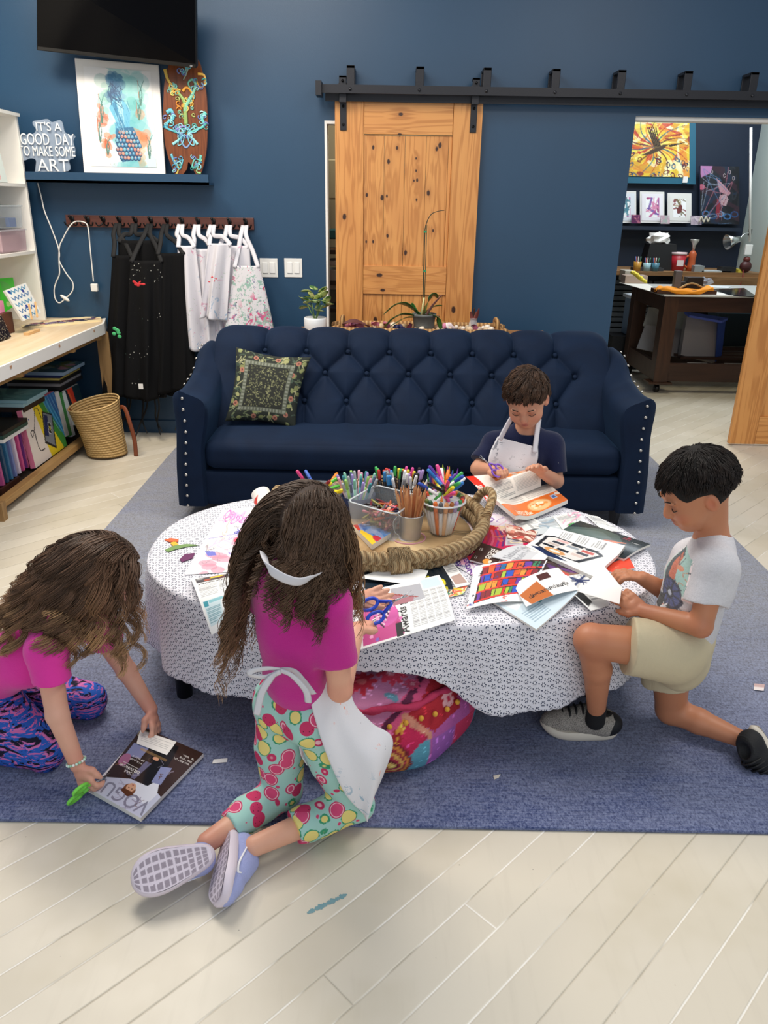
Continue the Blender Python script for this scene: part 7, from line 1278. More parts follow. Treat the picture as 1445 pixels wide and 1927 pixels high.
def face_paint(L, R, s, lip='b4605c', blush='d98872', dark='7a4a38'):
    return [(L(0, .086, -.0465), np.array([.019, .012, .0065])*s, lip, .8, R), (L(0, .086, -.0565), np.array([.017, .012, .007])*s, lip, .8, R), (L(0, .09, -.0515), np.array([.021, .012, .002])*s, dark, .9, R), (L(0, .097, -.024), np.array([.015, .012, .014])*s, blush, .6, R)]+[(L(q*.038, .06, -.028), np.array([.03, .03, .022])*s, blush, .55, R) for q in (-1, 1)]+[(L(q*.03, .08, .006), np.array([.02, .012, .011])*s, dark, .35, R) for q in (-1, 1)]+[(L(q*.0745, -.006, -.008), np.array([.014, .022, .03])*s, blush, .6, R) for q in (-1, 1)]
def face_marks(par, L, s, col):
    for q in (-1, 1):
        MB().tube(spline([L(q*.047, .072, .021), L(q*.034, .0855, .0275), L(q*.018, .088, .024)], 6), np.array([.0012]+[.0026]*11+[.0018])*s, 6, flat=.6).build('eyebrow', mat(col, .8), par)
        MB().tube(spline([L(q*.0445, .0745, -.001), L(q*.037, .0806, -.0045), L(q*.028, .0822, -.0055), L(q*.018, .0795, -.003)], 6), .0013*s, 5).build('eyelashes', mat('140d0a', .6), par)
def limb(B, pts, rs, k=.015, **kw): B.chain(pts, rs, k, **kw)
def hand(B, w, F, n, side, curl=.5, s=1., thumb=.5, sp=1., curls=None):  # w wrist, F finger direction, n back-of-hand normal, side: thumb side +-1
    F = nrm(F); n = nrm(np.asarray(n)-F*(np.asarray(n)@F)); X = np.cross(n, F)*side; w = np.asarray(w, float); pal = -n; B.chain([w, w+F*.028*s], [.0155*s, .02*s], .008, flat=(n, .62)); B.chain([w+F*.022*s+X*.013*s, w+F*.056*s+X*.014*s], [.0125*s, .0115*s], .006, flat=(n, .75)); B.chain([w+F*.022*s-X*.012*s, w+F*.052*s-X*.014*s], [.0125*s, .0105*s], .006, flat=(n, .75))
    for i, (o, ln, r) in enumerate(((.0215, .92, 1.), (.0075, 1., 1.), (-.0065, .95, .96), (-.020, .75, .86))):
        cu = (curls[i] if curls else curl); th = 0; p = w+F*(.058-.004*abs(i-1))*s+X*o*s; pts = [p-F*.012*s, p]
        for l, b in ((.022, .55), (.015, .95), (.012, .6)): th += cu*b; d = nrm((F+X*(o*4*sp))*math.cos(th)+pal*math.sin(th)); p = p+d*l*ln*s*1.08; pts.append(p)
        B.chain(pts, [.0066*s*r, .0068*s*r, .0064*s*r, .006*s*r, .0048*s*r], .0018)
    p = w+F*.014*s+X*.016*s; d1 = nrm(X*.8+F*.75+pal*.35*thumb*2); p2 = p+d1*.024*s; d2 = nrm(X*(.45-.5*thumb)+F*.9+pal*.5*thumb); B.chain([p, p2, p2+d2*.019*s, p2+d2*.019*s+nrm(d2+pal*.2)*.013*s], [.0105*s, .0085*s, .0074*s, .0056*s], .005)
def skin(col, name='skin'):
    g = G(name, .48, spec=.45, Subsurface_Weight=.0); o = g.obj(); g.color(g.mix(g.noise(o, 30, 4)*.18, g.attr(), 'b0604c')); g.bump(g.noise(o, 180, 3), .12, .0015); return g.m
def paint_verts(V, base, paint):
    c = np.ones((len(V), 3))*hx(base)
    for p in paint:
        q = V-np.asarray(p[0], float); q = q@p[4] if len(p) > 4 else q; d = np.linalg.norm(q/np.broadcast_to(np.asarray(p[1], float), (3,)), axis=1); w = np.clip(1.8-1.8*d, 0, 1)*p[3]; c = c*(1-w[:, None])+hx(p[2])*w[:, None]
    return np.clip(c, 0, .999)
def make(B, name, mt, par, vox, noise=None, base=None, paint=(), proj=None, it=1):
    V, F = B.mesh(vox, noise); V = relax(V, F, it); c = None
    if base is not None: c = paint_verts(V, base, paint)
    if proj: c = proj(V, c)
    return MB().add(V, F.tolist(), 0, True, c=c).build(name, mt, par)
# hair: many fine locks falling from a parted scalp
def hair(name, par, c, R, s, n, length, mats, col, part=.0, seed=1, coll=(), wave=(.004, .018), grav=.8, rad=.0017, ok=None, step=.012, clump=.7, ng=90, puff=.008, flow=None, clampz=None, wfreq=14., wind=(0, 0, 0), hug=None, lenf=None):
    r = np.random.default_rng(seed); D = r.normal(0, 1, (n*6, 3)); D /= np.linalg.norm(D, axis=1)[:, None]
    ok = ok or (lambda d: (d[:, 2] > -.35) & ~((d[:, 1] > .42) & (d[:, 2] < .42)) & ~((d[:, 1] > .15) & (d[:, 2] < .0)))
    D = D[ok(D)][:n]; n = len(D); ax = np.array([.077, .093, .083])*s; hc = np.asarray(c)+R@(np.array([0, -.012, .03])*s)
    loc = D*ax; K = int(length/step); X = loc.copy(); pts = [X.copy()]; sg = np.where(D[:, 0] > part, 1., -1.)
    fl = flow(D, sg) if flow is not None else np.stack([sg*(1.1-.5*np.abs(D[:, 0])), -.35-.3*(D[:, 1] < 0)*1., -.2-.8*(np.abs(D[:, 0])), ], 1)
    g = R.T@np.array([0, 0, -1.]); wd_ = (R.T@np.array(wind, float))[None]*np.clip(.6-D[:, 1], 0, 1)[:, None]; d = fl/np.linalg.norm(fl, axis=1)[:, None]; gi = r.integers(0, n, ng); own = np.argmin(((D[:, None]-D[gi][None])**2).sum(-1), 1)
    ph = r.uniform(0, 6.28, ng)[own]+r.normal(0, .25, n); fr = (r.uniform(.75, 1.3, ng)*wfreq)[own]; ln = r.uniform(.72, 1.0, ng)[own]*r.uniform(.9, 1., n); ln = ln*(lenf(D) if lenf else 1.); pf = 1+(r.random(n)*puff/.08)
    w1 = r.normal(0, 1, (ng, 3)); w1 /= np.linalg.norm(w1, axis=1)[:, None]; cw = [(R.T@(np.asarray(a)-hc), R.T@(np.asarray(b)-hc), q) for a, b, q in coll]
    for k in range(1, K+1):
        t = k/K; q = X/ax; nn = X/ax**2; nn /= np.linalg.norm(nn, axis=1)[:, None]; rr = np.linalg.norm(q, axis=1); on = rr < 1.35
        gw = grav*(.35+1.6*t); d = d+(g+wd_)*gw*.35; dt = d-nn*np.minimum((d*nn).sum(1), 0)[:, None]*on[:, None]; d = dt/np.linalg.norm(dt, axis=1)[:, None]; X = X+d*step*ln[:, None]
        rr = np.linalg.norm(X/ax, axis=1); lim = pf*(1.03+.05*min(t*3, 1)); m = rr < lim; X[m] *= (lim/rr)[m][:, None]
        if hug: h_ = lim+hug*r.random(n)*.5+.0; m = rr > h_; X[m] *= (h_/rr)[m][:, None]
        for a, b, q_ in cw:
            ab = b-a; u = np.clip(((X-a)@ab)/(ab@ab), 0, 1); v = X-a-u[:, None]*ab; L_ = np.linalg.norm(v, axis=1); m = L_ < q_; X[m] += (v/L_[:, None]*(q_-L_)[:, None])[m]
        if clampz is not None: zz_ = (X@R.T+hc)[:, 2]; m = zz_ < clampz; X[m] -= g*(clampz-zz_[m])[:, None]
        pts.append(X.copy())
    Pn = np.array(pts); T = np.linspace(0, 1, K+1); G_ = Pn[:, gi][:, own]; cl = (clump*np.clip(T*1.6-.1, 0, 1))[:, None, None]; Pn = Pn*(1-cl)+G_*cl
    S = T*length; W = (wave[0]+(wave[1]-wave[0])*T)*np.clip(T*4, 0, 1); a = S[:, None]*fr[None]*2*math.pi/1.+ph[None]; w2 = np.cross(w1, g)[own]; w2 /= np.linalg.norm(w2, axis=1)[:, None]+1e-9
    w3 = np.cross(w2, g); Pn = Pn+(np.sin(a)*W[:, None])[..., None]*w2+(np.cos(a)*W[:, None])[..., None]*w3*.8+r.normal(0, .0012, (1, n, 3))*T[:, None, None]*2
    Pw = Pn@R.T+hc; tg = np.gradient(Pw, axis=0); tg /= np.linalg.norm(tg, axis=2)[..., None]+1e-9; sx = np.cross(tg, [.31, .77, .55]); sx /= np.linalg.norm(sx, axis=2)[..., None]+1e-9; sy = np.cross(tg, sx)
    rd = (rad*(1-.55*T))[:, None, None]; V = np.stack([Pw+rd*(sx*math.cos(q)+sy*math.sin(q)) for q in (0, 2.1, 4.2)], 2); idx = np.arange((K+1)*n*3).reshape(K+1, n, 3)
    F = np.concatenate([np.stack([idx[:-1, :, j], idx[:-1, :, (j+1) % 3], idx[1:, :, (j+1) % 3], idx[1:, :, j]], -1).reshape(-1, 4) for j in range(3)])
    tone = r.normal(0, .09, ng)[own]+r.normal(0, .07, n); C0, C1, C2 = (hx(x) for x in col); TT = np.clip(T[:, None]*(ln/ln.max())[None], 0, 1)[..., None]; cc = np.where(TT < .5, C0*(1-TT*2)+C1*TT*2, C1*(2-TT*2)+C2*(TT*2-1))*(1+tone[None, :, None]); cc = np.repeat(np.clip(cc, 0, .999)[:, :, None, :], 3, 2)
    return MB().add(V.reshape(-1, 3), F.tolist(), 0, True, c=cc.reshape(-1, 3)).build(name, mats, par)
HM = G('hair_strands', .5, spec=.32); HM.color(HM.attr()); HM = HM.m
def jersey(col, name='jersey', n=0.): g = G(name, .85, spec=.2, Sheen_Weight=.2); o = g.obj(); g.color(g.mix(g.noise(g.scale(o, (1, 1, 3)), 60, 3, .8)*n, col, 'ffffff') if n else col); g.bump(g.noise(o, 500, 2)*.4+g.noise(o, 22, 3, .6, .6), .35, .006); return g.m
def ptp(*a, **k): return P(*a, **k)
def scissors(name, label, c, d, up, col, s=1., parts=True):
    c = np.asarray(c, float); d = nrm(d); up = nrm(np.asarray(up)-d*(np.asarray(up)@d)); x = np.cross(d, up); t = thing(name, label, 'scissors', c); SM = mat('b8bcc0', .22, .95)
    for q in (-1, 1):
        b = MB(); tip = c+d*.062*s+x*q*.006*s; b.tube([c+x*-q*.003*s-d*.01*s, c+d*.03*s, tip], [.0045*s, .005*s, .0008*s], 6, flat=.3, ref=x); bl = b.build('blade', SM, t)
        h = c-d*.045*s+x*q*.018*s; a = np.linspace(0, 2*math.pi, 24, endpoint=False); MB().tube([h+d*.021*s*math.cos(k)+x*.013*s*math.sin(k) for k in a], .0045*s, 8, closed=True).build('handle', mat(col, .35), t); MB().tube([h+d*.018*s, c+x*q*.005*s, c+d*.006*s], .0045*s, 8).build('handle', mat(col, .35), t)
    return t
def bracelet(name, label, c, d, r, cols, br=.0035):
    F = frame_to(d); n = max(int(6.28*r/(br*2)), 8); t = thing(name, label, 'bracelet', c)
    for j, cl in enumerate(sorted(set(cols))):
        m = MB()
        for k in range(n):
            if cols[k % len(cols)] == cl: a = k/n*6.283; m.ell(c+F@np.array([r*math.cos(a), r*math.sin(a), 0]), br, None, 8)
        m.build('beads', mat(cl, .35), t)
    return t
# shoes: local frame T (heel->toe), U (up, away from the sole)
def shoe(par, heel, T, U, L, upcol, solecol, treadcol=None, swoosh=None, dark=None, laces=None, tall=.07, m_up=None, collar=None, wf=.19):
    T = nrm(T); U = nrm(np.asarray(U)-T*(np.asarray(U)@T)); S = np.cross(T, U); M = np.stack([T, S, U], 1); heel = np.asarray(heel, float); L_ = lambda a, b, c: heel+M@np.array([a, b, c])
    hw = lambda u: L*(wf+.05*math.sin(u*2.9-.5)+.02*math.sin(u*6.2+3.6))*math.sqrt(max(0, 1-abs(2*u-1)**5)); us = 1-np.cos(np.linspace(0, math.pi, 26)); us = us/2; off = lambda u: .012*math.sin(u*3)*L/.19
    o = thing_part = None; rings = []; th = .024*L/.19; e = lambda u: .010*max(0, (u-.75)*4)**2*L/.19
    loop = [(u*L, hw(u)+off(u)*0) for u in us]+[(u*L, -hw(u)) for u in us[::-1][1:-1]]
    for z, k in ((0, .90), (.15, .97), (.5, 1.03), (.85, 1.0), (1., .93)): rings.append([L_(a*1.0+(0.5*L-a)*(1-k), b*k, z*th+e(a/L)) for a, b in loop])
    A = np.array(rings); m = MB(); m.grid(A, cv=True); m.add(A[-1], [tuple(range(len(loop)))]); sole = m.build('sole', mat(solecol, .5, bump=.15), par)
    if treadcol:
        cv = CV(96, 40, solecol); 
        for i in range(11):
            for j in range(4 if i > 2 else 5): x0 = .04+i*.087; y0 = .06+j*(.92/(4 if i > 2 else 5)); cv.poly([(x0+.012, y0+.03), (x0+.075, y0+.03+.02*math.sin(i)), (x0+.075, y0+.19), (x0+.012, y0+.19)], treadcol)
        G_ = np.array([[L_(u*L*.96+.02*L, hw(u)*v*.88, e(u)-.0012) for u in np.linspace(.01, .99, 96)] for v in np.linspace(-1, 1, 40)]); MB().grid(G_, col=cv.a).build('tread', vmat('rubber_tread', .6, .3, 200), sole)
    else: MB().add(A[0], [tuple(range(len(loop)))]).build('tread', mat('8a8078', .7), sole)
    B = Body(); B.chain([L_(.18*L, 0, .042*L/.19), L_(.45*L, 0, .04*L/.19), L_(.72*L, 0, .030*L/.19), L_(.86*L, 0, .024*L/.19)], [.034*L/.19, .035*L/.19, .033*L/.19, .028*L/.19], .02); B.chain([L_(.2*L, 0, .05), L_(.22*L, 0, tall)], [.032*L/.19, .031*L/.19], .02, clip=[(L_(.2*L, 0, tall), M@np.array([-.25, 0, 1.]))]); B.chain([L_(.5*L, 0, .05*L/.19), L_(.34*L, 0, .07*L/.19)], [.026*L/.19, .024*L/.19], .02)
    B.ell(L_(.21*L, 0, tall+.012), (.026, .022, .022), M, .004, sub=True); B.cut(L_(0, 0, th*.8), -U); up = make(B, 'upper', m_up or mat(upcol, .7, bump=.5, bs=260), par, .0028)
    if collar: MB().tube([L_(.2*L+.031*math.cos(a), .027*math.sin(a), tall-.004+.006*math.cos(a)) for a in np.linspace(0, 6.283, 24, endpoint=False)], .005, 8, closed=True).build('collar', mat(collar, .8), par)
    if swoosh:
        for q in ((1, -1) if swoosh[1] == 0 else (swoosh[1],)):
            p = spline([L_(.16*L, q*.036*L/.19, .052*L/.19), L_(.36*L, q*.0375*L/.19, .040*L/.19), L_(.56*L, q*.038*L/.19, .030*L/.19), L_(.66*L, q*.0365*L/.19, .032*L/.19), L_(.66*L, q*.036*L/.19, .042*L/.19)], 8); MB().tube(p, np.r_[np.linspace(.0012, .0042, 22), np.linspace(.0042, .0012, len(p)-22)], 6, flat=.5).build('swoosh_mark', mat(swoosh[0], .4), up)
    if laces:
        for k in range(5): x = (.40+.08*k)*L; zc = (.078-.008*k)*L/.19; MB().tube(spline([L_(x-.004, -.034, zc-.014), L_(x, -.016, zc+.017), L_(x+.006, .016, zc+.017), L_(x+.002, .034, zc-.014)], 5), .0036, 6).build('lace', mat(laces, .6), up)
    return up
VX = .0032
# ===== girl in the middle, kneeling with her back to us =====
t = girl = thing('person', 'girl kneeling with her back to us in magenta shirt and fruit-print leggings, cutting paper', 'person', (-.2, 1.62, .012))
hc = P(577, 1003, Y=1.60); HR = HF((.62, .66, -.42)); SK = 'e3ab8f'; SKM = skin(SK)
nb = P(541, 1092, Y=1.545); ch = P(556, 1175, Y=1.575); wa = P(552, 1262, Y=1.615); pe = P(566, 1320, Y=1.645); tz = nrm(nrm(nb-wa)); fw_ = nrm(np.array([.55, .83, 0])); rs_ = nrm(np.array([.83, -.55, 0]))
rsh = P(624, 1142, Y=1.52); lsh = P(500, 1125, Y=1.66); rel = P(640, 1298, Y=1.53); rwr = P(670, 1190, Y=1.70); lel = P(575, 1165, Y=1.80); lwr = P(672, 1130, Y=1.80)
lh, rh = pe-rs_*.062+[0, 0, -.0], pe+rs_*.062; lk = P(532, 1488, Z=.075); rk = P(668, 1510, Z=.072); la, ra_ = P(390, 1585, Z=.07), P(478, 1592, Z=.065)
B = Body(); head(B, hc, HR, .97); B.chain([hc-[0, 0, .03], nb], [.038, .04], .02); B.chain([nb, ch, wa, pe], [.05, .078, .07, .085], .03, flat=(fw_, .75)); limb(B, [nb, rsh, rel, rwr], [.04, .034, .0285, .0195]); limb(B, [nb, lsh, lel, lwr], [.04, .034, .028, .019]); limb(B, [lh, lk, la], [.055, .038, .026]); limb(B, [rh, rk, ra_], [.055, .038, .026])
hand(B, rwr, P(694, 1158, Y=1.80)-rwr, (-.3, -.5, .8), -1, .95, .95, .7); hand(B, lwr, P(745, 1118, Y=1.88)-lwr, (-.1, .6, -.75), 1, .35, 1., .5)
make(B, 'body', SKM, t, VX, base=SK, paint=[(rel, .05, 'd88c74', .5), (rwr+(rwr-rel)*.3, .06, 'dc9880', .4), (lwr+(lwr-lel)*.3, .06, 'dc9880', .4), (la, .06, 'd48c74', .5)])
wr = fbm(34, .0055, 3, stretch=(1, 1, .8)); B = Body(); B.chain([nb+[0, 0, .004], ch, wa, pe+[0, 0, .035]], [.06, .098, .09, .10], .03, flat=(fw_, .78), clip=[(pe+[0, 0, .045], (0, 0, -1))]); sl = rsh*.42+rel*.58; B.chain([nb-[0, 0, .02], rsh, sl, rel], [.052, .052, .049, .044], .022, clip=[(sl+(rel-rsh)*.06, rel-rsh)]); sl2 = lsh*.4+lel*.6; B.chain([nb-[0, 0, .02], lsh, sl2], [.052, .05, .047], .022, clip=[(sl2-(lel-lsh)*.08, lel-lsh)]); B.chain([nb-[0, 0, .01], nb+(hc-nb)*.6], [.05, .046], .004, sub=True, clip=[(nb+tz*.022, -tz)])
make(B, 'shirt', jersey('c22a8c'), t, .004, wr)
g = G('fruit_print_leggings', .75, spec=.2); o = g.obj(); o2 = E(g, o.k); ds, cl = g.vor(o, 23, .8, out=('Distance', 'Color')); kx, ky, kz = g.xyz(cl); c = g.mix(0., 'a6d2c8', 'a6d2c8')
sp_ = g.noise(o, 130, 2); leafy = g.step(ds+sp_*.25, .66, .63); c = g.mix(leafy*(kx > .62), c, '3f9a72'); dd = ds+0.
c = g.mix(g.step(ds, .46, .44)*(kx > .62), c, 'ecd983'); pk = g.step(ds, .50, .48)*(kx < .62); c = g.mix(pk, c, 'c93a66'); c = g.mix(g.step(ds, .43, .41)*(kx < .62)*(ky > .45), c, 'f4c2cc'); c = g.mix(g.step(ds, .38, .36)*(kx < .62)*(ky > .45), c, 'd94f7a')
xo, yo, zo = g.xyz(o); sdt = g.step(g.vor(o, 130, .8), .20, .14); c = g.mix(sdt*g.step(ds, .42, .40)*(kx < .62)*(ky < .45), c, '4a1c30'); d2 = g.vor(g.scale(o, (1, 1, 1), loc=(.37, .21, .11)), 30, 1.); c = g.mix(g.step(d2, .17, .14)*g.step(ds, .54, .58), c, 'd84a74')
g.color(c); g.bump(g.noise(o, 16, 3, .6, .8), .25, .01); LEG = g.m
wl = fbm(60, .002, 5); B = Body(); lc, rc = la*.72+lk*.28, ra_*.62+rk*.38; B.chain([pe+[0, 0, .06], pe, pe-[0, 0, .02]], [.092, .098, .09], .03, flat=(fw_, .86)); B.ell(pe-rs_*.048-fw_*.035-[0, 0, .015], (.062, .062, .064), None, .03); B.ell(pe+rs_*.048-fw_*.035-[0, 0, .015], (.062, .062, .064), None, .03)
B.chain([lh-[0, 0, .02], (lh+lk)/2-fw_*.01, lk+[0, 0, .0]], [.074, .066, .052], .018); B.chain([lk, (lk+la)/2, la], [.050, .046, .034], .012, clip=[(lc, la-lk)]); B.chain([rh-[0, 0, .02], (rh+rk)/2-fw_*.01, rk], [.074, .066, .052], .018); B.chain([rk, (rk+ra_)/2, ra_], [.050, .047, .034], .012, clip=[(rc, ra_-rk)])
make(B, 'leggings', LEG, t, .004, wl)
HB = [(hc-[0, 0, .05], nb, .052), (nb, wa, .105), (nb, rsh, .062), (nb, lsh, .06)]
capm = mat('3c2a1f', .7)
def scalp(par, hc, HR, s, mt, low=-.02, k=1., hl=None, short=False):
    B = Body(); B.ell(hc+HR@np.array([0, -.014, .032])*s, np.array([.079, .095, .086])*s*k, HR); L = lambda *p: hc+HR@(np.array(p)*s); B.ell(L(0, .075, -.005), np.array([.066, .055, .062])*s, HR, .01, sub=True)
    for q in (-1, 1): B.ell(L(q*.075, .01, -.035), np.array([.03, .045, .045])*s, HR, .01, sub=True)
    if short:
        for q in (-1, 1): B.ell(L(q*.085, .03, -.015), np.array([.035, .06, .042])*s, HR, .008, sub=True)
        B.ell(L(0, -.06, -.075), np.array([.09, .06, .05])*s, HR, .01, sub=True)
    return make(B, 'scalp_hair', mt, par, .004, fbm(90, .0015, 4))
scalp(t, hc, HR, .97, capm)
hair('long_hair', t, hc, HR, .95, 4400, .54, HM, ('4a382b', '6c523e', 'ac8660'), part=.22, seed=3, coll=HB, wave=(.0005, .013), grav=.75, clump=.5, ng=170, puff=.01, wfreq=8., rad=.0013, wind=(-.17, -.03, 0), lenf=lambda D: np.where(D[:, 0] > .05, .52, 1.)*np.where((D[:, 0] > -.45) & (D[:, 0] < .1), .80, 1.)*rng.uniform(.7, 1.05, len(D)))
# hair swept to the front of her right shoulder
hair('front_hair', t, hc, HR, .95, 260, .30, HM, ('5a4634', '75573d', 'a8835c'), part=-2, seed=8, coll=[(hc-[0, 0, .05], nb, .05), (nb, rsh, .06)], rad=.0013, wfreq=8., wave=(.001, .012), grav=.7, clump=.6, ng=30, ok=lambda d: (d[:, 0] > .45) & (d[:, 1] > .1) & (d[:, 2] > .1), flow=lambda D, sg: np.stack([0*sg+.7, 0*sg+.45, 0*sg-.6], 1))
R_ = np.random.default_rng(4); m = MB()
AM = WA[0]; q = spline([P(x, y, Y=y_) for x, y, y_ in ((496, 1042, 1.50), (505, 1068, 1.43), (530, 1086, 1.415), (560, 1095, 1.42), (585, 1088, 1.45), (600, 1078, 1.50))], 8); 
ap = thing('apron', 'white paint-flecked apron tied behind the girl in the magenta shirt', 'apron', (-.1, 1.6, .03)); MB().tube(q, .012, 8, flat=.2, ref=(0, 1, .2)).build('neck_strap', KW, ap)
def cloth_px(Ls, Rs, name, mt, par, n=36, k=24, amp=.006, f=3., bul=.03):
    a, b = spline([P(x, y, Y=Y_) for x, y, Y_ in Ls], 12), spline([P(x, y, Y=Y_) for x, y, Y_ in Rs], 12); ia = np.linspace(0, len(a)-1, n); a = np.array([np.interp(ia, range(len(a)), a[:, i]) for i in range(3)]).T; ib = np.linspace(0, len(b)-1, n); b = np.array([np.interp(ib, range(len(b)), b[:, i]) for i in range(3)]).T
    A = np.zeros((n, k, 3))
    for i in range(n):
        v = i/(n-1)
        for j in range(k): u = j/(k-1); A[i, j] = a[i]*(1-u)+b[i]*u+np.array([.2, -1, .15])*(bul*math.sin(math.pi*u)*(.4+.6*v)+amp*math.sin(f*6.28*u+2.5*v)*(.3+v))
    return MB().grid(A).build(name, mt, par, solid=.002)
g = cloth_mat('girl_apron_cotton', 'e4e2e6', [('f0a898', .60), ('a8bccc', .63), ('2a2a5c', .70)], 14, .48); GA = g
cloth_px([(578, 1292, 1.56), (592, 1350, 1.54), (615, 1420, 1.52), (648, 1490, 1.52), (682, 1528, 1.55)], [(660, 1245, 1.62), (664, 1318, 1.60), (700, 1362, 1.60), (740, 1402, 1.60), (690, 1530, 1.57)], 'skirt_panel', GA, ap, bul=.03, f=1.6)
cloth_px([(628, 1170, 1.64), (640, 1215, 1.62), (645, 1262, 1.61)], [(655, 1160, 1.68), (662, 1210, 1.66), (664, 1262, 1.64)], 'bib_panel', GA, ap, bul=.0)
cloth_px([(562, 1398, 1.60), (566, 1420, 1.60), (578, 1440, 1.60)], [(600, 1385, 1.64), (602, 1405, 1.64), (606, 1426, 1.64)], 'far_corner', GA, ap, bul=.0, amp=.002)
for pl in ([(590, 1306, 1.50), (570, 1280, 1.49), (552, 1262, 1.485), (528, 1260, 1.475)], [(528, 1260, 1.475), (505, 1258, 1.46), (478, 1262, 1.45), (472, 1270, 1.45), (500, 1274, 1.46), (528, 1264, 1.47)], [(528, 1262, 1.475), (508, 1278, 1.455), (492, 1305, 1.45), (483, 1345, 1.45)], [(528, 1262, 1.47), (550, 1272, 1.46), (575, 1300, 1.46), (580, 1322, 1.47)]):
    MB().tube(spline([P(x, y, Y=y_) for x, y, y_ in pl], 8), .0085, 6, flat=.22, ref=(.2, 1, .3)).build('waist_tie', KW, ap)
LAV = 'a3abdc'; hl = P(436, 1572, Z=.10); shoe(t, P(428, 1562, Z=.075), P(398, 1712, Z=.05)-P(428, 1562, Z=.075), (.80, .35, -.45), .195, LAV, 'dcd0dc', 'a89ca8', swoosh=('f2f2f6', 0), collar='8a92c8', tall=.062)
a = P(402, 1603, Z=.105); b = P(228, 1664, Z=.078); shoe(t, a, b-a, (.05, .62, -.70), .195, LAV, 'dcd0dc', '9a8e9a', swoosh=('f2f2f6', 1), collar='8a92c8', tall=.062)
d_ = lwr-lel; F_ = nrm(P(745, 1118, Y=1.88)-lwr); bracelet('bracelet', 'mint green bead bracelet on the left wrist of the girl in the middle', lwr+F_*.004, F_, .0215, ['b8dcc8', 'e8f0ec', 'a8ccb8']); bracelet('bracelet', 'yellow and white bead bracelet on the left wrist of the girl in the middle', lwr-F_*.010, F_, .0215, ['e8d46a', 'f4f0e8', 'e0c8a0'])
sc_c = P(733, 1135, Y=1.79); scissors('scissors', 'blue-handled scissors in the hand of the girl in the middle', sc_c, P(772, 1117, Y=1.81)-P(700, 1150, Y=1.78), (0, -.75, .65), '2347c8', 1.1)
sheet('cut_paper', 'pink and white paper piece being cut by the girl in the middle', 'paper', [P(735, 1108, Y=1.90), P(790, 1098, Y=1.93), P(800, 1125, Y=1.92), P(740, 1140, Y=1.88)], paint(lambda c: (c.poly([(0, .3), (.7, .7), (.6, 1), (0, 1)], 'e8a0a8'), c.line([(0, .3), (.8, .8)], .02, 'd86a5c')), 30, 20, 'f2eef0'))
# ===== girl at the left, on her knees reaching to the floor =====
t = thing('person', 'girl in bright pink shirt and blue patterned leggings bending over a magazine on the rug', 'person', (-1.0, 1.9, .012)); SK = 'e0aa92'
hc = P(190, 1085, Y=1.93); HR = HF((.86, .22, -.46)); nb = P(128, 1168, Y=1.885); ch = P(62, 1222, Y=1.90); wa = P(-8, 1262, Y=1.93); pe = P(-45, 1290, Y=1.96)
rsh = P(88, 1225, Y=1.79); lsh = P(182, 1175, Y=1.99); rel = P(108, 1345, Y=1.74); rwr = P(146, 1440, Z=.10); lel = P(238, 1262, Y=2.02); lwr = P(284, 1335, Z=.085)
rk = P(84, 1410, Z=.07); lk = P(165, 1318, Z=.07); pr_, pl_ = P(-20, 1320, Y=1.90), P(20, 1290, Y=2.08); ra2, la2 = rk+[-.24, .02, -.01], lk+[-.25, .03, -.01]
bx = nrm(nb-pe); side = np.array([0, 1., 0]); up_ = nrm(np.cross(bx, side)); up_ = up_ if up_[2] > 0 else -up_
B = Body(); head(B, hc, HR, 1.); B.chain([hc+HR@np.array([0, -.03, -.04]), nb], [.038, .042], .02); B.chain([nb, ch, wa, pe], [.05, .08, .072, .085], .03, flat=(up_, .78)); limb(B, [nb, rsh, rel, rwr], [.04, .036, .030, .0205]); limb(B, [nb, lsh, lel, lwr], [.04, .036, .030, .0205]); limb(B, [pr_, rk, ra2], [.06, .04, .03]); limb(B, [pl_, lk, la2], [.06, .04, .03])
hand(B, rwr, P(168, 1488, Z=.035)-rwr, (-.4, -.75, .3), 1, .85, 1., .6); hand(B, lwr, P(296, 1378, Z=.03)-lwr, (.45, .3, .7), -1, .55, 1., .9)
make(B, 'body', SKM, t, VX, base=SK, paint=[(rwr, .07, 'd88f7c', .5), (lwr, .07, 'd88f7c', .5), (rel, .06, 'e6b8a4', .4)])
B = Body(); B.chain([nb, ch, wa, pe], [.062, .106, .10, .105], .03, flat=(up_, .85), clip=[(wa-bx*.05, -bx)]); sl = rsh*.48+rel*.52; B.chain([nb-bx*.02, rsh, sl], [.056, .058, .052], .022, clip=[(sl-(rel-rsh)*.06, rel-rsh)]); sl = lsh*.62+lel*.38; B.chain([nb-bx*.02, lsh, lel], [.055, .05, .045], .022, clip=[(sl, lel-lsh)]); B.chain([nb-bx*.01, nb+bx*.06], [.048, .046], .004, sub=True, clip=[(nb+bx*.018, -bx)]); make(B, 'shirt', jersey('e23aa2', 'pink_jersey'), t, .004, fbm(34, .0055, 9))
g = G('streaked_leggings', .75, spec=.2); o = g.obj(); n1 = g.noise(g.scale(o, (8, 8, 26), rot=(.4, .5, 0)), 2., 3, .6, 1.6); n2 = g.noise(g.scale(o, (8, 8, 26), rot=(.4, .5, 0), loc=(.06, 0, .12)), 2., 3, .6, 1.6); c = g.mix(g.step(n1, .54, .56), '2a5cb8', '14162c'); c = g.mix(g.step(n2, .53, .55)*g.step(n1, .60, .52), c, 'd070ae'); c = g.mix(g.step(n1, .40, .37), c, 'c868a8'); g.color(c); LEG2 = g.m
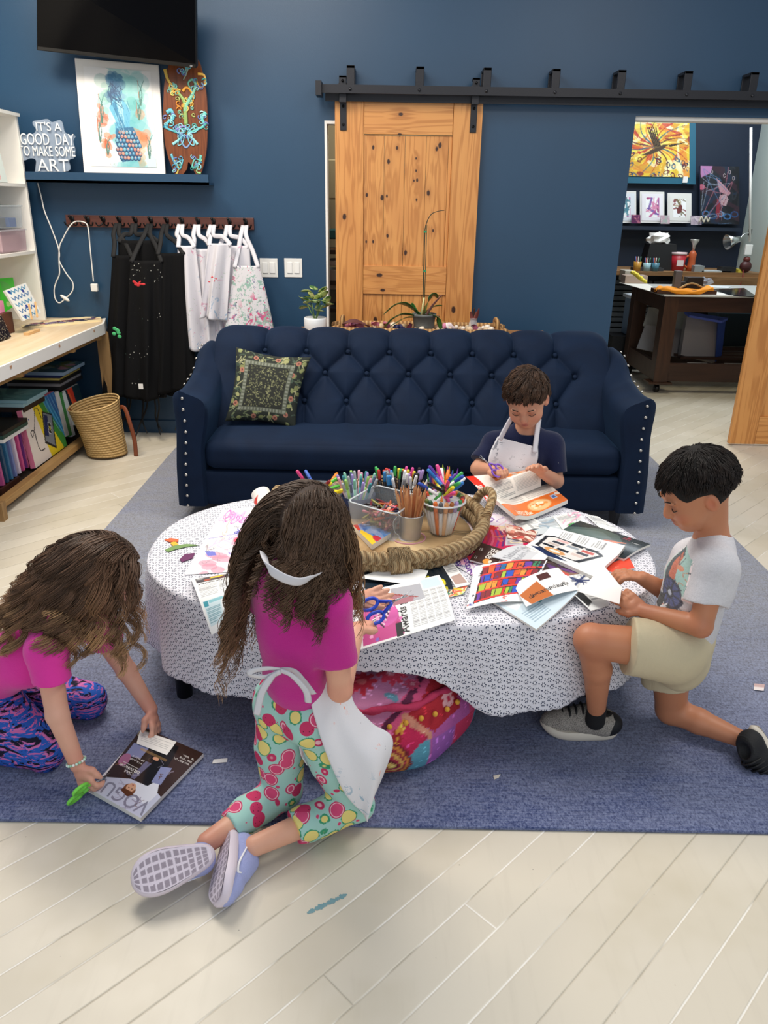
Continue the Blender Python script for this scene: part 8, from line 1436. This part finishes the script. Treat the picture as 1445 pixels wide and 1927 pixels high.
B = Body(); B.chain([pe, wa-bx*.03], [.10, .10], .03, flat=(up_, .9)); B.chain([pe, pr_, rk], [.09, .082, .062], .02); B.chain([rk, ra2], [.058, .045], .01); B.chain([pe, pl_, lk], [.09, .08, .062], .02); B.chain([lk, la2], [.058, .045], .01); make(B, 'leggings', LEG2, t, .004, fbm(45, .002, 2))
scalp(t, hc, HR, 1.02, mat('4a3427', .7))
HB = [(hc-[0, 0, .04]+HR@np.array([0, -.03, 0]), nb, .055), (nb, wa, .112), (nb, rsh, .066), (nb, lsh, .06), (rsh, rel, .055)]
hair('long_hair', t, hc, HR, 1.01, 3800, .37, HM, ('4d3a2e', '745641', 'd0a878'), part=-.1, seed=5, coll=HB, wave=(.0006, .019), grav=.6, clump=.55, ng=130, puff=.012, clampz=.03, wfreq=9., rad=.0013, wind=(-.75, 0, .1), flow=lambda D, sg: np.stack([sg*.8, -.9+0*sg, -.3-.5*np.abs(D[:, 0])], 1))
bracelet('bracelet', 'mint and white bead bracelet on the right wrist of the left girl', rwr-nrm(rwr-rel)*.012, rwr-rel, .0245, ['c8ecdc', 'f4f4f0', 'a8d8b8'], .0042)
scissors('scissors', 'lime green scissors in the hand of the left girl on the rug', P(172, 1478, Z=.045), (.25, .55, -.12), (-.9, -.2, .5), '7ada4c', 1.1)
# ===== boy at the right, on one knee =====
t = thing('person', 'boy in grey printed T-shirt and khaki shorts on one knee beside the table', 'person', (.85, 1.97, .012)); SK = 'bf805c'; SKB = skin(SK, 'tan_skin')
hc = P(1312, 925, Y=1.95); HR = HF((-.86, -.02, -.50), 0.)
nb = P(1338, 1022, Y=1.965); ch = P(1316, 1085, Y=1.965); wa = P(1290, 1165, Y=1.965); pe = P(1278, 1215, Y=1.97)
lsh = P(1345, 1070, Y=1.87); rsh = P(1300, 1050, Y=2.06); lel = P(1318, 1178, Y=1.83); lwr = P(1212, 1150, Y=1.93); rel = P(1255, 1115, Y=2.10); rwr = P(1208, 1088, Y=2.06)
lhp, rhp = P(1265, 1225, Y=1.89), P(1262, 1222, Y=2.03); lk = P(1112, 1205, Y=1.885); lan = P(1122, 1340, Y=1.955); rk = P(1262, 1335, Z=.075); ran = P(1398, 1392, Z=.06)
fx_ = np.array([-1., 0, 0]); B = Body(); L = head(B, hc, HR, 1.02); B.chain([hc+HR@np.array([0, -.028, -.04]), nb], [.040, .044], .02); B.chain([nb, ch, wa, pe], [.05, .078, .075, .08], .03, flat=(fx_, .78)); limb(B, [nb, lsh, lel, lwr], [.042, .036, .031, .0215]); limb(B, [nb, rsh, rel, rwr], [.042, .036, .03, .021]); limb(B, [lhp, lk], [.066, .047], .02); limb(B, [lk, lk*.62+lan*.38+[.012, 0, 0], lan], [.044, .041, .026], .018); limb(B, [rhp, rk], [.066, .046], .02); limb(B, [rk, rk*.6+ran*.4, ran], [.043, .040, .026], .018)
hand(B, lwr, P(1158, 1112, Y=1.99)-lwr, (.1, -.85, .5), 1, .35, 1., .35, sp=1.6, curls=[.15, .3, .45, .55]); hand(B, rwr, P(1165, 1078, Y=2.06)-rwr, (.1, -.1, .95), -1, .8, .95, .6)
make(B, 'body', SKB, t, .003, base=SK, paint=face_paint(L, HR, 1.02, 'a8564a', 'c86e50', '6a3a2a')+[(lk, .07, 'b06c50', .5), (lel, .05, 'a8654a', .5), (nb, .07, 'cc8a64', .4), (lwr, .06, 'b5725a', .4)])
face_marks(t, L, 1.02, '1c1410')
cv = CV(80, 120, 'cfcfd2'); cv.rect(.02, 0, .98, .62, 'f0dfe2'); cv.rect(.08, .0, .92, .56, '9cc4bc'); cv.poly([(.1, .0), (.5, .05), (.42, .5), (.2, .56)], '2a3a40'); cv.poly([(.3, .05), (.5, .1), (.6, .4), (.4, .5)], 'c05a34'); cv.ell(.6, .22, .1, .06, 'd8845c'); scrib(cv, ['1c2430', 'd06a3c', '5a8a88'], 22, 4, .012, .1)
cv.ell(.5, .64, .36, .34, '1a2140'); cv.ell(.5, .64, .30, .28, '3a4680')
for k in range(10): a = k*.628; cv.line([(.5+.14*math.cos(a), .64+.1*math.sin(a)), (.5+.34*math.cos(a), .64+.24*math.sin(a))], .02, '161c38')
cv.ell(.5, .64, .13, .13, '10142c'); cv.ell(.5, .64, .06, .06, 'b8c0d0'); cv.poly([(.0, .8), (.35, .74), (.3, 1), (.0, 1)], '121214'); cv.poly([(.42, .98), (.55, .8), (.7, .95), (.9, .82), (.8, 1)], '16161a'); cv.line([(.3, .95), (.5, .82)], .02, 'eceaec')
def tproj(V, c):
    c = paint_verts(V, 'c9c6cb', []); a = nrm(np.array([-.2, -1., 0])*1.); o = ch; up2 = nrm(nb-wa); w = V-o; u = (w[:, 1]*-1+.005)/.15+.30; v = -(w@up2)/.20+.40; m = (V[:, 0] < ch[0]-.035) & (u > 0) & (u < 1) & (v > 0) & (v < 1); c[m] = cv.a[(v[m]*119).astype(int), (np.clip(u[m], 0, 1)*79).astype(int)]
    r = np.random.default_rng(1).normal(0, .015, len(V)); return np.clip(c+r[:, None], 0, .999)
B = Body(); up2 = nrm(nb-wa); B.chain([nb, ch, wa, pe+[0, 0, .0]], [.062, .104, .102, .104], .03, flat=(fx_, .82), clip=[(pe+up2*.022, -up2)]); sl = lsh*.34+lel*.66; B.chain([nb-up2*.02, lsh, sl], [.056, .060, .056], .022, clip=[(sl-(lel-lsh)*.06, lel-lsh)]); sl = rsh*.4+rel*.6; B.chain([nb-up2*.02, rsh, sl], [.055, .056, .053], .022, clip=[(sl-(rel-rsh)*.06, rel-rsh)]); B.chain([nb-up2*.01, nb+up2*.07], [.050, .048], .004, sub=True, clip=[(nb+up2*.012, -up2)])
JG = G('heather_grey_jersey', .85, spec=.2); o = JG.obj(); JG.color(JG.mix(JG.noise(JG.scale(o, (1, 1, 5)), 60, 3, .8)*.25, JG.attr(), 'ffffff')); JG.bump(JG.noise(o, 18, 3, .6, .6)+JG.noise(o, 500, 2)*.3, .35, .008); make(B, 'printed_shirt', JG.m, t, .003, fbm(33, .0050, 12), base='c9c6cb', proj=tproj)
KH = G('khaki_twill', .8, spec=.2); o = KH.obj(); KH.color(KH.mix(KH.noise(o, 5, 2), 'c3b494', 'cfc2a4')); KH.bump(KH.noise(KH.scale(o, (10, 10, 4)), 2., 3, .6, .8)+KH.noise(o, 600, 2)*.2, .4, .012)
B = Body(); B.chain([pe+up2*.03, pe-up2*.02], [.100, .108], .03, flat=(fx_, .92)); c1 = lhp*.40+lk*.60; B.chain([lhp, c1], [.092, .083], .025, clip=[(lhp*.45+lk*.55, lk-lhp)]); c2 = rhp*.48+rk*.52; B.chain([rhp, c2, rk], [.092, .082, .08], .025, clip=[(rhp*.5+rk*.5, rk-rhp)]); make(B, 'shorts', KH.m, t, .004, fbm(30, .0065, 21))
scalp(t, hc, HR, 1.05, mat('100c0a', .9), short=True)
def shortflow(D, sg): t_ = np.stack([D[:, 0]*.9, D[:, 1]*1.0+.35, -.25-.3*np.abs(D[:, 2])], 1); return t_
SHOK = lambda d: (d[:, 2] > -.30) & ~((d[:, 1] > .5) & (d[:, 2] < .42)) & ~((d[:, 1] > -.25) & (d[:, 2] < .20))
hair('short_hair', t, hc, HR, 1.03, 4200, .04, HM, ('120d0b', '1d1512', '30251f'), seed=12, wave=(0, .002), grav=.25, rad=.0014, ok=SHOK, step=.005, clump=.35, ng=160, puff=.004, flow=shortflow, hug=.09)
MG = G('grey_mesh_fabric', .8); o = MG.obj(); MG.color(MG.mix(MG.step(MG.vor(o, 420), .3, .5), '57524d', 'a29b92'))
hl = P(1158, 1388, Z=.012); to = P(1016, 1370, Z=.012); dd_ = nrm(to-hl); shoe(t, hl+[0, 0, .001], dd_, (0, 0, 1), np.linalg.norm(to-hl), 'a29b92', 'd9cfbf', None, swoosh=('e8e6e2', 1), laces='101012', tall=.078, m_up=MG.m, collar='121214', wf=.15)
B = Body(); B.chain([lan-[0, 0, .03], lan+[0, 0, .03]], [.030, .029], .01, clip=[(lan+[0, 0, .020], (0, 0, 1))]); make(B, 'sock', mat('101012', .9, bump=.4, bs=300), t, .004)
B = Body(); B.ell(hl+dd_*.036+[0, 0, .05], (.052, .042, .040), None); B.cut(hl+[0, 0, .024], (0, 0, -1)); make(B, 'heel_counter', mat('121214', .6), t, .003)
# rear foot: toes on the rug, sole facing away from the body
hl = P(1420, 1362, Z=.125); to = P(1452, 1432, Z=.02); shoe(t, hl, to-hl, (-.86, -.42, .05), .19, '8a847c', 'd9cfbf', 'a8a094', swoosh=('e8e6e2', 1), laces='101012', tall=.075, m_up=mat('161618', .7, bump=.4, bs=300), collar='0c0c0e', wf=.15)
# ===== boy behind the table in front of the sofa =====
t = thing('person', 'boy in navy T-shirt and white apron reading between table and sofa', 'person', (.57, 3.06, .012)); SK = 'cf9678'
hc = P(991, 752, Y=3.0); HR = HF((-.22, -.78, -.52), -.1); nb = P(990, 815, Y=3.06); ch = P(986, 855, Y=3.06); wa = P(985, 925, Y=3.06); pe = P(985, 985, Y=3.08)
lsh = P(1036, 838, Y=3.07); rsh = P(931, 838, Y=3.06); lel = P(1046, 905, Y=3.02); lwr = P(1018, 888, Y=2.90); rel = P(900, 882, Y=3.00); rwr = P(928, 885, Y=2.90); k1, k2 = pe*1., pe*1.; k1 = np.array([pe[0]+.09, 3.02, .075]); k2 = np.array([pe[0]-.08, 3.02, .075])
fy = np.array([0, 1., 0]); B = Body(); L = head(B, hc, HR, 1.02); B.chain([hc+HR@np.array([0, -.02, -.04]), nb], [.038, .042], .02); B.chain([nb, ch, wa, pe], [.05, .078, .075, .08], .03, flat=(fy, .75)); limb(B, [nb, lsh, lel, lwr], [.042, .035, .031, .021]); limb(B, [nb, rsh, rel, rwr], [.042, .035, .031, .021]); limb(B, [pe+[.06, 0, 0], k1, k1+[0, .26, -.01]], [.066, .045, .03]); limb(B, [pe-[.06, 0, 0], k2, k2+[0, .26, -.01]], [.066, .045, .03])
hand(B, lwr, P(996, 872, Y=2.84)-lwr, (-.1, .5, .8), 1, .4, 1., .4); hand(B, rwr, P(944, 882, Y=2.84)-rwr, (0, .1, .95), -1, .8, 1., .7)
make(B, 'body', SKB, t, .003, base=SK, paint=face_paint(L, HR, 1.02, 'b4605a', 'cf8068', '7a4a3a'))
face_marks(t, L, 1.02, '2a1c14')
B = Body(); B.chain([nb, ch, wa, pe], [.062, .10, .098, .10], .03, flat=(fy, .8), clip=[(pe+[0, 0, .03], (0, 0, -1))]); sl = lsh*.2+lel*.8; B.chain([nb-[0, 0, .02], lsh, lel], [.055, .057, .050], .022, clip=[(sl, lel-lsh)]); sl = rsh*.25+rel*.75; B.chain([nb-[0, 0, .02], rsh, rel], [.055, .057, .05], .022, clip=[(sl, rel-rsh)]); B.chain([nb-[0, 0, .01], nb+[0, -.02, .07]], [.05, .048], .004, sub=True, clip=[(nb+[0, 0, .008], (0, 0, -1))]); sh_ = make(B, 'shirt', jersey('121a3c', 'navy_jersey'), t, .004, fbm(40, .003, 31))
B = Body(); B.chain([pe+[0, 0, .04], pe], [.10, .105], .03); B.chain([pe+[.06, 0, 0], k1, k1+[0, .14, 0]], [.085, .07, .055], .02); B.chain([pe-[.06, 0, 0], k2, k2+[0, .14, 0]], [.085, .07, .055], .02); make(B, 'shorts', mat('1c2030', .8), t, .005)
for k in range(3): MB().box(P(1046+k*1.6, 876-k*1.2, Y=2.995), (.0025, .002, .011+.002*k), R=RY(.4)).build('sleeve_mark', mat('a8acb4', .4), sh_)
scalp(t, hc, HR, 1.05, mat('24170f', .9), short=True)
hair('short_hair', t, hc, HR, 1.03, 4200, .042, HM, ('2a1c14', '3f2b1e', '5a4130'), seed=15, wave=(0, .003), grav=.2, rad=.0016, ok=SHOK, step=.005, clump=.4, ng=120, puff=.006, hug=.10, flow=lambda D, sg: np.stack([D[:, 0]*.5+.5, D[:, 1]*.8+.6, -.2-.2*np.abs(D[:, 2])], 1))
ap = thing('apron', 'white paint-flecked apron worn by the boy at the sofa', 'apron', (.57, 2.97, .4)); g = cloth_mat('boy_apron_cotton', 'dddade', [('8a8c94', .60), ('d06a8a', .68), ('4a4c54', .64)], 14, .46)
cloth_px([(936, 822, 2.985), (922, 850, 2.965), (918, 875, 2.955), (925, 915, 2.96)], [(1012, 842, 2.975), (1012, 862, 2.965), (1006, 890, 2.955), (1010, 915, 2.96)], 'bib', g, ap, bul=.018, amp=.004, f=1.4)
for pl in ([(940, 828, 2.965), (952, 805, 2.985), (964, 784, 3.0)], [(1006, 852, 2.955), (1010, 818, 2.99), (1014, 788, 3.02)]): MB().tube(spline([P(x, y, Y=y_) for x, y, y_ in pl], 6), .011, 6, flat=.2, ref=(0, 1, .4)).build('neck_strap', KW, ap)
scissors('scissors', 'purple-handled scissors in the hand of the boy at the sofa', P(922, 874, Y=2.83), (-.6, .1, .45), (0, -.6, .8), '8a5ad0', .85)
